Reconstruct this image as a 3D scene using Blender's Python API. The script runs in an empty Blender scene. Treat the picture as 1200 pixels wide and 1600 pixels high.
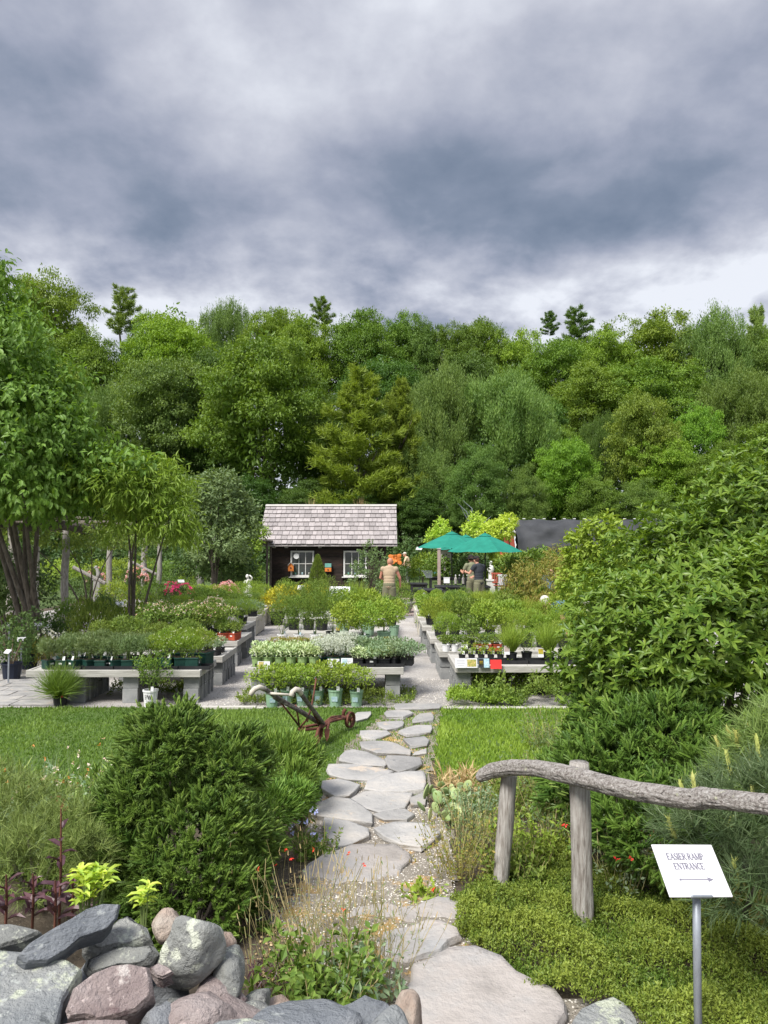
import bpy, bmesh, math, random
import numpy as np
from mathutils import Vector, Matrix, Euler, noise as mn
R = math.radians
SC = bpy.context.scene
COL = SC.collection
# ------------------------------------------------------------------ camera
FPX = 1155.6
PIT = math.atan(52 / FPX)
CAM = np.array([0.0, 0.0, 2.05])
cd = bpy.data.cameras.new('camera'); cam = bpy.data.objects.new('camera', cd); COL.objects.link(cam)
cd.sensor_fit = 'VERTICAL'; cd.sensor_height = 36; cd.lens = 26; cd.clip_end = 3000; cd.clip_start = .05
cam.location = CAM; cam.rotation_euler = (R(90) + PIT, 0, 0)
SC.camera = cam
# ------------------------------------------------------------------ sun, sky, exposure
SUN_DIR = Vector((-.38, -.50, .80)).normalized()
sd = bpy.data.lights.new('sun', 'SUN'); sun = bpy.data.objects.new('sun', sd); COL.objects.link(sun)
sd.energy = 2.6; sd.angle = R(22); sd.color = (1, .965, .90)
sun.rotation_euler = SUN_DIR.to_track_quat('Z', 'Y').to_euler()
W = bpy.data.worlds.new('World'); SC.world = W; W.use_nodes = True
def world():
    nt = W.node_tree; N = nt.nodes; L = nt.links; N.clear()
    def n(t, **k):
        o = N.new(t)
        for a, b in k.items():
            if a in o.inputs: o.inputs[a].default_value = b
            else: setattr(o, a, b)
        return o
    def m(op, a, b=None, c=None):
        o = N.new('ShaderNodeMath'); o.operation = op
        for i, v in enumerate((a, b, c)):
            if v is None: continue
            if isinstance(v, (int, float)): o.inputs[i].default_value = v
            else: L.new(v, o.inputs[i])
        return o.outputs[0]
    sky = n('ShaderNodeTexSky', sky_type='NISHITA', sun_disc=False)
    sky.sun_elevation = math.asin(SUN_DIR.z); sky.sun_rotation = math.atan2(SUN_DIR.x, SUN_DIR.y)
    tc = n('ShaderNodeTexCoord'); sp = n('ShaderNodeSeparateXYZ'); L.new(tc.outputs['Generated'], sp.inputs[0])
    z = m('MAXIMUM', sp.outputs[2], 0.0)
    den = m('ADD', z, .34)
    cb = n('ShaderNodeCombineXYZ'); L.new(m('DIVIDE', sp.outputs[0], den), cb.inputs[0]); L.new(m('DIVIDE', sp.outputs[1], den), cb.inputs[1])
    def noise(scale, detail, off, rough=.55, dist=0.):
        mp = n('ShaderNodeMapping'); L.new(cb.outputs[0], mp.inputs[0]); mp.inputs['Location'].default_value = off
        mp.inputs['Scale'].default_value = (scale, scale, 1)
        t = n('ShaderNodeTexNoise', Scale=1., Detail=detail, Roughness=rough, Distortion=dist); L.new(mp.outputs[0], t.inputs[0]); return t.outputs[0]
    big = noise(.75, 3, (5.2, 3.9, 2), .5, .15); med = noise(1.7, 6, (2.6, 8.3, 4), .5, .12); fin = noise(4.6, 6, (1.3, 5.2, 8), .56, .1)
    v = m('ADD', m('ADD', m('MULTIPLY', big, .33), m('MULTIPLY', med, .44)), m('MULTIPLY', fin, .27))
    # thin bright band of cloud low over the horizon all the way round
    v = m('ADD', m('MULTIPLY', m('SUBTRACT', v, .51), 1.65), .600)
    low = m('SUBTRACT', 1.0, m('MINIMUM', m('MAXIMUM', m('DIVIDE', m('SUBTRACT', z, .27), .14), 0.), 1.0))
    v = m('ADD', v, m('MULTIPLY', low, m('ADD', .045, m('MULTIPLY', m('SUBTRACT', fin, .42), .8))))
    band = m('POWER', 2.718, m('MULTIPLY', m('POWER', m('DIVIDE', m('SUBTRACT', z, .43), .075), 2.0), -1.0))
    v = m('SUBTRACT', v, m('MULTIPLY', band, .03))
    rp = n('ShaderNodeValToRGB'); L.new(v, rp.inputs[0])
    e = rp.color_ramp.elements
    e[0].position = .36; e[0].color = (.126, .162, .225, 1)
    e[1].position = .80; e[1].color = (.66, .68, .73, 1)
    for p_, c_ in ((.46, (.182, .216, .285, 1)), (.55, (.282, .305, .380, 1)), (.66, (.43, .445, .51, 1))):
        q = e.new(p_); q.color = c_
    # overcast vault: the zenith is brighter than the rim
    vg = m('ADD', 1.0, m('MULTIPLY', m('POWER', m('MULTIPLY', m('MAXIMUM', m('SUBTRACT', z, .62), 0.), 2.6), 1.0), 1.5))
    sc = n('ShaderNodeVectorMath', operation='SCALE'); L.new(rp.outputs[0], sc.inputs[0]); L.new(m('MULTIPLY', vg, CLOUD), sc.inputs['Scale'])
    mx = n('ShaderNodeMix', data_type='RGBA'); mx.inputs[0].default_value = .95
    L.new(sky.outputs[0], mx.inputs[6]); L.new(sc.outputs[0], mx.inputs[7])
    bg = n('ShaderNodeBackground', Strength=.1); L.new(mx.outputs[2], bg.inputs[0])
    out = n('ShaderNodeOutputWorld'); L.new(bg.outputs[0], out.inputs[0])
CLOUD = 5.4
world()
SC.view_settings.view_transform = 'Standard'; SC.view_settings.look = 'None'; SC.view_settings.gamma = 1
SC.view_settings.use_curve_mapping = False
SC.view_settings.exposure = 1.28
SC.cycles.max_bounces = 6; SC.cycles.diffuse_bounces = 3; SC.cycles.transmission_bounces = 3; SC.cycles.transparent_max_bounces = 4
SC.cycles.use_denoising = True
# ------------------------------------------------------------------ pixel maths (photo pixels 1200x1600) used once, to survey real positions
_F = np.array([0, math.cos(PIT), math.sin(PIT)]); _U = np.array([0, -math.sin(PIT), math.cos(PIT)])
def ray(px, py): return _F + (px - 600) / FPX * np.array([1., 0, 0]) + (800 - py) / FPX * _U
def P(px, py, d):
    r = ray(px, py); return CAM + r * (d / r[1])
def G(px, py, z=0.0):
    r = ray(px, py); return CAM + r * ((z - CAM[2]) / r[2])
def PL(px, py, p0, n):
    r = ray(px, py); n = np.asarray(n, float); return CAM + r * (((np.asarray(p0) - CAM) @ n) / (r @ n))
def sstep(a, b, x):
    t = np.clip((np.asarray(x, float) - a) / (b - a), 0, 1); return t * t * (3 - 2 * t)
def H(x, y):
    x = np.asarray(x, float); y = np.asarray(y, float)
    near = np.clip((4.9 - y) / 2.4, 0, 1.25) * .26 * (1 - .62 * sstep(.9, 1.6, x)) * (1 - .5 * sstep(-.5, -1.4, x))
    hill = np.maximum(y - 46, 0) * .13 * np.exp(-np.maximum(y - 46, 0) / 260) + 6e-5 * np.maximum(np.abs(x) - 40, 0) ** 1.9 * 0
    return near + hill
def GH(px, py):
    z = 0.
    for _ in range(8):
        p = G(px, py, z); z = float(H(p[0], p[1]))
    return p
# ------------------------------------------------------------------ objects
def tag(o, label=None, cat=None, group=None, kind=None):
    if label: o['label'] = label
    if cat: o['category'] = cat
    if group: o['group'] = group
    if kind: o['kind'] = kind
    return o
def thing(name, label, cat, loc=(0, 0, 0), rz=0, group=None):
    o = bpy.data.objects.new(name, None); o.empty_display_size = .1; COL.objects.link(o)
    o.location = loc; o.rotation_euler = (0, 0, rz); return tag(o, label, cat, group)
def mesh_np(name, V, F, mat=None, rnd=None, smooth=False):
    """V (n,3); F a list of (m,k) int arrays"""
    me = bpy.data.meshes.new(name)
    V = np.ascontiguousarray(V, np.float32)
    if not isinstance(F, (list, tuple)): F = [F]
    F = [np.asarray(f, np.int32) for f in F if len(f)]
    me.vertices.add(len(V)); me.vertices.foreach_set('co', V.ravel())
    tot = np.concatenate([np.full(len(f), f.shape[1], np.int32) for f in F])
    idx = np.concatenate([f.ravel() for f in F])
    me.loops.add(len(idx)); me.loops.foreach_set('vertex_index', idx)
    me.polygons.add(len(tot)); st = np.concatenate([[0], np.cumsum(tot)[:-1]]).astype(np.int32)
    me.polygons.foreach_set('loop_start', st); me.polygons.foreach_set('loop_total', tot)
    me.polygons.foreach_set('use_smooth', np.full(len(tot), bool(smooth)))
    if rnd is not None:
        a = me.attributes.new('rnd', 'FLOAT', 'POINT'); a.data.foreach_set('value', np.ascontiguousarray(rnd, np.float32))
    me.update(calc_edges=True)
    if mat: me.materials.append(mat)
    return me
def link(name, me, parent=None, loc=None, rot=None, scale=None):
    o = bpy.data.objects.new(name, me); COL.objects.link(o)
    if parent: o.parent = parent
    if loc is not None: o.location = loc
    if rot is not None: o.rotation_euler = rot
    if scale is not None: o.scale = scale if hasattr(scale, '__len__') else (scale,) * 3
    return o
def dup(root, loc, rz=0, scale=None, label=None, group=None):
    kids = KIDS.get(root)
    if kids is None:
        kids = [(c, [g for g in bpy.data.objects if g.parent == c]) for c in bpy.data.objects if c.parent == root]
        KIDS[root] = kids
    r = root.copy(); COL.objects.link(r); r.location = loc; r.rotation_euler = (0, 0, rz)
    if scale is not None: r.scale = scale if hasattr(scale, '__len__') else (scale,) * 3
    if label: r['label'] = label
    if group: r['group'] = group
    for ch, gs in kids:
        c = ch.copy(); COL.objects.link(c); c.parent = r
        for g in gs:
            d = g.copy(); COL.objects.link(d); d.parent = c
    return r
KIDS = {}
class Proto:
    """first use moves the source itself, later uses copy it"""
    def __init__(s, root): s.root = root; s.used = False; s.kids = None
    def put(s, loc, rz=0, scale=1, label=None, group=None):
        if not s.used:
            s.used = True; r = s.root
            s.kids = KIDS[r] = [(c, list(c.children)) for c in r.children]
            s.src = r
            r.location = loc; r.rotation_euler = (0, 0, rz); r.scale = scale if hasattr(scale, '__len__') else (scale,) * 3
            if label: r['label'] = label
            if group: r['group'] = group
            return r
        return dup(s.root, loc, rz, scale, label, group)
ORD = ['first', 'second', 'third', 'fourth', 'fifth', 'sixth', 'seventh', 'eighth', 'ninth', 'tenth', 'eleventh', 'twelfth', 'thirteenth', 'fourteenth', 'fifteenth', 'sixteenth']
class MB:
    def __init__(s): s.v = []; s.f = []
    def add(s, V, F):
        o = len(s.v); s.v += [tuple(map(float, v)) for v in V]; s.f += [tuple(int(i) + o for i in f) for f in F]; return s
    def box(s, c, d, rot=None, bev=0):
        x, y, z = d[0] / 2, d[1] / 2, d[2] / 2
        if bev:
            b = bev; V = []
            for sz in (-1, 1):
                for (ix, iy, iz) in ((b, b, 0), ):
                    pass
            for sx in (-1, 1):
                for sy in (-1, 1):
                    for sz in (-1, 1):
                        V += [(sx * (x - b), sy * (y - b), sz * z), (sx * (x - b), sy * y, sz * (z - b)), (sx * x, sy * (y - b), sz * (z - b))]
            bm = bmesh.new()
            for v in V: bm.verts.new(v)
            bmesh.ops.convex_hull(bm, input=bm.verts[:]); bm.verts.index_update()
            V = [v.co.copy() for v in bm.verts]; F = [[w.index for w in f.verts] for f in bm.faces]; bm.free()
        else:
            V = [Vector((sx * x, sy * y, sz * z)) for sx in (-1, 1) for sy in (-1, 1) for sz in (-1, 1)]
            F = [(0, 1, 3, 2), (4, 6, 7, 5), (0, 4, 5, 1), (2, 3, 7, 6), (0, 2, 6, 4), (1, 5, 7, 3)]
        if rot is not None:
            m = rot if isinstance(rot, Matrix) else Euler(rot).to_matrix(); V = [m @ Vector(v) for v in V]
        return s.add([(v[0] + c[0], v[1] + c[1], v[2] + c[2]) for v in V], F)
    def tube(s, pts, r, n=8, cap=True, seed=None, wob=0):
        pts = [Vector(tuple(p)) for p in pts]; rs = r if hasattr(r, '__len__') else [r] * len(pts)
        rg = random.Random(seed); V = []; F = []; a = None
        for i, p in enumerate(pts):
            t = (pts[min(i + 1, len(pts) - 1)] - pts[max(i - 1, 0)]).normalized()
            if a is None: a = t.orthogonal().normalized()
            a = (a - t * a.dot(t)).normalized(); b = t.cross(a)
            for k in range(n):
                th = 2 * math.pi * k / n; rr = rs[i] * (1 + (rg.uniform(-wob, wob) if wob else 0))
                V.append(p + (a * math.cos(th) + b * math.sin(th)) * rr)
        for i in range(len(pts) - 1):
            for k in range(n): F.append((i * n + k, i * n + (k + 1) % n, (i + 1) * n + (k + 1) % n, (i + 1) * n + k))
        if cap: F.append(tuple(range(n - 1, -1, -1))); F.append(tuple((len(pts) - 1) * n + k for k in range(n)))
        return s.add(V, F)
    def lathe(s, prof, n=12, c=(0, 0, 0), cap=True):
        V = [(c[0] + r * math.cos(2 * math.pi * k / n), c[1] + r * math.sin(2 * math.pi * k / n), c[2] + z) for r, z in prof for k in range(n)]
        F = [(i * n + k, i * n + (k + 1) % n, (i + 1) * n + (k + 1) % n, (i + 1) * n + k) for i in range(len(prof) - 1) for k in range(n)]
        if cap: F.append(tuple(range(n - 1, -1, -1))); F.append(tuple((len(prof) - 1) * n + k for k in range(n)))
        return s.add(V, F)
    def ball(s, c, r, n=8, m=6):
        r = r if hasattr(r, '__len__') else (r, r, r)
        V = [(c[0] + r[0] * math.sin(math.pi * j / m) * math.cos(2 * math.pi * k / n), c[1] + r[1] * math.sin(math.pi * j / m) * math.sin(2 * math.pi * k / n), c[2] - r[2] * math.cos(math.pi * j / m)) for j in range(1, m) for k in range(n)]
        V += [(c[0], c[1], c[2] - r[2]), (c[0], c[1], c[2] + r[2])]; b = (m - 1) * n
        F = [(i * n + k, i * n + (k + 1) % n, (i + 1) * n + (k + 1) % n, (i + 1) * n + k) for i in range(m - 2) for k in range(n)]
        F += [(b, (k + 1) % n, k) for k in range(n)] + [(b + 1, (m - 2) * n + k, (m - 2) * n + (k + 1) % n) for k in range(n)]
        return s.add(V, F)
    def mesh(s, name, mat, smooth=False):
        me = bpy.data.meshes.new(name); me.from_pydata(s.v, [], s.f); me.update()
        if smooth: me.polygons.foreach_set('use_smooth', [True] * len(me.polygons))
        me.materials.append(mat); return me
    def build(s, name, mat, parent=None, loc=None, rot=None, scale=None, smooth=False):
        return link(name, s.mesh(name, mat, smooth), parent, loc, rot, scale)
# ------------------------------------------------------------------ materials
def C4(c): return (c[0], c[1], c[2], 1)
def _mat(name):
    m = bpy.data.materials.new(name); m.use_nodes = True; nt = m.node_tree; nt.nodes.clear(); return m, nt.nodes, nt.links
def MAT(name, cols, scale=4, stretch=(1, 1, 1), rough=.8, bump=.4, bscale=None, spec=.3, detail=5, vary=0., spots=None, metal=0, coord='Object', cracks=None, dist=.02, wear=None):
    """procedural surface: layered noise through a ramp, spots (lichen), cracks, grain bump, a little difference from piece to piece"""
    m, N, L = _mat(name)
    tc = N.new('ShaderNodeTexCoord'); mp = N.new('ShaderNodeMapping'); mp.inputs['Scale'].default_value = stretch
    L.new(tc.outputs[coord], mp.inputs[0])
    oi = N.new('ShaderNodeObjectInfo'); sc_ = N.new('ShaderNodeMath'); sc_.operation = 'MULTIPLY'; sc_.inputs[1].default_value = 40 if vary else 0
    L.new(oi.outputs['Random'], sc_.inputs[0]); cb = N.new('ShaderNodeCombineXYZ')
    for i in range(3): L.new(sc_.outputs[0], cb.inputs[i])
    L.new(cb.outputs[0], mp.inputs['Location'])
    def nz(s, d=detail, rg=.6):
        t = N.new('ShaderNodeTexNoise'); t.inputs['Scale'].default_value = s; t.inputs['Detail'].default_value = d; t.inputs['Roughness'].default_value = rg; L.new(mp.outputs[0], t.inputs[0]); return t.outputs[0]
    rp = N.new('ShaderNodeValToRGB'); L.new(nz(scale), rp.inputs[0]); e = rp.color_ramp.elements
    k = len(cols); e[0].position = .32; e[1].position = .68; e[0].color = C4(cols[0]); e[1].color = C4(cols[-1])
    for i in range(1, k - 1): q = e.new(.32 + .36 * i / (k - 1)); q.color = C4(cols[i])
    col = rp.outputs[0]
    def mix(f, a, b, t='MIX'):
        x = N.new('ShaderNodeMix'); x.data_type = 'RGBA'; x.blend_type = t
        for s_, v in ((0, f), (6, a), (7, b)):
            if isinstance(v, (float, int)): x.inputs[s_].default_value = v
            elif isinstance(v, tuple): x.inputs[s_].default_value = v if len(v) == 4 else C4(v)
            else: L.new(v, x.inputs[s_])
        return x.outputs[2]
    def rng(v, a, b, c=0., d=1.):
        r = N.new('ShaderNodeMapRange'); L.new(v, r.inputs[0]); 
        for i, q in enumerate((a, b, c, d)): r.inputs[i + 1].default_value = q
        return r.outputs[0]
    if spots:
        for (sc0, thr, scl) in (spots if isinstance(spots, list) else [spots]):
            t = nz(scl, 6, .65); col = mix(rng(t, thr, thr + .05), col, C4(sc0))
    h = nz(bscale or scale * 6, 6, .65)
    if cracks:
        vo = N.new('ShaderNodeTexVoronoi'); vo.feature = 'DISTANCE_TO_EDGE'; vo.inputs['Scale'].default_value = cracks
        L.new(mp.outputs[0], vo.inputs[0]); cr = rng(vo.outputs[0], 0, .06); col = mix(cr, (.03, .025, .02, 1), col)
    if vary:
        vv = rng(oi.outputs['Random'], 0, 1, 1 - vary, 1 + vary); s3 = N.new('ShaderNodeVectorMath'); s3.operation = 'SCALE'
        L.new(col, s3.inputs[0]); L.new(vv, s3.inputs['Scale']); col = s3.outputs[0]
    b = N.new('ShaderNodeBsdfPrincipled'); L.new(col, b.inputs['Base Color']); b.inputs['Roughness'].default_value = rough
    b.inputs['Specular IOR Level'].default_value = spec; b.inputs['Metallic'].default_value = metal
    if bump:
        bp = N.new('ShaderNodeBump'); bp.inputs['Strength'].default_value = bump; bp.inputs['Distance'].default_value = dist
        L.new(h, bp.inputs['Height']); L.new(bp.outputs[0], b.inputs['Normal'])
    o = N.new('ShaderNodeOutputMaterial'); L.new(b.outputs[0], o.inputs[0]); return m
def LEAF(name, A, B, trans=.28, rough=.5, spec=.3, objcol=False, big=0., gain=1.42):
    m, N, L = _mat(name)
    A = tuple(min(.9, c * gain) for c in A); B = tuple(min(.9, c * gain) for c in B)
    at = N.new('ShaderNodeAttribute'); at.attribute_name = 'rnd'
    oi = N.new('ShaderNodeObjectInfo')
    x = N.new('ShaderNodeMix'); x.data_type = 'RGBA'; L.new(at.outputs['Fac'], x.inputs[0]); x.inputs[6].default_value = C4(A); x.inputs[7].default_value = C4(B)
    col = x.outputs[2]
    if objcol:
        q = N.new('ShaderNodeMix'); q.data_type = 'RGBA'; q.blend_type = 'MULTIPLY'; q.inputs[0].default_value = 1; L.new(col, q.inputs[6]); L.new(oi.outputs['Color'], q.inputs[7]); col = q.outputs[2]
    hs = N.new('ShaderNodeHueSaturation'); r = N.new('ShaderNodeMapRange'); L.new(oi.outputs['Random'], r.inputs[0]); r.inputs[3].default_value = .485; r.inputs[4].default_value = .512
    L.new(r.outputs[0], hs.inputs['Hue']); L.new(col, hs.inputs['Color']); col = hs.outputs[0]
    b = N.new('ShaderNodeBsdfPrincipled'); L.new(col, b.inputs['Base Color']); b.inputs['Roughness'].default_value = rough; b.inputs['Specular IOR Level'].default_value = spec
    out = b.outputs[0]
    if trans:
        t = N.new('ShaderNodeBsdfTranslucent'); s3 = N.new('ShaderNodeMix'); s3.data_type = 'RGBA'; s3.blend_type = 'MULTIPLY'; s3.inputs[0].default_value = 1; L.new(col, s3.inputs[6]); s3.inputs[7].default_value = (1.5, 1.45, .6, 1)
        L.new(s3.outputs[2], t.inputs[0]); mx = N.new('ShaderNodeMixShader'); mx.inputs[0].default_value = trans; L.new(out, mx.inputs[1]); L.new(t.outputs[0], mx.inputs[2]); out = mx.outputs[0]
    o = N.new('ShaderNodeOutputMaterial'); L.new(out, o.inputs[0]); return m
# ------------------------------------------------------------------ foliage
def unit(a): return a / np.maximum(np.linalg.norm(a, axis=-1, keepdims=True), 1e-9)
def rsph(rg, n): return unit(rg.normal(size=(n, 3)))
T_LEAF = (np.array([(0, 0, 0), (.5, .25, .07), (1, 0, -.08), (.5, -.25, .07)]), np.array([(0, 1, 2), (0, 2, 3)]))
T_LEAF6 = (np.array([(0, 0, 0), (.3, .2, .05), (.7, .19, .02), (1, 0, -.14), (.7, -.19, .02), (.3, -.2, .05), (.5, 0, -.01)]), np.array([(0, 1, 6), (1, 2, 6), (2, 3, 6), (3, 4, 6), (4, 5, 6), (5, 0, 6)]))
T_MAG = (np.array([(0, 0, 0), (.3, .13, .06), (.7, .14, .02), (1, 0, -.16), (.7, -.14, .02), (.3, -.13, .06), (.5, 0, -.02)]), T_LEAF6[1])
T_THIN = (np.array([(0, 0, 0), (.45, .11, .03), (1, 0, -.1), (.45, -.11, .03)]), np.array([(0, 1, 2), (0, 2, 3)]))
T_BLADE = (np.array([(0, -.05, 0), (0, .05, 0), (.6, 0.035, .03), (.6, -.035, .03), (1, 0, .12)]), np.array([(0, 1, 2), (0, 2, 3), (3, 2, 4)]))
T_TRI = (np.array([(0, -.1, 0), (0, .1, 0), (1, 0, .0)]), np.array([(0, 1, 2)]))
T_FINE = (np.array([(0, -.008, 0), (0, .008, 0), (.6, .006, .04), (.6, -.006, .04), (1, 0, -.14)]), np.array([(0, 1, 2), (0, 2, 3), (3, 2, 4)]))
T_NEED = (np.array([(0, -.02, 0), (0, .02, 0), (1, 0, .0)]), np.array([(0, 1, 2)]))
def t_clump(n, seed, spread=.9, leaf=T_LEAF, ls=.6):
    rg = np.random.default_rng(seed); V = []; F = []; o = 0
    for i in range(n):
        a = 2 * math.pi * i / n + rg.uniform(-.4, .4); el = rg.uniform(-.5, .9)
        t = np.array([math.cos(el) * .4 + .6 * rg.random(), math.cos(a) * spread, math.sin(a) * spread]); t /= np.linalg.norm(t)
        nn = unit(np.cross(t, rsph(rg, 1)[0])); b = np.cross(nn, t); s = ls * rg.uniform(.7, 1.2)
        V.append((leaf[0] @ np.array([t, b, nn])) * s + rg.normal(size=3) * .12); F.append(leaf[1] + o); o += len(leaf[0])
    return np.concatenate(V), np.concatenate(F)
class FB:
    def __init__(s, seed=0): s.V = []; s.F = []; s.R = []; s.n = 0; s.rg = np.random.default_rng(seed)
    def add(s, tmpl, O, T, N, S, rnd=None):
        TV, TF = tmpl; O = np.asarray(O, float); n = len(O)
        if n == 0: return s
        T = unit(np.asarray(T, float)); N = np.asarray(N, float); N = N - (N * T).sum(1, keepdims=True) * T; N = unit(N); B = np.cross(N, T)
        S = np.broadcast_to(np.asarray(S, float), (n,))[:, None, None] if np.ndim(S) < 2 else np.asarray(S)[:, None, :]
        q = TV[None] * S
        V = O[:, None, :] + q[..., 0:1] * T[:, None] + q[..., 1:2] * B[:, None] + q[..., 2:3] * N[:, None]
        F = TF[None] + (np.arange(n) * len(TV))[:, None, None] + s.n
        s.V.append(V.reshape(-1, 3)); s.F.append(F.reshape(-1, TF.shape[1])); s.n += n * len(TV)
        if rnd is None: rnd = s.rg.random(n)
        s.R.append(np.repeat(rnd, len(TV))); return s
    def mesh(s, name, mat):
        return mesh_np(name, np.concatenate(s.V), [f for f in s.F], mat, np.concatenate(s.R))
    def build(s, name, mat, parent=None, loc=None, rot=None, scale=None): return link(name, s.mesh(name, mat), parent, loc, rot, scale)
def shell(rg, lobes, n, thick=.22, low=-.75, bumpy=.14):
    """points spread through the outer part of a union of bumpy ellipsoids, with outward normals"""
    lb = np.array(lobes, float)
    if lb.shape[1] == 4: lb = np.concatenate([lb, lb[:, 3:4], lb[:, 3:4]], 1)
    w = (lb[:, 3] * lb[:, 4] + lb[:, 4] * lb[:, 5] + lb[:, 3] * lb[:, 5]); w /= w.sum()
    P_, Nn = [], []; tot = 0
    ph = rg.uniform(0, 6.28, (len(lb), 6)); fr = rg.uniform(2, 5, (len(lb), 6, 3)) * np.sign(rg.normal(size=(len(lb), 6, 3)))
    while tot < n:
        m = int(n * 1.7) + 50; k = rg.choice(len(lb), m, p=w); d = rsph(rg, m)
        b = 1 + bumpy * np.sin((fr[k] * d[:, None, :]).sum(2) + ph[k]).sum(1) / 2
        r = (1 - np.abs(rg.normal(size=m)) * thick) * b; r = np.clip(r, .15, 1.3)
        p = lb[k, :3] + d * lb[k, 3:6] * r[:, None]
        q = np.linalg.norm((p[:, None, :] - lb[None, :, :3]) / lb[None, :, 3:6], axis=2); q[np.arange(m), k] = 9
        ok = (q.min(1) > .62) & (d[:, 2] > low)
        P_.append(p[ok]); Nn.append(unit(d[ok] / lb[k[ok], 3:6] ** .7)); tot += ok.sum()
    return np.concatenate(P_)[:n], np.concatenate(Nn)[:n]
def foliage(rg, lobes, n, size, tmpl=T_LEAF, out=.6, up=.2, jit=.7, thick=.22, low=-.75, bumpy=.14, fb=None, zmin=None, rsz=.3, nup=.5):
    p, o = shell(rg, lobes, n, thick, low, bumpy)
    if zmin is not None: k = p[:, 2] > zmin; p = p[k]; o = o[k]
    m = len(p); T = o * out + rsph(rg, m) * jit + np.array([0, 0, up]); N = o * (1 - nup) + np.array([0, 0, nup]) + rsph(rg, m) * .35
    fb = fb or FB(int(rg.integers(1e6)))
    fb.add(tmpl, p, T, N, size * rg.uniform(1 - rsz, 1 + rsz, m)); return fb
def stems(mb, rg, base, lobes, r=.02, n=3, seg=5, sides=6):
    for l in lobes[:n]:
        b = np.array(base, float) + rg.normal(size=3) * np.array([r * 2, r * 2, 0]); e = np.array(l[:3], float); pts = []
        mid = (b + e) / 2 + rg.normal(size=3) * .08 * np.linalg.norm(e - b)
        for t in np.linspace(0, 1, seg): pts.append(b * (1 - t) ** 2 + 2 * mid * t * (1 - t) + e * t * t)
        mb.tube(pts, list(np.linspace(r, r * .3, seg)), sides)
def inpoly(x, y, poly):
    poly = np.asarray(poly)[:, :2]; c = np.zeros(len(x), bool); j = len(poly) - 1
    for i in range(len(poly)):
        xi, yi = poly[i]; xj, yj = poly[j]
        c ^= ((yi > y) != (yj > y)) & (x < (xj - xi) * (y - yi) / (yj - yi + 1e-12) + xi); j = i
    return c
def scatter(rg, poly, n, zoff=0):
    poly = np.asarray(poly, float); a = poly[:, :2].min(0); b = poly[:, :2].max(0); out = []; t = 0
    while t < n:
        q = rg.uniform(a, b, (n * 2, 2)); q = q[inpoly(q[:, 0], q[:, 1], poly)]; out.append(q); t += len(q)
        if t == 0: break
    q = np.concatenate(out)[:n]; return np.concatenate([q, (H(q[:, 0], q[:, 1]) + zoff)[:, None]], 1)
# ------------------------------------------------------------------ stones
def slab_mesh(name, pts, nrm, thick, mat, seed=0, rough=.012, bevel=.012, seg=.08, amp=.006, under=.92, fr=6., smooth=True):
    """a stone from its outline: broken edge, uneven face, real thickness"""
    rg = random.Random(seed); nrm = Vector(tuple(nrm)).normalized(); pts = [Vector(tuple(p)) for p in pts]; out = []
    for i, a in enumerate(pts):
        b = pts[(i + 1) % len(pts)]; n = max(1, int((b - a).length / seg))
        for k in range(n): out.append(a.lerp(b, k / n))
    n = len(out); sm = [(out[i - 1] + out[i] * 6 + out[(i + 1) % n]) / 8 for i in range(n)]
    cen = sum(sm, Vector()) / n
    out = [p + (p - cen).normalized() * (rg.uniform(-1, 1) * rough + mn.noise(p * 9 + Vector((seed, 0, 0))) * rough) for p in sm]
    def nz(p): return (mn.noise(p * fr + Vector((seed * 3.1, 0, 0))) + .5 * mn.noise(p * fr * 2.7)) * amp * 1.6
    sz = max((p - cen).length for p in out); V = [cen + nrm * nz(cen)]; F = []; rings = []
    fs = [.25, .5, .72, .88, 1 - bevel * .8 / sz]
    for f in fs:
        rings.append([p * f + cen * (1 - f) for p in out]); rings[-1] = [p + nrm * nz(p) for p in rings[-1]]
    rings.append([p - nrm * bevel + nrm * nz(p) * .5 for p in out])
    rings.append([cen + (p - cen) * (1 + rg.uniform(-1, .6) * rough / sz * 2) - nrm * thick * rg.uniform(.4, .6) for p in out])
    rings.append([cen + (p - cen) * under - nrm * thick for p in out])
    for r_ in rings: V += r_
    for k in range(n): F.append((0, 1 + k, 1 + (k + 1) % n))
    for j in range(len(rings) - 1):
        for k in range(n): F.append((1 + j * n + k, 1 + (j + 1) * n + k, 1 + (j + 1) * n + (k + 1) % n, 1 + j * n + (k + 1) % n))
    F.append(tuple(1 + (len(rings) - 1) * n + k for k in range(n)))
    me = bpy.data.meshes.new(name); me.from_pydata(V, [], F); me.update()
    bm = bmesh.new(); bm.from_mesh(me); bmesh.ops.recalc_face_normals(bm, faces=bm.faces[:]); bm.to_mesh(me); bm.free()
    if smooth:
        lim = n + n * 4; me.polygons.foreach_set('use_smooth', [i < lim for i in range(len(me.polygons))])
    me.materials.append(mat); return me
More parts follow.
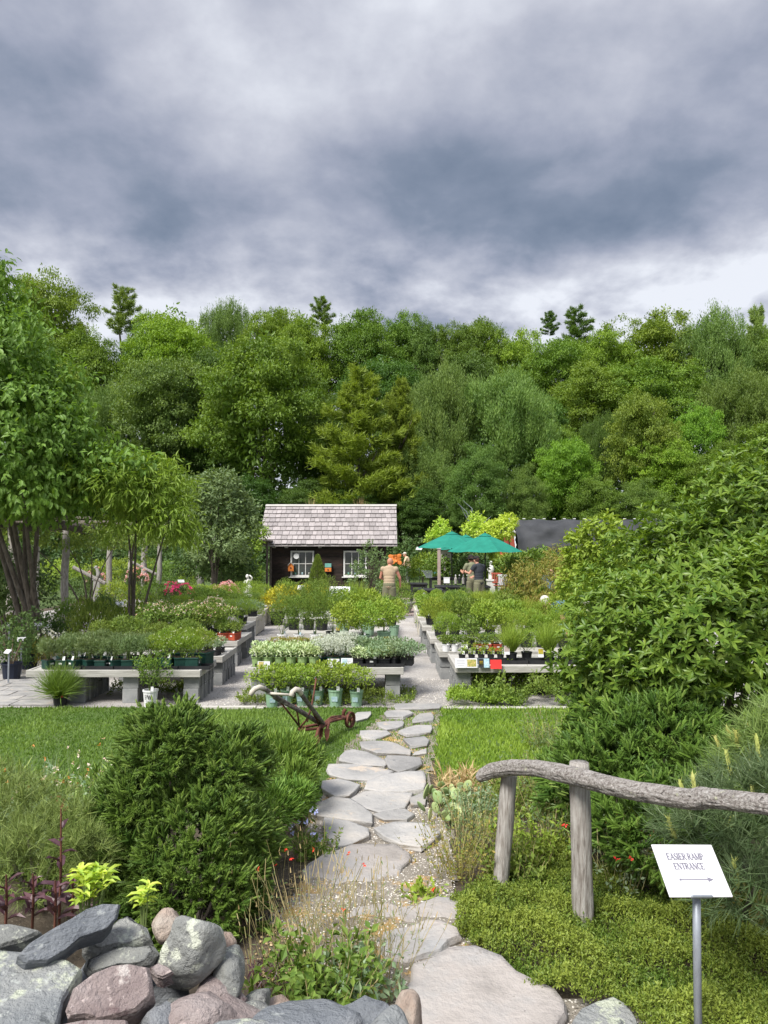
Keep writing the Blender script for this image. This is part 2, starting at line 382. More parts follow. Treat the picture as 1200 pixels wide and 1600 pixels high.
def boulder_mesh(name, r, mat, seed=0, facets=14, soft=.12, amp=.03, sub=4):
    rg = np.random.default_rng(seed); bm = bmesh.new(); bmesh.ops.create_icosphere(bm, subdivisions=sub, radius=1)
    d = np.array([v.co[:] for v in bm.verts]); pn = rsph(rg, facets); pd = rg.uniform(.72, 1.0, facets)
    q = d @ pn.T; rr = np.where(q > .05, pd / np.maximum(q, .05), 9.); k = 1 / soft
    rad = -np.log(np.exp(-k * rr).sum(1)) / k; rad = np.clip(rad, .3, 1.25)
    for v, x, s in zip(bm.verts, d, rad):
        z = mn.noise(Vector(x) * 2.3 + Vector((seed, 0, 0))) * amp * 2 + mn.noise(Vector(x) * 7 + Vector((seed, 0, 0))) * amp * .6
        v.co = Vector((x[0] * r[0], x[1] * r[1], x[2] * r[2])) * float(s + z)
    for f in bm.faces: f.smooth = True
    me = bpy.data.meshes.new(name); bm.to_mesh(me); bm.free(); me.materials.append(mat); return me
# ================================================================== materials in use
M = {}
M['soil'] = MAT('soil', [(.045, .035, .025), (.085, .065, .045), (.13, .105, .075)], 5, bump=.8, bscale=60, dist=.02, spots=[((.20, .17, .12), .60, 30)])
M['meadow'] = MAT('meadow', [(.05, .085, .02), (.085, .13, .035), (.07, .075, .03)], .8, bump=.8, bscale=25, dist=.05)
M['lawn'] = MAT('lawn', [(.055, .10, .02), (.09, .15, .032), (.11, .16, .045)], 1.6, bump=.8, bscale=70, dist=.03, spots=[((.16, .15, .07), .66, 2.5)])
M['gravel'] = MAT('gravel', [(.27, .25, .235), (.40, .375, .355), (.50, .475, .45)], 1.1, bump=1., bscale=55, dist=.02, spots=[((.20, .185, .175), .56, 48), ((.62, .60, .57), .61, 62), ((.22, .21, .16), .67, 1.5)])
M['bed'] = MAT('bed', [(.20, .175, .14), (.30, .265, .22), (.38, .34, .29)], 2.2, bump=1., bscale=70, dist=.02, spots=[((.52, .33, .13), .56, 3.1), ((.13, .11, .09), .58, 60), ((.55, .50, .44), .62, 75)])
M['flag'] = MAT('flagstone', [(.25, .245, .24), (.33, .32, .31), (.42, .39, .355)], 2.5, bump=.9, bscale=18, dist=.018, vary=.16, spots=[((.42, .36, .30), .62, 3), ((.19, .19, .20), .66, 9)])
M['pale'] = MAT('pale_stone', [(.28, .255, .235), (.39, .355, .33), (.345, .34, .335)], 2.2, bump=.55, bscale=24, dist=.035, vary=.08, spots=[((.24, .22, .20), .65, 8), ((.09, .08, .07), .70, 34)])
M['grey'] = MAT('grey_stone', [(.20, .215, .225), (.27, .28, .28), (.33, .335, .32)], 3, bump=1., bscale=27, dist=.035, vary=.08, spots=[((.50, .53, .42), .555, 6), ((.13, .14, .145), .64, 12), ((.42, .44, .42), .60, 25)])
M['slate'] = MAT('slate', [(.155, .17, .19), (.215, .23, .25), (.28, .29, .305)], 3.5, (1, 1, 2), bump=1., bscale=33, dist=.035, vary=.06, spots=[((.36, .38, .38), .60, 18), ((.11, .12, .135), .62, 5)])
M['lichen'] = MAT('lichen_stone', [(.17, .175, .17), (.26, .265, .25), (.36, .36, .33)], 4, bump=1., bscale=30, dist=.035, vary=.1, spots=[((.11, .11, .11), .60, 7), ((.52, .54, .45), .56, 11)])
M['purple'] = MAT('purple_stone', [(.215, .165, .16), (.30, .245, .235), (.40, .35, .335)], 3, bump=1., bscale=33, dist=.035, vary=.06, spots=[((.55, .50, .47), .62, 10), ((.17, .12, .12), .60, 8), ((.48, .40, .38), .58, 28)])
M['tan'] = MAT('tan_stone', [(.32, .225, .18), (.42, .32, .26), (.46, .40, .34)], 4, bump=1., bscale=30, dist=.035, vary=.1, spots=[((.22, .18, .15), .64, 12)])
M['kerb'] = MAT('kerb_stone', [(.38, .36, .33), (.50, .48, .44)], 3, bump=.5, bscale=30, dist=.008)
M['block'] = MAT('cinder_block', [(.17, .175, .18), (.235, .24, .24), (.30, .30, .295)], 5, bump=.7, bscale=90, dist=.006, vary=.14)
M['plank'] = MAT('grey_plank', [(.30, .285, .26), (.40, .385, .355), (.50, .48, .45)], 3, (1.2, 14, 14), bump=.5, bscale=8, dist=.006, vary=.10, spots=[((.22, .20, .17), .66, 3)])
M['planky'] = M['plank']
M['pale_wood'] = MAT('pale_board', [(.50, .46, .39), (.62, .58, .50)], 3, (1, 10, 10), bump=.3, bscale=10, dist=.004, vary=.08)
M['log'] = MAT('weathered_log', [(.17, .145, .13), (.40, .365, .34), (.60, .575, .545)], 4, (1.6, 22, 22), bump=1., bscale=5, dist=.03, spots=[((.52, .52, .38), .64, 1.2), ((.04, .03, .027), .61, 3)])
M['post'] = MAT('weathered_post', [(.17, .145, .125), (.32, .295, .27), (.46, .44, .41)], 5, (14, 14, 1.6), bump=.8, bscale=8, dist=.012, vary=.08, spots=[((.42, .43, .40), .68, 2.4), ((.05, .04, .03), .69, 5)])
M['bark'] = MAT('bark', [(.06, .05, .04), (.12, .10, .08), (.17, .15, .125)], 6, (4, 4, 1), bump=.9, bscale=12, dist=.02, vary=.15)
M['twig'] = MAT('twig', [(.10, .07, .045), (.19, .14, .09)], 8, bump=0)
M['greenstem'] = MAT('green_stem', [(.10, .15, .04), (.16, .21, .07)], 8, bump=0)
M['shingle'] = MAT('wood_shingle', [(.20, .175, .17), (.32, .29, .285), (.43, .40, .40)], 3, (9, 2, 9), bump=.6, bscale=9, dist=.01, vary=.20, spots=[((.24, .19, .175), .62, 3)])
M['siding'] = MAT('tarred_siding', [(.016, .012, .010), (.035, .025, .021), (.06, .035, .028)], 4, (1, 9, 9), bump=.7, bscale=9, dist=.01, vary=.25, spots=[((.11, .05, .035), .66, 1.2)])
M['trim'] = MAT('window_paint', [(.55, .54, .52), (.70, .69, .67)], 4, bump=.15, bscale=30, dist=.003)
M['glass'] = MAT('window_glass', [(.03, .035, .035), (.07, .08, .08)], 2, rough=.08, bump=0, spec=.8)
M['white'] = MAT('white_plastic', [(.70, .70, .70), (.80, .80, .80)], 4, rough=.5, bump=.08, bscale=20, dist=.004)
M['paper'] = MAT('white_sign_paper', [(.62, .62, .64), (.68, .68, .70)], 3, rough=.35, bump=.03, bscale=12, dist=.003)
M['ink'] = MAT('grey_ink', [(.16, .155, .20), (.20, .19, .24)], 6, rough=.7, bump=0)
M['paleink'] = MAT('pale_ink', [(.36, .36, .40), (.42, .42, .46)], 6, rough=.7, bump=0)
M['galv'] = MAT('grey_metal', [(.25, .27, .30), (.34, .37, .41)], 6, (8, 8, 2), rough=.45, metal=.4, bump=.1, dist=.003)
M['statue'] = MAT('white_statue', [(.60, .59, .55), (.74, .73, .70)], 8, bump=.3, dist=.006)
M['stonepot'] = MAT('stone_pot', [(.26, .25, .23), (.38, .365, .34)], 8, bump=.5, dist=.008)
M['blackpot'] = MAT('black_pot', [(.012, .013, .015), (.028, .028, .03)], 6, rough=.5, bump=.1, dist=.003)
M['greenpot'] = MAT('dark_green_pot', [(.008, .035, .028), (.014, .055, .043)], 6, rough=.5, bump=.1, dist=.003)
M['mintpot'] = MAT('pale_green_pot', [(.20, .33, .22), (.28, .42, .29)], 6, rough=.55, bump=.1, dist=.003, vary=.08)
M['limepot'] = MAT('lime_pot', [(.22, .32, .12), (.30, .42, .18)], 6, rough=.55, bump=.1, dist=.003, vary=.08)
M['redpot'] = MAT('terracotta_pot', [(.30, .05, .025), (.42, .08, .04)], 6, rough=.6, bump=.1, dist=.003)
M['navypot'] = MAT('navy_pot', [(.012, .016, .03), (.02, .025, .045)], 6, rough=.5, bump=.1, dist=.003)
M['peat'] = MAT('peat', [(.02, .014, .01), (.05, .035, .025)], 40, bump=.8, dist=.01)
M['rust'] = MAT('rusty_iron', [(.05, .02, .015), (.12, .045, .03), (.19, .08, .05)], 9, bump=.7, dist=.006, bscale=60)
M['oldwood'] = MAT('dark_old_wood', [(.05, .045, .04), (.12, .105, .095), (.22, .20, .18)], 5, (5, 5, 5), bump=.7, dist=.006)
M['grip'] = MAT('pale_grip', [(.38, .34, .28), (.58, .54, .47)], 6, bump=.5, dist=.006)
M['umb'] = MAT('green_canvas', [(.007, .155, .110), (.014, .215, .155)], 3, rough=.75, bump=.15, bscale=40, dist=.003)
M['dark'] = MAT('black_paint', [(.015, .015, .017), (.03, .03, .033)], 6, rough=.55, bump=.2, dist=.003)
M['cloth'] = MAT('shade_cloth', [(.030, .032, .036), (.055, .057, .062)], 1.2, rough=.8, bump=.25, bscale=30, dist=.01)
M['red'] = MAT('faded_red_paint', [(.30, .055, .035), (.42, .11, .075)], 5, (4, 4, 1), rough=.7, bump=.3, dist=.004)
M['redcard'] = MAT('red_card', [(.62, .03, .03), (.68, .045, .04)], 3, rough=.5, bump=0)
M['orange'] = MAT('orange_paint', [(.60, .16, .03), (.72, .25, .06)], 5, rough=.6, bump=.1)
M['teal'] = MAT('teal_paint', [(.12, .32, .28), (.18, .42, .36)], 5, rough=.6, bump=.1)
M['yellow'] = MAT('yellow_print', [(.65, .40, .03), (.15, .25, .05)], 9, rough=.5, bump=0)
M['photo'] = MAT('plant_photo_print', [(.10, .22, .06), (.35, .30, .08), (.60, .45, .20)], 40, rough=.5, bump=0)
M['bluecard'] = MAT('blue_tag', [(.22, .42, .50), (.55, .65, .68)], 40, rough=.5, bump=0)
M['brick'] = MAT('brick_paver', [(.28, .21, .185), (.38, .31, .28)], 5, bump=.5, dist=.006, vary=.15)
M['skin'] = MAT('skin', [(.50, .26, .18), (.56, .31, .22)], 6, rough=.55, bump=.1, dist=.002)
M['skin2'] = MAT('sunburnt_skin', [(.52, .22, .155), (.60, .29, .21)], 6, rough=.55, bump=.1, dist=.002)
def CL(n, c): return MAT(n, [tuple(v * .85 for v in c), c], 5, rough=.9, bump=.4, bscale=14, dist=.012)
# leaves: albedo of the thing itself
L_ = dict(
 maple=LEAF('leaf_forest', (.060, .118, .018), (.135, .215, .036), objcol=True, trans=.30, gain=1.32),
 near=LEAF('leaf_near_tree', (.085, .15, .024), (.16, .24, .045), trans=.35),
 lime=LEAF('leaf_yellow_green_tree', (.12, .19, .025), (.20, .27, .045), trans=.35),
 magnolia=LEAF('leaf_magnolia', (.058, .118, .016), (.150, .225, .034), trans=.30, rough=.42, spec=.35),
 spruce=LEAF('needle_spruce', (.036, .076, .011), (.10, .162, .024), trans=.08, rough=.55),
 sprucetip=LEAF('needle_spruce_tip', (.11, .18, .035), (.18, .26, .06), trans=.1, rough=.55),
 yew=LEAF('needle_yew', (.07, .13, .02), (.15, .22, .04), trans=.15),
 pine=LEAF('needle_pine', (.085, .13, .03), (.17, .22, .06), trans=.1),
 pineb=LEAF('needle_blue_pine', (.05, .08, .03), (.095, .125, .055), trans=.1),
 grass=LEAF('grass_blade', (.075, .135, .022), (.145, .215, .045), trans=.3),
 grassb=LEAF('bright_grass_blade', (.13, .20, .025), (.23, .30, .05), trans=.35),
 cover=LEAF('ground_cover_leaf', (.055, .10, .012), (.175, .22, .035), trans=.2),
 bright=LEAF('leaf_bright', (.12, .195, .024), (.225, .30, .045), trans=.3),
 mid=LEAF('leaf_mid', (.07, .125, .02), (.15, .21, .04), trans=.28),
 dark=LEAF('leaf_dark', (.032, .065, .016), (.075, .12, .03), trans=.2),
 feather=LEAF('leaf_feather', (.085, .13, .05), (.15, .20, .085), trans=.25),
 silver=LEAF('leaf_silver', (.30, .33, .28), (.50, .52, .46), trans=.1),
 varieg=LEAF('leaf_variegated', (.14, .23, .07), (.50, .55, .36), trans=.2),
 yellow=LEAF('leaf_gold', (.20, .24, .025), (.42, .38, .03), trans=.25),
 lemon=LEAF('leaf_lemon', (.24, .34, .045), (.42, .50, .10), trans=.35),
 brown=LEAF('leaf_bronze', (.10, .05, .02), (.20, .11, .05), trans=.2),
 purple=LEAF('leaf_purple', (.028, .014, .018), (.070, .030, .038), trans=.08, rough=.4),
 redl=LEAF('leaf_reddish', (.12, .17, .03), (.25, .19, .055), trans=.3),
 blue=LEAF('leaf_bluegreen', (.12, .18, .10), (.22, .28, .17), trans=.25),
 dry=LEAF('dry_stalk', (.26, .19, .09), (.42, .33, .18), trans=.2),
 straw=LEAF('seed_stalk', (.18, .17, .07), (.36, .30, .16), trans=.2),
 pink=LEAF('petal_pink', (.60, .22, .30), (.75, .48, .52), trans=.3),
 palepink=LEAF('petal_pale_pink', (.62, .42, .38), (.78, .66, .60), trans=.3),
 magenta=LEAF('petal_magenta', (.42, .02, .10), (.60, .06, .18), trans=.25),
 redp=LEAF('petal_red', (.62, .02, .03), (.70, .10, .06), trans=.25),
 whitep=LEAF('petal_white', (.65, .65, .60), (.80, .80, .76), trans=.25),
 bluep=LEAF('petal_blue', (.28, .30, .60), (.45, .45, .72), trans=.25),
 orangep=LEAF('petal_orange', (.62, .22, .05), (.75, .36, .12), trans=.25),
 cactus=LEAF('cactus_pad', (.16, .23, .09), (.28, .33, .15), trans=0, rough=.5),
 litter=LEAF('orange_litter', (.40, .22, .07), (.62, .40, .16), trans=0),
 chip=LEAF('gravel_chip', (.22, .20, .18), (.55, .52, .48), trans=0, rough=.85),
 cone=LEAF('pine_candle', (.26, .28, .07), (.38, .38, .13), trans=.1),
)
# ================================================================== the lie of the land
def ground():
    xs = np.concatenate([-np.geomspace(700, 12, 26), np.linspace(-11, -3.2, 18), np.linspace(-3, 4, 71), np.linspace(4.3, 12, 18), np.geomspace(13, 700, 26)])
    ys = np.concatenate([np.linspace(-60, -2, 12), np.linspace(-1.5, 1.5, 7), np.linspace(1.6, 5.2, 73), np.linspace(5.5, 44, 60), np.geomspace(45, 1500, 60)])
    X, Y = np.meshgrid(xs, ys); V = np.stack([X.ravel(), Y.ravel(), H(X, Y).ravel()], 1)
    nx, ny = len(xs), len(ys); i = np.arange(nx * ny).reshape(ny, nx)
    F = np.stack([i[:-1, :-1], i[:-1, 1:], i[1:, 1:], i[1:, :-1]], -1).reshape(-1, 4)
    yc = Y[:-1, :-1].ravel() + 1e-3
    me = mesh_np('ground', V, F, M['soil'], smooth=True); me.materials.append(M['meadow'])
    me.polygons.foreach_set('material_index', ((yc > 27) | (np.abs(X[:-1, :-1].ravel()) > 11) | (X[:-1, :-1].ravel() > 2.5)).astype(np.int32))
    tag(link('ground', me), kind='structure')
ground()
def flat(name, pts, z, mat):
    me = bpy.data.meshes.new(name); me.from_pydata([(p[0], p[1], z) for p in pts], [], [tuple(range(len(pts)))]); me.update()
    me.materials.append(mat); return tag(link(name, me), kind='structure')
flat('gravel_yard', [(-10.5, 9.42), (9.5, 9.42), (9.5, 27.5), (3.0, 29), (-10.5, 28)], .004, M['gravel'])
LAWN_L = [(-9, 6.3), (-2.2, 5.6), (-1.0, 5.5), (-.45, 6.0), (-.25, 7.2), (.05, 9.44), (-9, 9.44)]
LAWN_R = [(.45, 5.9), (1.3, 5.6), (3.6, 5.5), (9, 6.2), (9, 9.40), (.62, 9.40), (.50, 7.8)]
flat('lawn', LAWN_L, .004, M['lawn']); flat('lawn', LAWN_R, .004, M['lawn'])
BED = [G(*q)[:2] for q in ((612, 1106), (690, 1106), (684, 1150), (672, 1210), (668, 1255), (705, 1300), (715, 1372), (708, 1420))] 
BEDP = BED + [(.42, 3.75), (.50, 3.2), (1.2, 2.95), (1.2, 2.3), (-.1, 2.3), (-.15, 3.2), (-.6, 3.9)] + [G(*q)[:2] for q in ((470, 1400), (500, 1345), (478, 1290), (512, 1225), (540, 1165), (590, 1125))]
def bed():
    c = .05; xs = np.arange(-1.2, 1.4, c); ys = np.arange(2.2, 9.4, c); X, Y = np.meshgrid(xs, ys); i = np.arange(X.size).reshape(X.shape)
    F = np.stack([i[:-1, :-1], i[:-1, 1:], i[1:, 1:], i[1:, :-1]], -1).reshape(-1, 4)
    ctr = np.stack([(X[:-1, :-1] + c / 2).ravel(), (Y[:-1, :-1] + c / 2).ravel()], 1); k = inpoly(ctr[:, 0], ctr[:, 1], BEDP)
    V = np.stack([X.ravel(), Y.ravel(), H(X, Y).ravel() + .009], 1)
    u, inv = np.unique(F[k], return_inverse=True)
    me = mesh_np('path_bed', V[u], inv.reshape(-1, 4), M['bed'], smooth=True); return tag(link('stone_path', me), kind='structure')
PATH = bed()
def kerb():
    root = tag(bpy.data.objects.new('lawn_kerb', None), kind='structure'); COL.objects.link(root); rg = random.Random(5)
    def seg(x0, x1, parent):
        x = x0
        while x < x1 - .1:
            w = min(rg.uniform(.7, 1.1), x1 - x)
            MB().box((0, 0, -.008), (w - .008, .075, .08), (0, 0, rg.uniform(-.01, .01)), .006).build('kerb_stone', M['kerb'], parent, (x + w / 2, 9.37 + rg.uniform(-.01, .01), rg.uniform(-.008, .004)))
            x += w
    seg(-2.55, -1.5, root); seg(.72, 2.7, root)
kerb()
# paving laid at the far left and between the tables
def paving(x0, x1, y0, y1, w, h, mat, nm, seed):
    rg = random.Random(seed); root = bpy.data.objects.new('paving', None); COL.objects.link(root); tag(root, kind='structure'); me = MB().box((0, 0, 0), (1, 1, 1), None, .02).mesh(nm, mat)
    y = y0
    while y < y1:
        x = x0 - rg.uniform(0, w)
        while x < x1:
            ww = w * rg.uniform(.7, 1.3); link(nm, me, root, (x + ww / 2, y + h / 2, .012 + rg.uniform(-.003, .003)), (0, 0, rg.uniform(-.02, .02)), (ww * .97, h * .95, .03)); x += ww
        y += h
paving(-6.3, -4.75, 9.5, 11.3, .5, .3, M['flag'], 'paving_stone', 3)
paving(.62, 1.25, 21.5, 28.5, .33, .45, M['brick'], 'paver', 4)
# ------------------------------------------------------------------ flagstones, traced where they lie on the ground
FL = """735,60 935,58 937,80 740,87|690,95 800,90 820,105 770,122 690,120|840,108 908,100 910,138 812,152|640,148 765,140 772,165 690,184|750,187 830,165 905,162 895,195 790,210
565,190 690,188 712,205 640,228 575,222|770,227 870,215 898,232 890,260 800,260|562,242 700,240 800,282 790,300 650,292 570,270|820,292 885,270 892,300 806,306|462,330 520,278 600,295 692,342 680,357 560,350
690,308 850,318 856,350 750,385 702,367|418,352 560,355 725,382 600,427 500,420 420,397|600,430 680,400 862,385 864,470 760,477 583,468|372,430 460,420 557,450 510,497 440,502 380,460|533,515 575,478 740,482 802,490 770,552 655,580 560,542
790,512 870,480 882,542 800,547|345,560 430,512 520,520 600,580 622,632 480,607 350,597|618,587 780,560 832,590 790,617 680,615|388,600 500,622 600,660 602,690 440,750 398,680|638,660 720,625 862,635 942,680 850,744 760,722|540,100 620,97 602,125 540,142"""
k = 0
for poly in FL.replace('\n', '|').split('|'):
    px = [tuple(map(float, q.split(','))) for q in poly.split()]
    k += 1; t = .042 + .012 * ((k * 7) % 3 - 1) * .6
    pts = [G(380 + a / 3.076, 1080 + b / 3.076, t) for a, b in px]; cc = sum(pts) / len(pts); pts = [cc + (p - cc) * 1.15 for p in pts]
    link('flagstone', slab_mesh('flagstone', pts, (.006 * ((k * 5) % 3 - 1), .01 * ((k * 3) % 3 - 1), 1), .06, M['flag'], k, .012, .006, .14, .004), PATH)
px = [(505, 1330), (548, 1318), (620, 1316), (648, 1330), (636, 1352), (618, 1372), (612, 1396), (560, 1408), (500, 1405), (468, 1385), (480, 1350)]
link('flagstone', slab_mesh('flagstone', [G(a, b, .05) for a, b in px], (0, 0, 1), .09, M['pale'], 31, .02, .01, .1, .010, fr=9), PATH)
px = [(520, 1440), (560, 1420), (612, 1406), (628, 1415), (604, 1452), (560, 1462)]
link('flagstone', slab_mesh('flagstone', [G(a, b, .11) for a, b in px], (0, 0, 1), .09, M['pale'], 33, .02, .01, .1, .010, fr=9), PATH)
STEPS = [([(612, 1424), (660, 1406), (706, 1400), (728, 1408), (712, 1440), (655, 1442), (622, 1444)], .12, .13, 'pale'),
         ([(598, 1452), (638, 1442), (690, 1438), (720, 1450), (726, 1462), (684, 1484), (640, 1500), (606, 1500), (590, 1480)], .18, .16, 'pale'),
         ([(620, 1545), (640, 1502), (700, 1480), (742, 1476), (786, 1490), (812, 1514), (838, 1534), (882, 1540), (890, 1565), (885, 1605), (860, 1680), (690, 1680), (640, 1600)], .26, .20, 'pale'),
         ([(890, 1612), (903, 1572), (960, 1553), (1000, 1590), (1000, 1660), (890, 1660)], .26, .16, 'grey')]
for i, (px, z, t, m_) in enumerate(STEPS):
    link('step_stone', slab_mesh('step_stone', [G(a, b, z) for a, b in px], (0, -.03, 1), t, M[m_], 40 + i, .022, .022, .07, .011, .96, fr=5), PATH)
# ------------------------------------------------------------------ dry stone wall, near left
WALL = thing('stone_wall', 'loose dry stone wall of grey, slate and purple rocks at the near left corner', 'stone wall', (-1.0, 2.3, 0))
def S(name, px, p0, n, thick, mat, seed, **k):
    pts = [PL(a, b, p0, n) - np.array([-1.0, 2.3, 0]) for a, b in px]
    return link(name, slab_mesh(name, pts, n, thick, M[mat], seed, **k), WALL)
def B(px, py, d, r, mat, seed, rot=(0, 0, 0), **k):
    c = P(px, py, d) - np.array([-1.0, 2.3, 0]); return link('rock', boulder_mesh('rock', r, M[mat], seed, **k), WALL, c, rot)
S('rock', [(-60, 1484), (30, 1478), (85, 1494), (128, 1513), (123, 1529), (105, 1560), (86, 1594), (80, 1640), (-60, 1640)], P(40, 1560, 2.25), (.04, -.16, 1), .10, 'grey', 1, rough=.010, bevel=.012, seg=.05, amp=.006)
S('rock', [(28, 1490), (44, 1475), (76, 1452), (110, 1430), (160, 1411), (193, 1409), (188, 1434), (168, 1452), (127, 1461), (100, 1488), (74, 1503), (36, 1506)], P(100, 1465, 2.42), (.35, -.62, .8), .10, 'slate', 2, rough=.008, bevel=.012, seg=.04, amp=.006)
S('rock', [(118, 1475), (165, 1455), (188, 1434), (200, 1428), (237, 1440), (233, 1463), (206, 1474), (152, 1484)], P(180, 1450, 2.62), (-.05, -.45, 1), .12, 'lichen', 3, rough=.012, bevel=.02, seg=.04, amp=.008)
S('rock', [(126, 1494), (200, 1474), (246, 1475), (245, 1487), (226, 1503), (187, 1508), (133, 1522), (122, 1510)], P(180, 1500, 2.50), (-.05, -.6, 1), .09, 'lichen', 4, rough=.012, bevel=.02, seg=.04, amp=.010)
S('rock', [(97, 1582), (113, 1540), (150, 1520), (200, 1502), (233, 1510), (246, 1530), (245, 1554), (213, 1577), (180, 1588), (100, 1592)], P(170, 1550, 2.28), (.15, -.55, .8), .12, 'purple', 5, rough=.010, bevel=.014, seg=.04, amp=.006)
S('rock', [(90, 1596), (206, 1587), (210, 1600), (206, 1640), (88, 1640)], P(150, 1600, 2.08), (0, -.35, 1), .06, 'purple', 6, rough=.010, bevel=.012, seg=.05, amp=.005)
S('rock', [(-40, 1440), (43, 1445), (67, 1452), (42, 1466), (0, 1482), (-40, 1484)], P(20, 1465, 2.62), (.05, -.4, 1), .10, 'lichen', 7, rough=.012, bevel=.014, seg=.05, amp=.006)
S('rock', [(228, 1505), (266, 1506), (274, 1517), (252, 1530), (243, 1526)], P(250, 1515, 2.45), (.1, -.6, 1), .07, 'purple', 8, rough=.008, bevel=.012, seg=.03, amp=.006)
B(303, 1482, 2.58, (.112, .115, .098), 'lichen', 21, (.2, -.3, .5), facets=11, soft=.08)
B(258, 1450, 2.72, (.054, .06, .050), 'tan', 24, facets=16)
B(345, 1486, 2.72, (.062, .08, .060), 'tan', 25, facets=12)
B(357, 1528, 2.60, (.060, .09, .085), 'lichen', 26, (0, .3, 0))
B(318, 1640, 2.34, (.175, .11, .125), 'purple', 27, (.1, .1, .2), facets=13, soft=.06, amp=.05)
B(400, 1572, 2.62, (.055, .07, .05), 'lichen', 28)
B(372, 1602, 2.40, (.085, .10, .07), 'purple', 29, facets=9, soft=.06)
B(225, 1545, 2.66, (.14, .09, .07), 'slate', 30)
B(60, 1600, 2.62, (.30, .14, .12), 'slate', 36)
B(20, 1700, 2.24, (.34, .16, .12), 'grey', 37)
B(150, 1660, 2.40, (.20, .14, .10), 'purple', 38)
B(440, 1598, 2.45, (.065, .08, .06), 'tan', 31, facets=10, soft=.06)
B(640, 1598, 2.42, (.045, .08, .07), 'tan', 32, facets=10)
B(480, 1640, 2.25, (.16, .14, .10), 'slate', 33); B(370, 1660, 2.2, (.2, .15, .12), 'grey', 34); B(600, 1650, 2.2, (.1, .12, .12), 'grey', 35)
S('rock', [(452, 1600), (482, 1575), (530, 1562), (592, 1550), (618, 1572), (630, 1590), (624, 1650), (450, 1650)], P(540, 1600, 2.38), (-.05, -.5, 1), .13, 'slate', 9, rough=.012, bevel=.02, seg=.035, amp=.016, fr=8)
for (px, py, d, r, m_, s_) in ((262, 1548, 2.62, (.07, .07, .05), 'slate', 81), (335, 1560, 2.55, (.09, .08, .05), 'purple', 82), (285, 1585, 2.5, (.08, .07, .05), 'grey', 83), (395, 1600, 2.5, (.06, .06, .05), 'lichen', 84), (150, 1530, 2.6, (.10, .07, .05), 'slate', 85), (120, 1590, 2.35, (.07, .07, .05), 'slate', 86), (255, 1600, 2.3, (.06, .06, .05), 'slate', 87), (430, 1575, 2.7, (.05, .05, .035), 'tan', 88)): B(px, py, d, r, m_, s_, facets=9, soft=.05, sub=3)
for i in range(46):                                       # the wall's courses below, mostly out of the frame
    x = -2.9 + (i % 15) * .21; row = i // 15
    zt = float(np.interp(x, [-2.9, -1.2, -.45, .1], [.56, .50, .22, .12]))
    if zt - row * .17 < .02: continue
    o = link('rock', boulder_mesh('rock', (.15, .17, .11), M[('grey', 'purple', 'lichen', 'slate')[i % 4]], 60 + i, sub=3), WALL, (x + 1.0, (2.16 + .04 * row) - 2.3 - .12 * (x > -.6) , max(.02, zt - row * .17) - .05))
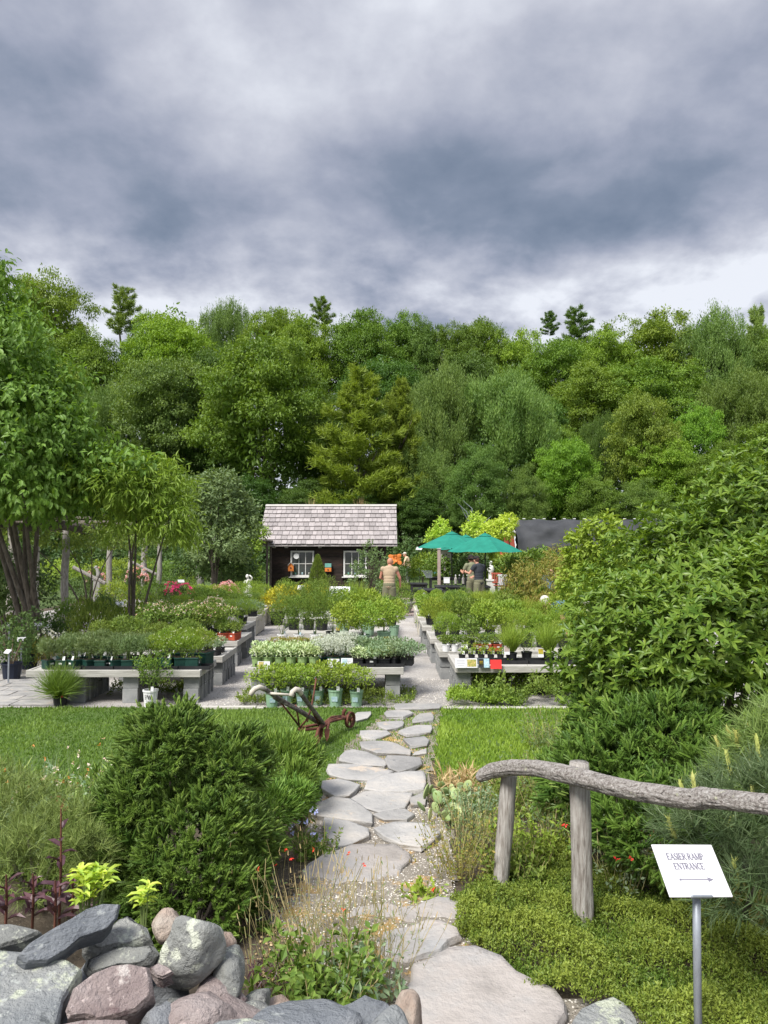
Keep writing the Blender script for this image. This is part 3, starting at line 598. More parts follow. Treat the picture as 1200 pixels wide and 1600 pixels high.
# ------------------------------------------------------------------ log handrail
def rail():
    t = thing('log_handrail', 'crooked weathered grey log handrail on two rough posts beside the stone steps', 'handrail', GH(905, 1455))
    o = np.array(t.location)
    px = [(748, 1216, 4.42, 9), (756, 1210, 4.40, 13), (770, 1204, 4.36, 15), (800, 1199, 4.22, 15.5), (840, 1200, 4.02, 16), (880, 1208, 3.84, 18), (915, 1217, 3.70, 19), (950, 1227, 3.58, 19), (1000, 1237, 3.42, 19), (1040, 1243, 3.32, 20), (1080, 1250, 3.20, 20.5), (1096, 1248, 3.17, 22.5), (1112, 1248, 3.12, 20), (1150, 1252, 3.02, 20), (1210, 1258, 2.9, 21), (1330, 1270, 2.7, 22), (1500, 1285, 2.5, 24)]
    pts = [P(a, b, d) - o for a, b, d, _ in px]; rs = [q[3] / FPX * q[2] for q in px]
    # resample and roughen like old bark
    V = [Vector(p) for p in pts]; n = 240; m = 52; VV = []; F = []
    cum = [0]
    for i in range(1, len(V)): cum.append(cum[-1] + (V[i] - V[i - 1]).length)
    cen = []; rad = []
    for k in range(n):
        s = cum[-1] * k / (n - 1); cen.append(Vector([float(np.interp(s, cum, [v[j] for v in V])) for j in range(3)])); rad.append(float(np.interp(s, cum, rs)))
    for _ in range(3): cen = [cen[0]] + [(cen[i - 1] + cen[i] * 2 + cen[i + 1]) / 4 for i in range(1, n - 1)] + [cen[-1]]
    a = Vector((0, 0, 1))
    for k in range(n):
        tt = (cen[min(k + 1, n - 1)] - cen[max(k - 1, 0)]).normalized(); a = (a - tt * a.dot(tt)).normalized(); b = tt.cross(a); s = cum[-1] * k / (n - 1)
        for j in range(m):
            th = 2 * math.pi * j / m; q = Vector((math.cos(th) * 2.2, math.sin(th) * 2.2, s * 2.2))
            gr = abs(mn.noise(Vector((math.cos(th) * 3.2, math.sin(th) * 3.2, s * 2.6 + .4 * math.sin(th * 2))))); g2 = abs(mn.noise(Vector((math.cos(th) * 6, math.sin(th) * 6, s * 5 + 9))))
            r = rad[k] * (1 + .12 * mn.noise(q) - .17 * max(0, 1 - gr / .08) - .08 * max(0, 1 - g2 / .10) + .04 * mn.noise(q * 6)) * .76; VV.append(cen[k] + (a * math.cos(th) + b * math.sin(th)) * r)
    for k in range(n - 1):
        for j in range(m): F.append((k * m + j, k * m + (j + 1) % m, (k + 1) * m + (j + 1) % m, (k + 1) * m + j))
    F += [tuple(range(m))[::-1], tuple((n - 1) * m + j for j in range(m))]
    mb = MB(); mb.add(VV, F); mb.build('log', M['log'], t, smooth=True)
    for (bx, by, tx, ty, d, w, sd) in ((779, 1388, 796, 1205, 4.36, 12.5, 3), (912, 1462, 905, 1191, 3.86, 16, 4)):
        b0 = P(bx, by, d) - o; t0 = P(tx, ty, d) - o; b0[2] = float(H(*P(bx, by, d)[:2])) - .1 - o[2]
        ax = Vector(t0 - b0); mb = MB(); rr = w / FPX * d; n = 26; mm = 20; VV = []; F = []
        for k in range(n):
            for j in range(mm):
                th = 2 * math.pi * j / mm; s = k / (n - 1); q = Vector((math.cos(th) * 2, math.sin(th) * 2, s * 3 + sd * 9))
                r = rr * (1 + .10 * mn.noise(q) + .10 * min(0, mn.noise(Vector((math.cos(th) * 5, math.sin(th) * 5, s * 2 + sd))))) * (1.04 - .08 * s) * (.93 if k == n - 1 else 1)
                VV.append(Vector(b0) + ax * s + Vector((math.cos(th) * r, math.sin(th) * r, 0)))
        for k in range(n - 1):
            for j in range(mm): F.append((k * mm + j, k * mm + (j + 1) % mm, (k + 1) * mm + (j + 1) % mm, (k + 1) * mm + j))
        F += [tuple(range(mm))[::-1], tuple((n - 1) * mm + j for j in range(mm))]
        mb.add(VV, F); mb.build('post', M['post'], t, smooth=True)
rail()
# ------------------------------------------------------------------ lettering: strokes with serifs
GL = {  # strokes: (x0,y0,x1,y1,weight) thin=.05 thick=.11 ; serifs added by hand
 'E': [(.12, 0, .12, 1, .11), (.12, .97, .62, .97, .05), (.12, .5, .5, .5, .05), (.12, .03, .64, .03, .05), (.61, .82, .61, .97, .05), (.63, .03, .63, .2, .05), (.5, .42, .5, .58, .04), (0, .97, .14, .97, .05), (0, .03, .14, .03, .05)],
 'A': [(.06, 0, .38, 1, .05), (.38, 1, .74, 0, .11), (.18, .34, .6, .34, .05), (0, .02, .18, .02, .05), (.62, .02, .86, .02, .05)],
 'S': [(.52, .82, .44, .95, .06), (.44, .95, .22, .97, .06), (.22, .97, .08, .82, .08), (.08, .82, .12, .62, .1), (.12, .62, .44, .42, .11), (.44, .42, .52, .22, .1), (.52, .22, .40, .05, .08), (.40, .05, .16, .03, .06), (.16, .03, .05, .2, .06)],
 'I': [(.14, 0, .14, 1, .11), (0, .97, .28, .97, .05), (0, .03, .28, .03, .05)],
 'R': [(.12, 0, .12, 1, .11), (0, .97, .4, .97, .05), (0, .03, .26, .03, .05), (.4, .97, .56, .85, .07), (.56, .85, .56, .65, .1), (.56, .65, .4, .52, .07), (.4, .52, .12, .52, .05), (.34, .52, .68, .02, .1), (.6, .02, .8, .02, .05)],
 'M': [(.1, 0, .1, 1, .05), (.1, 1, .48, .05, .11), (.48, .05, .86, 1, .05), (.86, 0, .86, 1, .11), (0, .02, .22, .02, .05), (.74, .02, 1, .02, .05), (0, .98, .14, .98, .05), (.84, .98, 1, .98, .05)],
 'P': [(.12, 0, .12, 1, .11), (0, .97, .4, .97, .05), (0, .03, .26, .03, .05), (.4, .97, .57, .84, .07), (.57, .84, .57, .62, .1), (.57, .62, .4, .47, .07), (.4, .47, .12, .47, .05)],
 'N': [(.1, 0, .1, 1, .05), (.1, 1, .7, 0, .11), (.7, 0, .7, 1, .05), (0, .02, .22, .02, .05), (.58, .98, .82, .98, .05), (0, .98, .12, .98, .05)],
 'T': [(.34, 0, .34, 1, .11), (.02, .97, .66, .97, .05), (.02, .82, .02, .97, .05), (.66, .82, .66, .97, .05), (.2, .03, .48, .03, .05)],
 'C': [(.66, .78, .56, .95, .06), (.56, .95, .34, .98, .06), (.34, .98, .12, .78, .09), (.12, .78, .06, .5, .11), (.06, .5, .12, .22, .11), (.12, .22, .34, .02, .09), (.34, .02, .56, .05, .06), (.56, .05, .68, .2, .05), (.66, .78, .66, .97, .05)],
 'W': [(.04, 1, .3, 0, .11), (.3, 0, .52, .9, .05), (.52, .9, .76, 0, .11), (.76, 0, 1, 1, .05), (0, .98, .16, .98, .05), (.9, .98, 1.1, .98, .05)],
 ' ': []}
ADV = {'E': .74, 'A': .86, 'S': .64, 'I': .38, 'R': .82, 'M': 1.08, 'P': .70, 'N': .90, 'T': .76, 'C': .80, 'W': 1.14, ' ': .30}
def text_quads(s, x, z, h, mb, y=0., bold=1.):
    w = sum(ADV[c] for c in s) * h * .8; x -= w / 2
    for c in s:
        for (x0, y0, x1, y1, wt) in GL[c]:
            a = Vector((x + x0 * h * .8, z + y0 * h)); b = Vector((x + x1 * h * .8, z + y1 * h)); d = (b - a); n = Vector((-d.y, d.x)).normalized() * wt * h * .5 * bold; e = d.normalized() * h * .015
            mb.add([(q.x, y, q.y) for q in (a - e - n, b + e - n, b + e + n, a - e + n)], [(0, 1, 2, 3)])
        x += ADV[c] * h * .8
def sign():
    s = .25 / .28; c = CAM + np.array([1.279, 3.143, -1.352]) * s; w, h = .25, .193
    base = np.array([c[0] + .012, c[1] + .0, float(H(c[0], c[1]))])
    t = thing('ramp_sign', 'white tilted sign reading EASIER RAMP ENTRANCE with a right arrow on a grey metal post', 'sign', base)
    e = Euler((-.826, .071, .165), 'XYZ'); o = Vector(c - base)
    board = MB().box((0, 0, 0), (w, .006, h), None, .002).build('board', M['paper'], t, o, e)
    fr = MB()
    for (x, z, a, b) in ((0, .0955, .236, .0012), (0, -.0862, .236, .0012), (-.1175, .0045, .0012, .182), (.1175, .0045, .0012, .182)): pass
    def rect(mb, cx, cz, a, b, q=.0012):
        for (x, z, u, v) in ((cx, cz + b / 2, a + q, q), (cx, cz - b / 2, a + q, q), (cx - a / 2, cz, q, b - q), (cx + a / 2, cz, q, b - q)): mb.add([(x - u / 2, -.0042, z - v / 2), (x + u / 2, -.0042, z - v / 2), (x + u / 2, -.0042, z + v / 2), (x - u / 2, -.0042, z + v / 2)], [(0, 1, 2, 3)])
    m1 = MB(); rect(m1, 0, 0, .222, .166); rect(m1, -.006, .030, .158, .088, .001); m1.build('printed_border', M['paleink'], board)
    m2 = MB(); text_quads('EASIER RAMP', -.006, .038, .0235, m2, -.0044, 1.9); text_quads('ENTRANCE', -.004, .002, .0235, m2, -.0044, 1.9); m2.build('lettering', M['ink'], board)
    m3 = MB(); y = -.0044; z = -.035
    m3.add([(-.058, y, z - .0016), (.055, y, z - .0016), (.055, y, z + .0016), (-.058, y, z + .0016)], [(0, 1, 2, 3)])
    m3.add([(.05, y - .0001, z - .0085), (.074, y - .0001, z), (.05, y - .0001, z + .0085)], [(0, 1, 2)])
    m3.add([(-.060 + .0045 * math.cos(a * .785), y - .0001, z + .0045 * math.sin(a * .785)) for a in range(8)], [tuple(range(8))]); m3.build('arrow', M['ink'], board)
    MB().box((0, -.001, -.0945), (.085, .016, .010), None, .003).build('clip', M['galv'], board)
    top = e.to_matrix() @ Vector((0, .010, -.06)) + o
    MB().tube([(top[0] * .2, top[1] * .2, -.15), (top[0] * .6, top[1] * .6, top[2] * .5), (top[0], top[1], top[2])], .0145, 14).build('post', M['galv'], t, smooth=True)
    MB().box((0, .009, -.05), (.06, .012, .06), None, .003).build('bracket', M['galv'], board)
sign()
# ================================================================== the shed
def shed():
    ox, oy = -2.26, 30.0
    t = thing('garden_shed', 'small dark wooden shed with a grey shingle roof and two white framed windows', 'shed', (ox, oy, 0)); rg = random.Random(8)
    x0, x1, dep, ez = -2.29, 2.29, 3.6, 2.12
    wall = MB().box((0, dep / 2 + .06, ez / 2), (x1 - x0 - .06, dep - .06, ez)).build('wall', M['siding'], t)
    WN = [(-1.52 , .78, .95, 1.05), (.62, .78, .95, 1.05)]            # x, z, w, h
    pm = MB().box((0, 0, 0), (1, .028, .152), None, .006).mesh('plank', M['siding'])
    z = .10
    while z < ez + .1:
        cuts = [(x0, x1)]
        for (wx, wz, ww, wh) in WN:
            if wz - .13 < z < wz + wh + .05:
                n = []
                for (a, b) in cuts:
                    if a < wx - .04 and b > wx + ww + .04: n += [(a, wx - .03), (wx + ww + .03, b)]
                    else: n.append((a, b))
                cuts = n
        for a, b in cuts: link('plank', pm, wall, ((a + b) / 2, -.002 + rg.uniform(-.004, .004), z), (.08, 0, rg.uniform(-.002, .002)), (b - a, 1, 1))
        z += .142
    for sx in (x0 - .01, x1 + .01): MB().box((sx, .02, ez / 2), (.10, .10, ez), None, .008).build('corner_board', M['siding'], t)
    for (wx, wz, ww, wh) in WN:
        w = link('window', MB().box((0, .05, 0), (ww, .02, wh)).mesh('window', M['dark']), t, (wx + ww / 2, -.03, wz + wh / 2))  # black backing sheet stands in for the unlit interior behind the panes
        f = MB()
        for (cx, cz, a, b) in ((0, wh / 2 - .035, ww, .07), (0, -wh / 2 + .035, ww, .07), (-ww / 2 + .035, 0, .07, wh - .14), (ww / 2 - .035, 0, .07, wh - .14)): f.box((cx, 0, cz), (a, .05, b), None, .005)
        f.build('frame', M['trim'], w); mu = MB()
        iw, ih = ww - .14, wh - .14
        for q in (-1, 1): mu.box((q * iw / 6, -.004, 0), (.028, .028, ih))
        mu.box((0, -.002, 0), (iw, .030, .028)); mu.build('glazing_bar', M['trim'], w)
        for i in range(3):
            for j in range(2): MB().box(((i - 1) * iw / 3, .012, (j - .5) * ih / 2), (iw / 3 - .03, .006, ih / 2 - .03)).build('pane', M['glass'], w)
        MB().box((0, -.05, -wh / 2 - .02), (ww + .12, .13, .04), None, .006).build('sill', M['trim'], w)
        for k in range(3): MB().lathe([(.03, 0), (.04, .07), (.015, .10), (.018, .16)], 8, ((k - 1) * .27, .03, -ih / 2 + .02)).build('ornament', M[('teal', 'bluecard', 'stonepot')[k]], w)
    # roof: ridge runs left-right, courses of loose shingles on the near slope
    ex0, ex1 = -2.80, 2.79; ey, ry, rz = -.42, 1.65, 3.72; sl = math.hypot(ry - ey, rz - ez + .06); an = math.atan2(rz - ez + .06, ry - ey)
    V = [(ex0, ey, ez - .06), (ex1, ey, ez - .06), (ex1 , ry, rz - .02), (ex0 , ry, rz - .02), (ex0, dep + .4, ez - .06), (ex1, dep + .4, ez - .06)]
    roof = MB().add(V + [(v[0], v[1], v[2] - .05) for v in V], [(0, 1, 2, 3), (3, 2, 5, 4), (7, 6, 9, 8), (8, 9, 10, 11), (0, 6, 7, 1), (4, 5, 11, 10), (0, 3, 9, 6), (3, 4, 10, 9), (1, 7, 8, 2), (2, 8, 11, 5)]).build('roof', M['shingle'], t)
    me = [MB().box((0, 0, 0), (1, .36, .022), (-.11 - .02 * q, 0, 0), .005).mesh('shingle', M['shingle']) for q in range(3)]
    rows = 9; e = sl / rows
    for side in (0, 1):
        for r_ in range(rows):
            x = ex0 + .004 - (.12 if r_ % 2 else 0)
            while x < ex1 - .01:
                w = rg.uniform(.17, .31); a, b = max(x, ex0), min(x + w, ex1); x += w
                if b - a < .04: continue
                s = e * r_ + .15 + rg.uniform(-.008, .007); yy, zz = ey + math.cos(an) * s, ez - .06 + math.sin(an) * s + .046
                if side == 0: link('shingle', rg.choice(me), roof, ((a + b) / 2, yy, zz), (an, 0, rg.uniform(-.012, .012)), (b - a - .012, 1, 1))
            if side == 1:
                s = e * r_ + .17; yy = dep - .02 + .42 - math.cos(an) * s
                MB().box((0, 0, 0), (ex1 - ex0, .40, .026), (-an, 0, 0)).build('shingle_course', M['shingle'], roof, (0, yy, ez - .06 + math.sin(an) * s + .03))
    MB().box((0, ry - .05, rz + .035), (ex1 - ex0 + .02, .16, .03), (.5, 0, 0), .004).box((0, ry + .09, rz + .03), (ex1 - ex0 + .02, .16, .03), (-.5, 0, 0), .004).build('ridge_board', M['plank'], roof)
    for x in (-2.18, -1.52 - .17, .62 - .95): MB().box((x, -.07, ez - .13), (.13, .10, .10), None, .01).build('rafter_end', M['plank'], t)
    for k in (-1, 1):                                      # gable triangles
        x = k * 2.26; MB().add([(x, .05, ez - .02), (x, dep, ez - .02), (x, ry, rz - .06), (x + k * .03, .05, ez - .02), (x + k * .03, dep, ez - .02), (x + k * .03, ry, rz - .06)], [(0, 1, 2), (3, 5, 4), (0, 3, 4, 1), (1, 4, 5, 2), (2, 5, 3, 0)]).build('gable', M['siding'], t)
    return t
shed()
def birdhouse(px, py, d, mat, roofm, label, gable=True, s=1.):
    c = P(px, py, d); t = thing('birdhouse', label, 'birdhouse', c)
    if gable:
        w, h, r = .11 * s, .22 * s, .12 * s
        V = [(-w, 0, -h / 2), (w, 0, -h / 2), (w, 0, h / 2), (0, 0, h / 2 + r), (-w, 0, h / 2)]; V += [(x, -.14, z) for x, _, z in V]
        MB().add(V, [(0, 1, 2, 3, 4), (9, 8, 7, 6, 5), (0, 5, 6, 1), (1, 6, 7, 2), (2, 7, 8, 3), (3, 8, 9, 4), (4, 9, 5, 0)]).build('box', M[mat], t)
        for k in (-1, 1): MB().box((k * w * .55, -.08, h / 2 + r * .62), (w * 1.5, .20, .02), (0, k * math.atan2(r, w), 0)).build('roof', M[roofm], t)
    else:
        MB().box((0, -.06, -.08), (.26, .12, .16), None, .01).build('box', M[mat], t); MB().box((0, -.065, .09), (.26, .13, .16), None, .01).build('upper_box', M[roofm], t)
    MB().lathe([(.03, 0), (.03, .006)], 10).build('dark_hole_disc', M['dark'], t, (0, -.145 if gable else -.128, .02 if gable else -.08), (R(90), 0, 0))  # solid black disc, its colour stands in for the shade inside a hole
birdhouse(455, 888, 29.93, 'orange', 'plank', 'small orange birdhouse with pointed roof on the shed wall left of the window')
birdhouse(513, 887, 29.93, 'orange', 'teal', 'square orange birdhouse with teal top between the two shed windows', False)
b_ = thing('hanging_disc', 'round white disc hanging at the left edge of the shed window', 'ornament', P(463, 869, 29.85)); MB().lathe([(.11, -.012), (.115, 0), (.11, .012)], 16).build('disc', M['white'], b_, None, (R(90), 0, 0)); MB().tube([(0, 0, .1), (0, .06, .3)], .006, 5).build('string', M['plank'], b_)
# ================================================================== shade house
def shade_house():
    ox, oy = 6.45, 36.0; t = thing('shade_house', 'long hoop house under wrinkled black shade cloth with red door posts', 'greenhouse', (ox, oy, 0))
    L = 9.0; n, m = 90, 34; V = []; W_ = 4.4
    def prof(s):                                       # s 0..1 over the hoop from the near eave to the far eave
        a = math.pi * (.03 + .94 * s); y = W_ / 2 - math.cos(a) * W_ / 2 / math.cos(math.pi * .03); z = 1.0 + 2.40 * math.sin(a) ** .85; return y, z
    for i in range(n + 1):
        x = L * i / n
        for j in range(m + 1):
            s = j / m; y, z = prof(s); sag = .09 * math.sin(math.pi * (x % 1.5) / 1.5)
            wv =   .15 * mn.noise(Vector((x * .8, s * 16, 1))) + .09 * mn.noise(Vector((x * 2.3 + s * 4, s * 22, 5)))
            rid = .05 * max(0, 1 - abs((x % 1.5) - .75 - .72) / .06)
            V.append((x + .1 * (1 - s), y - (wv - sag * .6) * (1 if s < .5 else -1) + 0, z - sag * .7 * math.sin(math.pi * s) + rid * .4 + wv * .5))
    F = [(i * (m + 1) + j, (i + 1) * (m + 1) + j, (i + 1) * (m + 1) + j + 1, i * (m + 1) + j + 1) for i in range(n) for j in range(m)]
    MB().add(V, F).build('shade_cloth', M['cloth'], t, smooth=True)
    for k in range(7):
        x = L * k / 6; MB().tube([(x, W_ / 2 + (prof(s)[0] - W_ / 2) * .95, prof(s)[1] - .14) for s in np.linspace(0, 1, 14)], .03, 6).build('hoop', M['galv'], t)
    for k in range(17): MB().box((.25 + k * .52, W_ / 2 - .05, 3.42), (.13, .10, .035)).build('clip', M['white'], t)
    for k in range(7): s = .1 + .06 * k; y, z = prof(s); MB().box((-.02, y, z + .02), (.05, .10, .10)).build('clip', M['white'], t)
    MB().add([(0.02, prof(s)[0], prof(s)[1] - .01) for s in np.linspace(.14, .86, 13)], [tuple(range(13))]).build('end_cloth', M['cloth'], t)
    for y, w in ((.75, .22), (2.55, .22)): MB().box((-.06, y, 1.32), (.24, w, 2.64), None, .01).build('door_post', M['red'], t)
    MB().box((-.06, 1.65, 2.70), (.26, 2.2, .10), None, .01).build('lintel', M['plank'], t)
    d = MB().box((0, .35, .98), (.06, .72, 1.92), None, .01).build('door', M['red'], t, (-.22, .92, 0), (0, 0, .5)); MB().box((-.04, .35, 1.2), (.02, .5, .8)).build('panel', M['orange'], d)
    for y in (.05, W_ - .05):
        for k in range(7): MB().tube([(L * k / 6, y, 0), (L * k / 6, y, 1.75)], .04, 6).build('side_post', M['galv'], t)
shade_house()
# ================================================================== pergola on the left
def pergola():
    t = thing('pergola', 'long rustic log pergola with grey posts and rough beams at left behind the tree', 'pergola', (-8.6, 17, 0)); o = np.array((-8.6, 17, 0)); rg = random.Random(3)
    def post(x, y, z, r, lx=0, ly=0, name='post'):
        pts = [(x - o[0] + lx * s + rg.uniform(-.02, .02), y - o[1] + ly * s, z * s) for s in np.linspace(0, 1, 6)]
        MB().tube(pts, [r * (1.12 - .2 * s) for s in np.linspace(0, 1, 6)], 10, seed=int(x * 50) % 999, wob=.08).build(name, M['post'], t, smooth=True)
    for px, d, r in ((22, 17, .13), (103, 18.6, .09), (172, 24, .09), (226, 28, .11), (250, 31, .10)): post((px - 600) / FPX * d, d, 2.46, r)
    for px, d, r in ((58, 20, .08), (205, 31, .09)): post((px - 600) / FPX * d, d, 2.4, r)
    post((318 - 600) / FPX * 30, 30, 3.7, .14, -.62, 0); post((312 - 600) / FPX * 31, 31, 2.5, .12, .25, 0); post((334 - 600) / FPX * 33, 33, 2.4, .1)
    for (a, b, z) in (((-10.4, 16.6), (-7.6, 18.6), 2.5), ((-7.85, 17.8), (-8.1, 32.5), 2.54), ((-10.6, 17), (-10.2, 33), 2.54), ((-8.9, 23.6), (-8.2, 24.6), 2.62), ((-10.6, 31.3), (-7.2, 30.2), 2.60)):
        n = 9; MB().tube([(a[0] + (b[0] - a[0]) * s - o[0], a[1] + (b[1] - a[1]) * s - o[1], z + rg.uniform(-.03, .03)) for s in np.linspace(0, 1, n)], .10, 9, seed=n, wob=.1).build('beam', M['bark'], t, smooth=True)
    for k in range(14):
        y = 17.4 + k * 1.1; MB().tube([(-10.9 - o[0], y - o[1] + rg.uniform(-.1, .1), 2.68), (-7.3 - o[0], y - o[1] + rg.uniform(-.1, .1), 2.68 + rg.uniform(-.03, .05))], .05, 7, seed=k, wob=.1).build('rafter', M['bark'], t)
    for (x, y, a) in ((-7.7, 20.5, .7), (-8.3, 27, .7)): MB().tube([(x - o[0] - .9, y - o[1], 1.45), (x - o[0], y - o[1], 1.0)], .05, 7).build('brace', M['post'], t)
    for k in range(3): MB().box((-9.4 - o[0] + k * .8, 17.4 - o[1], 2.83), (.78, 1.6, .02), (.04, 0, 0)).build('roof_sheet', M['paper'], t)
pergola()
# ================================================================== benches on cinder blocks
BLK = {}
def blockmesh(kind):
    if kind in BLK: return BLK[kind]
    m = MB()
    if kind == 'end': m.box((0, 0, 0), (.165, .372, .182)).box((0, -.17, 0), (.20, .05, .188), None, .006).box((0, .17, 0), (.20, .05, .188), None, .006).box((0, 0, 0), (.20, .05, .187), None, .006)
    BLK[kind] = m.mesh('cinder_block', M['block']); return BLK[kind]
def bench(label, x0, x1, y0, y1, ztop=.43, xs=None, mat='plank', group='plant benches of planks on cinder blocks', seed=0, end=None):
    rg = random.Random(seed); cx, cy = (x0 + x1) / 2, y0; t = thing('plant_bench', label, 'bench', (cx, cy, 0), 0, group); w = x1 - x0; dep = y1 - y0
    xs = xs or [x0 + .12, x1 - .12]
    for x in xs:
        for y in (y0 + .24, y1 - .22):
            for k in range(2): link('cinder_block', blockmesh('end'), t, (x - cx + rg.uniform(-.008, .008), y - cy + rg.uniform(-.01, .01), .096 + .19 * k), (0, 0, rg.uniform(-.03, .03)))
    n = max(3, int(dep / .16)); 
    for k in range(n): MB().box((0, dep * (k + .5) / n, ztop - .02), (w - .03, dep / n - .02, .036), None, .004).build('plank', M[mat], t, (rg.uniform(-.01, .01), 0, 0))
    MB().box((0, -.02, ztop - .035), (w, .038, .092), (0, 0, rg.uniform(-.002, .002)), .005).build('front_board', M[mat], t)
    for k in (-1, 1): MB().box((k * (w / 2 - .018), dep / 2, ztop - .036), (.036, dep - .005, .088), None, .005).build('side_board', M[end or mat], t)
    if end:
        for k in (-1, 1): MB().box((k * (w / 2 - .035), dep / 2, .21), (.03, dep - .1, .36), None, .005).build('end_panel', M[end], t)
    return t
bench('long front left bench of weathered planks holding green pots, nearest the lawn', -4.62, -2.37, 9.66, 10.55, xs=[-3.98, -3.30, -2.50], seed=1)
bench('second left bench behind the front one, holding small white flowers', -3.9, -2.34, 10.85, 11.85, seed=2)
bench('left bench whose path end carries the terracotta coloured pots', -4.4, -2.46, 12.55, 13.9, seed=3)
bench('short grey bench just beyond the terracotta pots on the left', -4.4, -2.76, 15.0, 16.0, seed=4)
bench('left bench with pale wooden end panel, nearer of two pale ones', -4.4, -2.86, 16.7, 18.0, seed=5, end='pale_wood')
bench('farthest left bench with pale wooden end panel beside the gravel', -4.4, -2.98, 18.7, 20.2, seed=6, end='pale_wood')
bench('front middle bench between the two gravel paths, mint pots stand under it', -1.80, .26, 9.86, 11.3, xs=[-1.66, .12], seed=7)
bench('second middle bench with large mint green pots on it', -1.70, .24, 11.9, 13.2, seed=8)
bench('third middle bench under tall willowy green plants', -1.9, .22, 13.8, 15.4, seed=9)
bench('farthest middle bench below the tilted white notice', -2.2, .20, 16.2, 18.4, seed=10)
bench('front right bench with picture cards along its edge', .95, 3.9, 10.0, 11.1, xs=[1.07, 2.6, 3.7], seed=11)
bench('second right bench with white pots at its path corner', .84, 3.9, 11.35, 12.4, seed=12)
bench('third right bench carrying bushy green perennials', .80, 3.9, 12.9, 14.1, seed=13)
bench('fourth right bench beneath broad bright foliage', .76, 3.9, 14.8, 16.0, seed=14)
bench('right bench with pale wooden end panel nearer the camera', .76, 3.8, 16.6, 17.8, seed=15, end='pale_wood')
bench('farthest right bench with pale wooden end panel', .78, 3.6, 18.5, 20.0, seed=16, end='pale_wood')
# ================================================================== potted plants
RG = np.random.default_rng(11)
def potparts(t, mat, r, h, tagm='white', plate=None, n=14, rim=.06):
    MB().lathe([(r * .78, 0), (r * .96, h * .9), (r * 1.04, h * .9), (r * 1.04, h), (r * .93, h), (r * .9, h * .86)], n).build('pot', M[mat], t, smooth=False)
    MB().lathe([(r * .9, h * .86), (.001, h * .885)], n, cap=False).build('soil', M['peat'], t)
    if tagm: MB().box((0, 0, 0), (.034, .003, .055), (-.25, 0, .15), .001).build('plant_tag', M[tagm], t, (r * .45, -r * .78, h + .022))
    if plate: MB().box((0, 0, 0), (r * .8, .003, h * .3), (.12, 0, 0)).build('sticker', M[plate], t, (0, -r * .90, h * .48))
def plant_proto(name, cat, potm, r, h, leafm, lobes, n, size, tmpl=T_LEAF, tagm='white', plate=None, flowers=None, square=False, **k):
    t = thing(name, None, cat)
    if square:
        V = []
        MB().box((0, 0, h / 2), (r * 1.7, r * 1.7, h), None, .008).box((0, 0, h - .012), (r * 1.84, r * 1.84, .02), None, .004).build('pot', M[potm], t)
        MB().box((0, 0, h + .001), (r * 1.6, r * 1.6, .006)).build('soil', M['peat'], t)
        if tagm: MB().box((0, 0, 0), (.034, .003, .055), (-.25, 0, .15), .001).build('plant_tag', M[tagm], t, (r * .5, -r * .75, h + .022)); MB().box((0, 0, 0), (.045, .003, .02)).build('sticker', M['white'], t, (0, -r * .86 - .002, h * .6))
    else: potparts(t, potm, r, h, tagm, plate)
    L = [(a[0], a[1], a[2] + h, *a[3:]) for a in lobes]
    foliage(RG, L, n, size, tmpl, **k).build('foliage', L_[leafm], t)
    sm = MB(); stems(sm, RG, (0, 0, h * .9), L, .006, min(5, len(L)), 4, 5); sm.build('stem', M['greenstem'], t)
    if flowers:
        p, o = shell(RG, [(a[0], a[1], a[2] + .02, *a[3:]) for a in L], flowers[1], .05, .0, .1); f = FB(3); tm = t_clump(5, 4, ls=.8)
        f.add(tm, p, o, rsph(RG, len(p)), flowers[2]); f.build('blossom', L_[flowers[0]], t)
    return Proto(t)
def rl(h, r, n=5, sp=.6, seed=0, rv=.55):
    q = np.random.default_rng(seed); return [(q.normal() * r * sp * .6, q.normal() * r * sp * .6, h * q.uniform(.45, .85), r * q.uniform(.45, .8), r * q.uniform(.45, .8), h * q.uniform(.2, .38)) for _ in range(n)] + [(0, 0, h * .45, r * .7, r * .7, h * .42)]
PR = {}
PR['feather'] = plant_proto('potted_plant', 'potted plant', 'greenpot', .085, .12, 'feather', rl(.26, .13, 6, seed=1), 1000, .040, T_THIN, square=True, up=.8, out=.5, tagm='white')
PR['feather2'] = plant_proto('potted_plant', 'potted plant', 'greenpot', .10, .15, 'lime', rl(.26, .15, 6, seed=2), 900, .04, T_THIN, square=True, up=.8, flowers=('whitep', 22, .014))
PR['mint'] = plant_proto('potted_shrub', 'potted plant', 'mintpot', .085, .19, 'bright', rl(.30, .20, 7, seed=3), 900, .036, plate='bluecard', up=.4)
PR['mintbig'] = plant_proto('potted_shrub', 'potted plant', 'mintpot', .13, .24, 'bright', rl(.50, .30, 8, seed=4), 1600, .05, plate='yellow', up=.4)
PR['limesm'] = plant_proto('potted_plant', 'potted plant', 'limepot', .075, .13, 'varieg', rl(.13, .12, 5, seed=5), 420, .038, plate='yellow', tagm='bluecard', up=.5)
PR['silver'] = plant_proto('potted_plant', 'potted plant', 'greenpot', .085, .11, 'silver', rl(.24, .15, 6, seed=6), 1100, .030, T_THIN, square=True, up=.4)
PR['lowvar'] = plant_proto('potted_plant', 'potted plant', 'blackpot', .085, .10, 'varieg', rl(.12, .15, 6, seed=7), 520, .035, square=True, up=.3)
PR['lowgreen'] = plant_proto('potted_plant', 'potted plant', 'blackpot', .085, .10, 'blue', rl(.17, .17, 6, seed=8), 700, .034, square=True, up=.3)
PR['tall'] = plant_proto('potted_shrub', 'potted plant', 'blackpot', .13, .22, 'mid', rl(.75, .27, 9, seed=9), 2200, .05, T_THIN, up=.5, tagm='white')
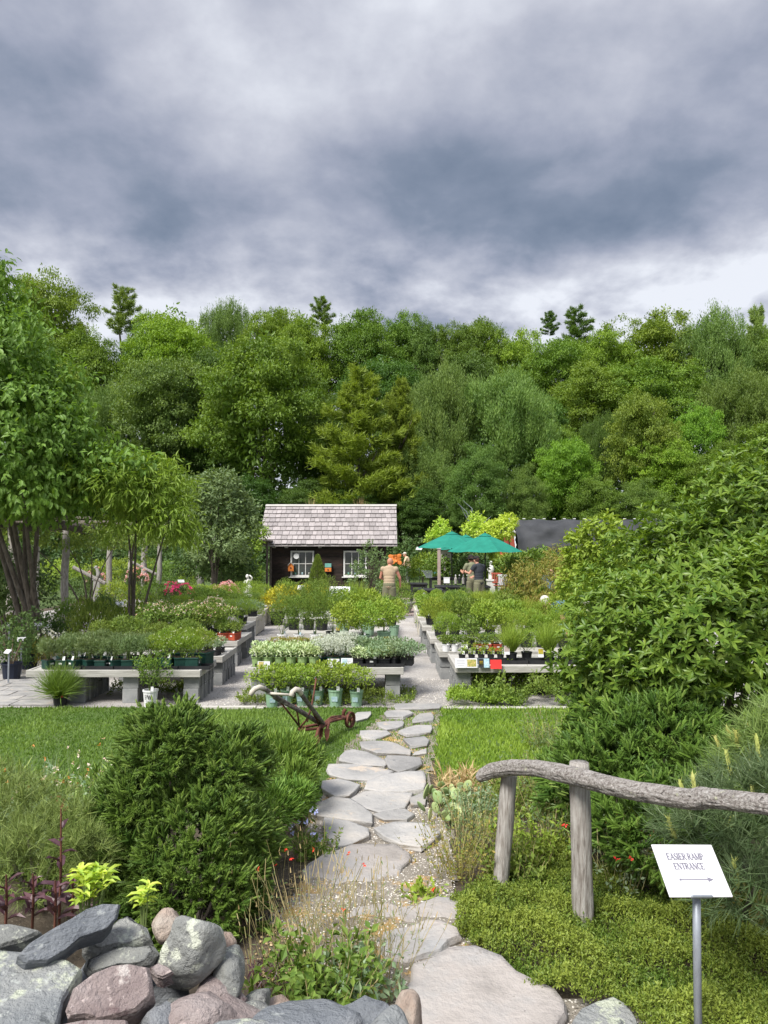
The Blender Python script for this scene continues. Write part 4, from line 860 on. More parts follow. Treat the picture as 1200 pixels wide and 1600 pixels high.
PR['tallw'] = plant_proto('potted_shrub', 'potted plant', 'white', .11, .18, 'mid', rl(.70, .25, 9, seed=10), 1900, .05, T_THIN, up=.5, tagm='bluecard')
PR['sedum'] = plant_proto('potted_plant', 'potted plant', 'blackpot', .085, .10, 'redl', rl(.10, .13, 5, seed=12), 500, .022, square=True)
PR['bushy'] = plant_proto('potted_perennial', 'potted plant', 'blackpot', .12, .18, 'bright', rl(.42, .30, 8, seed=13), 1700, .045, T_THIN, up=.6)
PR['bushy2'] = plant_proto('potted_perennial', 'potted plant', 'blackpot', .12, .18, 'mid', rl(.42, .30, 8, seed=14), 1600, .045, up=.5)
PR['grassy'] = plant_proto('potted_grass', 'potted plant', 'blackpot', .11, .16, 'grassb', [(0, 0, .05, .08, .08, .05)], 900, .42, T_FINE, up=1.1, out=.35, jit=.35, tagm='white')
PR['bushyl'] = plant_proto('potted_perennial', 'potted plant', 'blackpot', .12, .18, 'grassb', rl(.46, .28, 9, seed=33), 1700, .05, T_THIN, up=.9)
PR['leafy'] = plant_proto('potted_perennial', 'potted plant', 'blackpot', .12, .18, 'lime', rl(.40, .30, 8, seed=34), 1100, .062, up=.5)
PR['red'] = plant_proto('potted_perennial', 'potted plant', 'redpot', .085, .13, 'mid', rl(.16, .13, 5, seed=15), 420, .034, square=True)
PR['white'] = plant_proto('potted_perennial', 'potted plant', 'white', .085, .14, 'mid', rl(.16, .14, 5, seed=16), 480, .036, tagm='white')
PR['seed'] = plant_proto('seedling_pot', 'potted plant', 'blackpot', .055, .08, 'bright', rl(.08, .06, 3, seed=17), 60, .035, tagm='white')
PR['yel'] = plant_proto('potted_shrub', 'potted plant', 'blackpot', .15, .24, 'yellow', rl(.45, .34, 8, seed=18), 1500, .05)
PR['wflow'] = plant_proto('flowering_plant', 'potted plant', 'blackpot', .085, .09, 'blue', rl(.14, .13, 5, seed=19), 420, .03, square=True, flowers=('palepink', 26, .016))
PR['pflow'] = plant_proto('flowering_plant', 'potted plant', 'blackpot', .13, .2, 'mid', rl(.42, .30, 7, seed=20), 1300, .045, flowers=('palepink', 90, .026))
PR['grassd'] = plant_proto('potted_grass', 'potted plant', 'blackpot', .13, .17, 'grass', [(0, 0, .05, .09, .09, .06)], 1500, .46, T_FINE, up=.8, out=.6, jit=.45, tagm='redcard')
def put(k, px, py, z, label, group=None, s=1., rz=None):
    p = G(px, py, z); PR[k].put(p, RG.uniform(-.35, .35) if rz is None else rz, s, label, group); return p
def at(k, x, y, z, label, group=None, s=1.):
    if k in ('bushy', 'bushyl', 'bushy2', 'leafy', 'mintbig', 'tall'): s = s * RG.uniform(.78, 1.14) * (.8 if k == 'tall' and x > .5 else 1); x += RG.uniform(-.04, .04); y += RG.uniform(-.06, .06)
    PR[k].put((x, y, z), RG.uniform(-3, 3), s, label, group)
ZT = .432
# --- front left bench
for i in range(8): at('feather', -4.40 + i * .172, 9.80 + .02 * (i % 2), ZT, f'{ORD[i]} dark pot of feathery grey-green plants from the left on the front left bench', 'feathery plants on the front left bench', .96 + .08 * RG.random())
for i in range(8): at('feather', -4.34 + i * .172, 10.12, ZT, f'{ORD[i]} feathery grey-green plant from the left in the rear row of the front left bench', 'feathery plants on the front left bench', 1.0 + .15 * RG.random())
for i in range(4): at('feather2', -3.01 + i * .165 , 9.83, ZT, f'{ORD[i]} large green pot of yellow-green plants with tiny white flowers, front left bench', 'yellow-green plants on the front left bench', 1.0)
for i in range(4): at('feather2', -2.97 + i * .17, 10.2, ZT, f'{ORD[i]} yellow-green plant from the left in the rear, right half of front left bench', 'yellow-green plants on the front left bench', 1.1)
for i in range(3): put('seed', 287 + i * 10, 1044, ZT, f'{ORD[i]} tiny yellowing seedling pot at the right end of the front left bench', 'seedlings at the end of the left bench', .9)
# --- behind on the left
n = 0
for i in range(7): at('wflow', -2.50 - .2 * (i % 4), 11.0 + .3 * (i // 4), ZT, f'{ORD[i]} low white flowering plant counted from the path on the second left bench', 'white flowers on the second left bench')
for i in range(4): at('red', -2.56 - .19 * (i // 2) , 12.7 + .22 * (i % 2), ZT, f'terracotta coloured pot with green leaves, {ORD[i]} from the path corner of its bench', 'terracotta pots on the third left bench')
for i in range(6): at('pflow', -3.05 - .42 * (i % 3), 12.8 + .5 * (i // 3), ZT, f'{ORD[i]} pink and white flowering perennial behind the terracotta pots', 'pink flowering perennials on the left')
for i in range(4): at('bushy', -2.95 - .42 * i, 15.3, ZT, f'{ORD[i]} leafy plant from the gravel path on the short grey left bench', 'leafy plants on the left benches', .85)
for i in range(4): at('lowgreen', -3.0 - .3 * i, 17.0, ZT, f'{ORD[i]} low plant on the nearer pale ended left bench', 'low plants on the left benches', 1.3)
for i in range(4): at('bushy2', -3.2 - .4 * i, 17.6, ZT, f'{ORD[i]} leafy perennial in the rear of the nearer pale ended left bench', 'leafy plants on the left benches', .9)
for i in range(4): at('bushy', -3.2 - .4 * i, 19.3, ZT, f'{ORD[i]} bright perennial on the farthest left bench, counted from the path', 'leafy plants on the left benches', .95)
for i in range(5): at('bushy2', -3.1 - .42 * (i % 4), 11.6 + .1 * (i // 4), 0.43, f'{ORD[i]} dense green perennial behind the low white flowers, counted from the path', 'green perennials on the second left bench', .72)
# --- on the ground in front
t_ = put('grassd', 94, 1103, .0, 'shaggy green ornamental grass in a black pot at the left end of the front bench', None, .72)
wp = plant_proto('potted_shrub', 'potted plant', 'white', .095, .215, 'mid', rl(.42, .20, 8, seed=30), 1000, .036, up=.5)
mb = MB(); text_quads('PW', 0, 0, .06, mb, 0, 1.2); mb.build('lettering', M['dark'], wp.root, (0, -.090, .105), (.10, 0, 0)); mb = MB()
for k in range(3): mb.box((0, 0, -.018 * k), (.07 - .02 * k, .001, .006))
mb.build('small_print', M['paleink'], wp.root, (0, -.086, .085), (.10, 0, 0))
wp.put(G(235, 1104, .004), 0, 1, 'round leafy shrub in a white pot printed with letters, on the gravel before the bench')
for i, (px, py) in enumerate(((425, 1104), (449, 1101), (472, 1102), (496, 1101), (524, 1103), (557, 1103))):
    put('mint', px, py, .004, f'{ORD[i]} mint green pot from the left standing on the ground under the middle bench', 'mint green pots under the middle bench', 1.02 + .1 * (i == 4))
# --- middle front bench
for i in range(6): at('limesm', -1.70 + i * .152, 9.98, ZT, f'{ORD[i]} small lime green pot with white-edged leaves from the left, front middle bench', 'lime pots on the middle bench', 1.0)
for i in range(6): at('limesm', -1.66 + i * .152, 10.22, ZT, f'{ORD[i]} white-edged plant from the left in the second row of the front middle bench', 'lime pots on the middle bench', 1.05)
for i in range(5): at('sedum', -1.55 + i * .2, 10.7, ZT + .02, f'{ORD[i]} low reddish stonecrop from the left behind the lime pots', 'stonecrops on the middle bench', 1.3)
for i in range(3): at('silver', -.86 + i * .17, 10.10, ZT, f'{ORD[i]} silvery grey leaved plant from the left on the middle bench', 'silver plants on the middle bench', 1.05)
for i in range(3): at('silver', -.80 + i * .17, 10.42, ZT, f'{ORD[i]} silvery plant from the left in the row behind, middle bench', 'silver plants on the middle bench', 1.12)
for i in range(3): at('lowvar', -.34 + i * .17, 10.05, ZT, f'{ORD[i]} low cream and green plant right of the silver ones', 'low plants on the middle bench', 1.05)
for i in range(3): at('lowgreen', -.34 + .2 * i + .26, 10.10, ZT, f'{ORD[i]} low bluish green plant from the left at the right end of the middle bench', 'low plants on the middle bench', 1.1)
for i in range(4): at('lowgreen', -.42 + .2 * i, 10.42, ZT, f'{ORD[i]} low bluish green plant in the second row at the right of the middle bench', 'low plants on the middle bench', 1.15)
for i, px in enumerate((541, 567, 600)): put('mintbig', px, 1012 - (i == 2) * 6, .45, f'{ORD[i]} large mint green pot with bright foliage from the left on the second middle bench', 'large mint pots on the middle bench', .86)
for i in range(3): at('mintbig', -.75 + .48 * i, 13.4, .43, f'{ORD[i]} bright green shrub in the row behind the large mint pots', 'large mint pots on the middle bench', .92)
for i in range(4): at('tallw' if i < 3 else 'tall', -1.68 + .27 * i, 12.35, .43, f'{ORD[i]} tall willowy green shrub from the left above the stonecrops', 'tall shrubs on the middle bench', .82)
for i in range(4): at('tall', -1.75 + .3 * i, 14.3, .43, f'{ORD[i]} tall narrow leaved shrub from the left on the third middle bench', 'tall shrubs on the middle bench', .85)
for i in range(4): at('bushy2', -.62 + .27 * i, 14.9, .43, f'{ORD[i]} dark green perennial from the left behind the bright shrubs', 'perennials on the middle benches', .85)
for i in range(5): at('bushy', -2.0 + .45 * i, 16.9, .43, f'{ORD[i]} perennial from the left on the farthest middle bench', 'perennials on the middle benches', .85)
for i in range(4): at('yel', -2.75 + .42 * i, 19.2, .0, f'{ORD[i]} golden leaved shrub from the left in front of the shed', 'golden shrubs before the shed', 1.35)
# --- right benches
for i in range(9): put('seed', 722 + (i % 6) * 15 + 5 * (i // 6), 1030 - 9 * (i // 6), ZT, f'{ORD[i]} seedling pot from the left behind the picture cards', 'seedlings on the front right bench', .95)
for i in range(3): put('white', 697 + i * 14, 1018 + 0 * i, ZT, f'{ORD[i]} white pot from the path corner of the second right bench', 'white pots on the right bench', .8)
for i in range(3): put('red', 748 + 14 * i, 1017, ZT + .03, f'{ORD[i]} dark red pot from the left behind the seedlings', 'red pots on the right bench', .85)
for i in range(8): at('bushy' if i % 2 else 'grassy', 1.78 + .26 * i, 10.42 + .06 * (i % 2), ZT, f'{ORD[i]} bushy black pot from the left, right half of front right bench', 'bushy plants on the right benches', .74)
for i in range(9): at(('bushy', 'bushyl', 'leafy', 'bushy2', 'bushyl', 'mintbig', 'grassy', 'bushy', 'tall')[(i * 2 + 1) % 9], 1.05 + .30 * i, 11.85, ZT, f'{ORD[i]} bright feathery plant from the left on the second right bench', 'bushy plants on the right benches', .92)
for i in range(9): at(('bushy', 'bushyl', 'leafy', 'bushy2', 'bushyl', 'mintbig', 'grassy', 'bushy', 'tall')[(i * 4 + 4) % 9], .98 + .31 * i, 13.3, ZT, f'{ORD[i]} bushy perennial from the left on the third right bench', 'bushy plants on the right benches', .95)
for i in range(9): at(('bushy', 'bushyl', 'leafy', 'bushy2', 'bushyl', 'mintbig', 'grassy', 'bushy', 'tall')[(i * 5 + 2) % 8], .95 + .32 * i, 15.2, ZT, f'{ORD[i]} perennial from the left on the fourth right bench', 'bushy plants on the right benches', 1.0)
for i in range(9): at('grassy' if i > 2 else 'bushy', .95 + .32 * i, 17.1, ZT, f'{ORD[i]} plant from the left on the nearer pale ended right bench', 'plants on the pale ended right benches', .72)
for i in range(8): at('grassy' if i > 3 else 'mintbig', .98 + .34 * i, 19.1, ZT, f'{ORD[i]} plant from the left on the farthest pale ended right bench', 'plants on the pale ended right benches', .62)
# cards along the bench fronts
def card(px, py, d, w, h, mat, label, pic=None, tilt=-.25, grp=None):
    t = thing('plant_card', label, 'sign', P(px, py, d), 0, grp); b = MB().box((0, 0, 0), (w, .004, h), (tilt, 0, 0)).build('card', M[mat], t)
    if pic:
        for (x, z, a, c, m_) in pic: MB().box((0, 0, 0), (a * w, .002, c * h)).build('printed_panel', M[m_], b, (x * w, -.0032 + z * h * math.tan(-tilt) * -1 * 0 + math.sin(-tilt) * -z * h * -1 * 0, z * h)).rotation_euler = (tilt, 0, 0)
    return t
def pics(c, *q): return [(x, z, a, b, m) for (x, z, a, b, m) in q]
def card2(px, py, d, w, h, mat, label, pic=(), tilt=-.25):
    t = thing('plant_card', label, 'sign', P(px, py, d)); t.rotation_euler = (tilt, 0, 0)
    b = MB().box((0, 0, 0), (w, .004, h)).build('card', M[mat], t)
    for (x, z, a, c, m_) in pic: MB().box((x * w, -.0035, z * h), (a * w, .002, c * h)).build('printed_panel', M[m_], b)
LN = [(0, .3, .7, .05, 'paleink'), (0, .12, .75, .04, 'paleink'), (0, -.05, .7, .04, 'paleink'), (0, -.22, .6, .04, 'paleink')]
card2(720, 1036, 9.93, .15, .125, 'paper', 'white printed card at the left corner of the front right bench', LN)
card2(737, 1036, 9.93, .15, .125, 'paper', 'card with an orange flower picture, second on the front right bench', [(0, 0, .8, .75, 'photo')])
card2(756, 1036, 9.93, .145, .12, 'bluecard', 'half black card with a yellow flower beside the red card', [(-.25, 0, .48, .96, 'dark'), (-.25, -.02, .3, .5, 'yellow')])
card2(775, 1038, 9.91, .15, .12, 'redcard', 'plain red card on the edge of the front right bench')
card2(412, 1040, 9.80, .16, .11, 'paper', 'white card with green picture under the lime pots on the middle bench', [(-.22, 0, .42, .9, 'photo')] )
card2(521, 1036, 9.80, .155, .11, 'paper', 'white card in the centre of the middle bench front', LN)
card2(542, 1035, 9.80, .155, .11, 'paper', 'white and blue card right of centre on the middle bench', [(-.2, 0, .45, .8, 'bluecard')] + LN[:2])
card2(240, 1003, 10.2, .12, .09, 'paper', 'pale blue card on a stake among the yellow-green plants', [(0, 0, .7, .6, 'bluecard')])
card2(300, 1016, 10.3, .14, .12, 'paper', 'printed card at the right end of the front left bench', [(0, .1, .7, .5, 'bluecard')])
card2(845, 1020, 10.35, .075, .12, 'paper', 'yellow and white plant card in the feathery plants of the right bench', [(0, .15, .9, .6, 'yellow')])
card2(792, 1016, 10.35, .075, .12, 'paper', 'brown picture card left of the yellow one on the right bench', [(0, .15, .9, .6, 'brick')])
def notice(px, py, d, w, h, label, tilt=-.9, zb=0., rz=0, cat='sign'):
    p = P(px, py, d); t = thing('notice_board', label, cat, (p[0], p[1], zb), rz); hh = p[2] - zb
    b = MB().box((0, 0, 0), (w, .012, h), None, .003).build('board', M['paper'], t, (0, 0, hh), (tilt, 0, 0)); m = MB()
    for k in range(4): m.box((0, -.0075, h * (.3 - .2 * k)), (w * (.8 - .1 * (k % 2)), .001, h * .04))
    m.build('printed_lines', M['paleink'], b)
    MB().tube([(0, .02, 0), (0, .02, hh)], .012, 6).build('post', M['galv'], t)
notice(530, 927, 16.2, .46, .34, 'large tilted white notice board above the middle benches', -.6, .3, -.12)
notice(470, 918, 19.0, .16, .13, 'small white sign among the golden shrubs before the shed', -.7)
for i, (px, py, d, s) in enumerate(((60, 976, 13, .12), (75, 978, 13.2, .12), (34, 999, 11.8, .13), (12, 1018, 11, .12), (187, 943, 16, .16), (655, 857, 33, .3), (283, 908, 24, .2), (13, 975, 13, .1))):
    notice(px, py, d, s, s * .62, ('tilted white plant label left of the feathery plants, upper left', 'tilted white plant label just right of a like one behind the left bench', 'large slanted plant label above the left black pots', 'slanted plant label low at the left edge of the photo', 'white label in front of the bushes under the pergola', 'white sign on the far lawn right of the shed', 'small white label beside the dark red blossoms', 'small white label at the far left edge')[i], -.8, 0, .5 * (-1) ** i)
# trays under the pots
def tray(label, x, y, w, d, z=ZT): t = thing('pot_tray', label, 'tray', (x, y, z - .0), 0, 'black pot trays'); MB().box((0, 0, .004), (w, d, .006)).build('base', M['blackpot'], t); m = MB(); [m.box((a * w / 2, 0, .024), (.008, d, .045)) for a in (-1, 1)]; [m.box((0, b * d / 2, .024), (w, .008, .045)) for b in (-1, 1)]; m.build('rim', M['blackpot'], t)
for i in range(5): tray(f'{ORD[i]} black tray from the left under the front pots of the left bench', -4.15 + i * .42, 9.82, .40, .22)
for i in range(5): tray(f'{ORD[i]} black tray from the left along the front of the middle bench', -1.52 + i * .40, 10.0, .38, .20)
for i in range(5): tray(f'{ORD[i]} black tray from the left along the front right bench', 1.30 + i * .45, 10.30, .43, .26)
# ================================================================== umbrellas and tables
def umbrella(px, pyrim, d, rw, ztop, label, rz=0):
    p = P(px, pyrim, d); zr = p[2]; x, y = p[0], p[1]; t = thing('patio_umbrella', label, 'umbrella', (x, y, 0), rz, 'green patio umbrellas over the tables')
    n = 8; V = []; F = []; m = 6
    for j in range(m + 1):
        s = j / m; r = .17 + (rw - .17) * s
        for k in range(n * 4):
            a = 2 * math.pi * k / (n * 4); c = math.cos(math.pi / n) / math.cos(((a + math.pi / n) % (2 * math.pi / n)) - math.pi / n) if False else 1
            q = (k % 4) / 4; chord = math.cos(math.pi / n) / math.cos((q - .5) * 2 * math.pi / n)
            V.append((r * chord * math.cos(a), r * chord * math.sin(a), ztop - .10 - (ztop - zr - .10) * s ** 1.12 - .03 * math.sin(math.pi * q) * s))
    N_ = n * 4
    F = [(j * N_ + k, (j + 1) * N_ + k, (j + 1) * N_ + (k + 1) % N_, j * N_ + (k + 1) % N_) for j in range(m) for k in range(N_)]
    c = MB().add(V, F).build('canopy', M['umb'], t); v = MB(); V = []
    for (r, z) in ((.02, ztop), (.24, ztop - .105)):
        for k in range(16): a = 2 * math.pi * k / 16; V.append((r * math.cos(a), r * math.sin(a), z - (0.012 if k % 2 else 0)))
    v.add(V, [(k, 16 + k, 16 + (k + 1) % 16, (k + 1) % 16) for k in range(16)]); v.build('vent', M['umb'], t)
    MB().ball((0, 0, ztop + .02), .03).build('finial', M['dark'], t)
    MB().tube([(0, 0, .05), (0, 0, ztop)], .022, 10).build('pole', M['dark'], t)
    MB().lathe([(.25, 0), (.25, .05), (.10, .09), (.04, .12)], 14).build('base', M['dark'], t)
    for k in range(n):
        a = 2 * math.pi * k / n; MB().tube([(.03 * math.cos(a), .03 * math.sin(a), ztop - .14), (rw * .97 * math.cos(a), rw * .97 * math.sin(a), zr - .01)], .008, 4).build('rib', M['dark'], t)
umbrella(758, 861.5, 25, 1.32, 2.47, 'nearest and widest green umbrella, right of the other two', .2)
umbrella(706, 855.5, 27, 1.28, 2.56, 'green umbrella on the left with its brim overlapping the tables', .5)
umbrella(728, 858, 31, 1.25, 2.50, 'green umbrella farthest back between the other two', .1)
def table(px, py, d, w, dep, label, zt=.75, mat='dark', rz=0):
    p = P(px, py, d); t = thing('display_table', label, 'table', (p[0], p[1] + dep / 2, 0), rz, 'black display tables under the umbrellas')
    MB().box((0, 0, zt - .03), (w, dep, .05), None, .01).build('tabletop', M[mat], t); MB().box((0, 0, zt - .10), (w - .1, dep - .1, .09)).build('apron', M[mat], t)
    for sx in (-1, 1):
        for sy in (-1, 1): MB().box((sx * (w / 2 - .06), sy * (dep / 2 - .06), (zt - .06) / 2), (.07, .07, zt - .06)).build('leg', M[mat], t)
    return t
table(724, 915, 23.6, 1.75, .9, 'black display table beneath the nearest umbrella with bottles on top')
table(674, 921, 21.9, .72, .8, 'low black table at the left end of the tables beside the paved path')
table(655, 909, 25.4, .6, .7, 'small black table beyond the low one, by the far man')
table(700, 899, 30.5, 1.5, .8, 'farther black table with a line of small pots and tools')
tb = thing('side_panel_board', 'white upright board leaning on the low black table', 'board', P(662, 938, 21.8)); MB().box((0, 0, 0), (.10, .03, .45), None, .004).build('board', M['white'], tb)
def ware(name, label, cat, px, py, d, prof, mat, grp=None):
    t = thing(name, label, cat, P(px, py, d), 0, grp); MB().lathe(prof, 10).build('body', M[mat], t)
    if cat == 'bottle': MB().lathe([(.02, 0), (.02, .03)], 8, (0, 0, prof[-1][1])).build('cap', M['white'], t)
for i in range(5): ware('bottle', f'{ORD[i]} dark bottle from the left on the table under the umbrella', 'bottle', 712 + i * 6, 912, 24, [(.045, 0), (.05, .16), (.02, .22), (.02, .26)], 'blackpot' if i % 2 else 'stonepot', 'bottles on the table')
w_ = thing('white_box', 'white carton on the table under the nearest umbrella', 'box', P(698, 912, 23.9)); MB().box((0, 0, .10), (.19, .12, .17), None, .006).build('carton', M['white'], w_); MB().box((0, 0, .19), (.20, .13, .02)).build('lid', M['paper'], w_)
for i in range(6): ware('small_pot', f'{ORD[i]} small pot from the left on the farther black table', 'pot', 680 + i * 8, 898, 30.9, [(.05, 0), (.07, .12)], ('teal', 'white', 'blackpot', 'white', 'blackpot', 'stonepot')[i], 'small pots on the far table')
fk = thing('tool_bundle', 'fan of pale grey garden tools sticking up from the far table', 'garden tool', P(669, 903, 26.5)); 
for k in range(7): MB().tube([(.03 * k - .05, 0, 0), (-.16 + .05 * k, 0, .20), (-.24 + .06 * k, 0, .27)], .012, 5).build('tool_handle', M['galv'], fk)
# ------------------------------------------------------------------ statues, planters, chairs
def statue(px, pyb, d, hgt, label, kind='figure'):
    p = P(px, pyb, d); t = thing('garden_statue', label, 'statue', (p[0], p[1], 0)); zb = max(.05, p[2]); s = hgt
    MB().box((0, 0, zb / 2), (.42 * s, .42 * s, zb), None, .02).box((0, 0, zb - .04), (.48 * s, .48 * s, .08), None, .01).build('pedestal', M['statue' if kind != 'bird' else 'stonepot'], t)
    m = MB()
    if kind == 'figure':
        m.lathe([(.16 * s, 0), (.22 * s, .06 * s), (.24 * s, .20 * s), (.17 * s, .34 * s), (.11 * s, .42 * s)], 14, (0, 0, zb)); m.ball((0, 0, zb + .55 * s), (.12 * s, .10 * s, .17 * s), 12, 8); m.ball((-.05 * s, -.03 * s, zb + .84 * s), (.08 * s, .085 * s, .10 * s), 10, 8)
        m.tube([(-.12 * s, 0, zb + .64 * s), (-.22 * s, -.08 * s, zb + .52 * s), (-.08 * s, -.14 * s, zb + .5 * s)], [.045 * s, .035 * s, .03 * s], 8); m.tube([(.12 * s, 0, zb + .64 * s), (.19 * s, -.05 * s, zb + .78 * s), (.06 * s, -.08 * s, zb + .9 * s)], [.045 * s, .035 * s, .03 * s], 8); m.tube([(0, 0, zb + .66 * s), (-.03 * s, 0, zb + .8 * s)], .05 * s, 8)
    elif kind == 'column':
        m.lathe([(.15 * s, 0), (.12 * s, .05 * s), (.14 * s, .35 * s), (.20 * s, .55 * s), (.13 * s, .72 * s), (.06 * s, .78 * s)], 14, (0, 0, zb)); m.ball((0, 0, zb + .88 * s), (.09 * s, .09 * s, .12 * s), 10, 8)
    else:
        m.tube([(0, 0, zb), (.02, 0, zb + .2 * s), (-.02, 0, zb + .45 * s), (-.12 * s, 0, zb + .6 * s), (-.25 * s, 0, zb + .62 * s)], [.16 * s, .13 * s, .09 * s, .08 * s, .03 * s], 10); m.ball((-.12 * s, 0, zb + .62 * s), .10 * s, 10, 8)
    m.build('figure', M['statue' if kind != 'bird' else 'stonepot'], t, smooth=True)
statue(388, 928, 22, .62, 'white cherub statue on a pedestal left of the shed')
statue(767, 905, 30, .75, 'pale upright statue right of the nearest umbrella pole', 'column')
statue(153, 903, 24, .55, 'small grey stone bird statue beneath the pergola', 'bird')
def planter(px, pyb, d, r, h, label, mat='stonepot', leaf='mid', pl=.3, cat='planter'):
    p = P(px, pyb, d); t = thing('stone_planter', label, cat, (p[0], p[1], 0)); MB().lathe([(r * .55, 0), (r * .6, .04), (r * .95, h * .85), (r * 1.06, h * .87), (r * 1.06, h), (r * .9, h)], 18).build('bowl', M[mat], t, smooth=False)
    foliage(RG, [(0, 0, h + pl * .4, r * .9, r * .9, pl * .6), (r * .4, 0, h + pl * .7, r * .5, r * .5, pl * .4)], 420, .05).build('foliage', L_[leaf], t)
planter(632, 955, 22.4, .30, .34, 'round grey stone bowl of plants beside the man in shorts')
planter(802, 925, 26, .22, .62, 'tall pale stone urn right of the tables')
planter(812, 922, 27, .20, .5, 'smaller stone urn half hidden behind the taller one', pl=.2)
def chair(px, pyb, d, mat, label, rz=0):
    p = P(px, pyb, d); t = thing('garden_chair', label, 'chair', (p[0], p[1], 0), rz)
    MB().box((0, 0, .44), (.46, .44, .035), None, .008).build('seat', M[mat], t)
    b = MB().box((0, .22, .92), (.46, .03, .06)).box((0, .22, .56), (.46, .03, .05)).build('backrest', M[mat], t)
    for k in range(5): MB().box((-.17 + .085 * k, .22, .74), (.05, .02, .32)).build('slat', M[mat], b)
    for sx in (-1, 1):
        for sy in (-1, 1): MB().box((sx * .2, sy * .19, .22), (.04, .04, .44 if sy < 0 else .44)).build('leg', M[mat], t)
        MB().box((sx * .22, 0, .64), (.04, .42, .03)).box((sx * .22, -.19, .53), (.035, .035, .2)).build('armrest', M[mat], t)
chair(778, 905, 30, 'red', 'faded red wooden garden chair behind the tables', 2.8)
chair(791, 915, 28, 'white', 'small white garden chair beside the red one', .4)
bh = thing('wooden_birdhouse', 'large pinkish wooden birdhouse on a post under the left umbrella', 'birdhouse', (P(695, 872, 31)[0], 31, 0))
MB().box((0, 0, .75), (.09, .09, 1.5)).build('post', M['plank'], bh); V = [(-.3, 0, -.25), (.3, 0, -.25), (.3, 0, .1), (0, 0, .45), (-.3, 0, .1)]; V += [(x, .4, z) for x, _, z in V]
MB().add(V, [(0, 1, 2, 3, 4), (9, 8, 7, 6, 5), (0, 5, 6, 1), (1, 6, 7, 2), (2, 7, 8, 3), (3, 8, 9, 4), (4, 9, 5, 0)]).build('box', M['pale_wood'], bh, (0, -.2, 1.55)); [MB().box((k * .17, 0, 1.83), (.48, .5, .03), (0, k * .86, 0)).build('roof', M['brick'], bh) for k in (-1, 1)]
sp_ = thing('wooden_post', 'short brown wooden post under the edge of the left umbrella', 'post', (P(686, 870, 29)[0], 29, 0)); MB().box((0, 0, .95), (.12, .12, 1.9), None, .01).build('post', M['brick'], sp_); MB().box((0, 0, 1.92), (.16, .16, .05), None, .01).build('cap', M['plank'], sp_)
pn = thing('flower_pinwheel', 'large orange flower ornament on a stake beyond the man in shorts', 'ornament', (P(618, 880, 25)[0], 25, 0)); MB().tube([(0, 0, 0), (0, 0, 1.62)], .012, 6).build('stake', M['greenstem'], pn)
for k in range(9):
    a = 2 * math.pi * k / 9; f = MB(); f.ball((0, 0, .12), (.055, .015, .11), 8, 6); q_ = (.7, 1.1, .85, 1.2, .6, 1., .9, 1.15, .75)[k]; f.build('petal', M['orange'], pn, (0, 0, 1.6), (.5 - .15 * (k % 4), a + .2 * q_, 0), (1.2 * q_, 1, q_))
MB().ball((0, -.02, 1.62), (.05, .03, .05)).build('centre', M['orange'], pn)
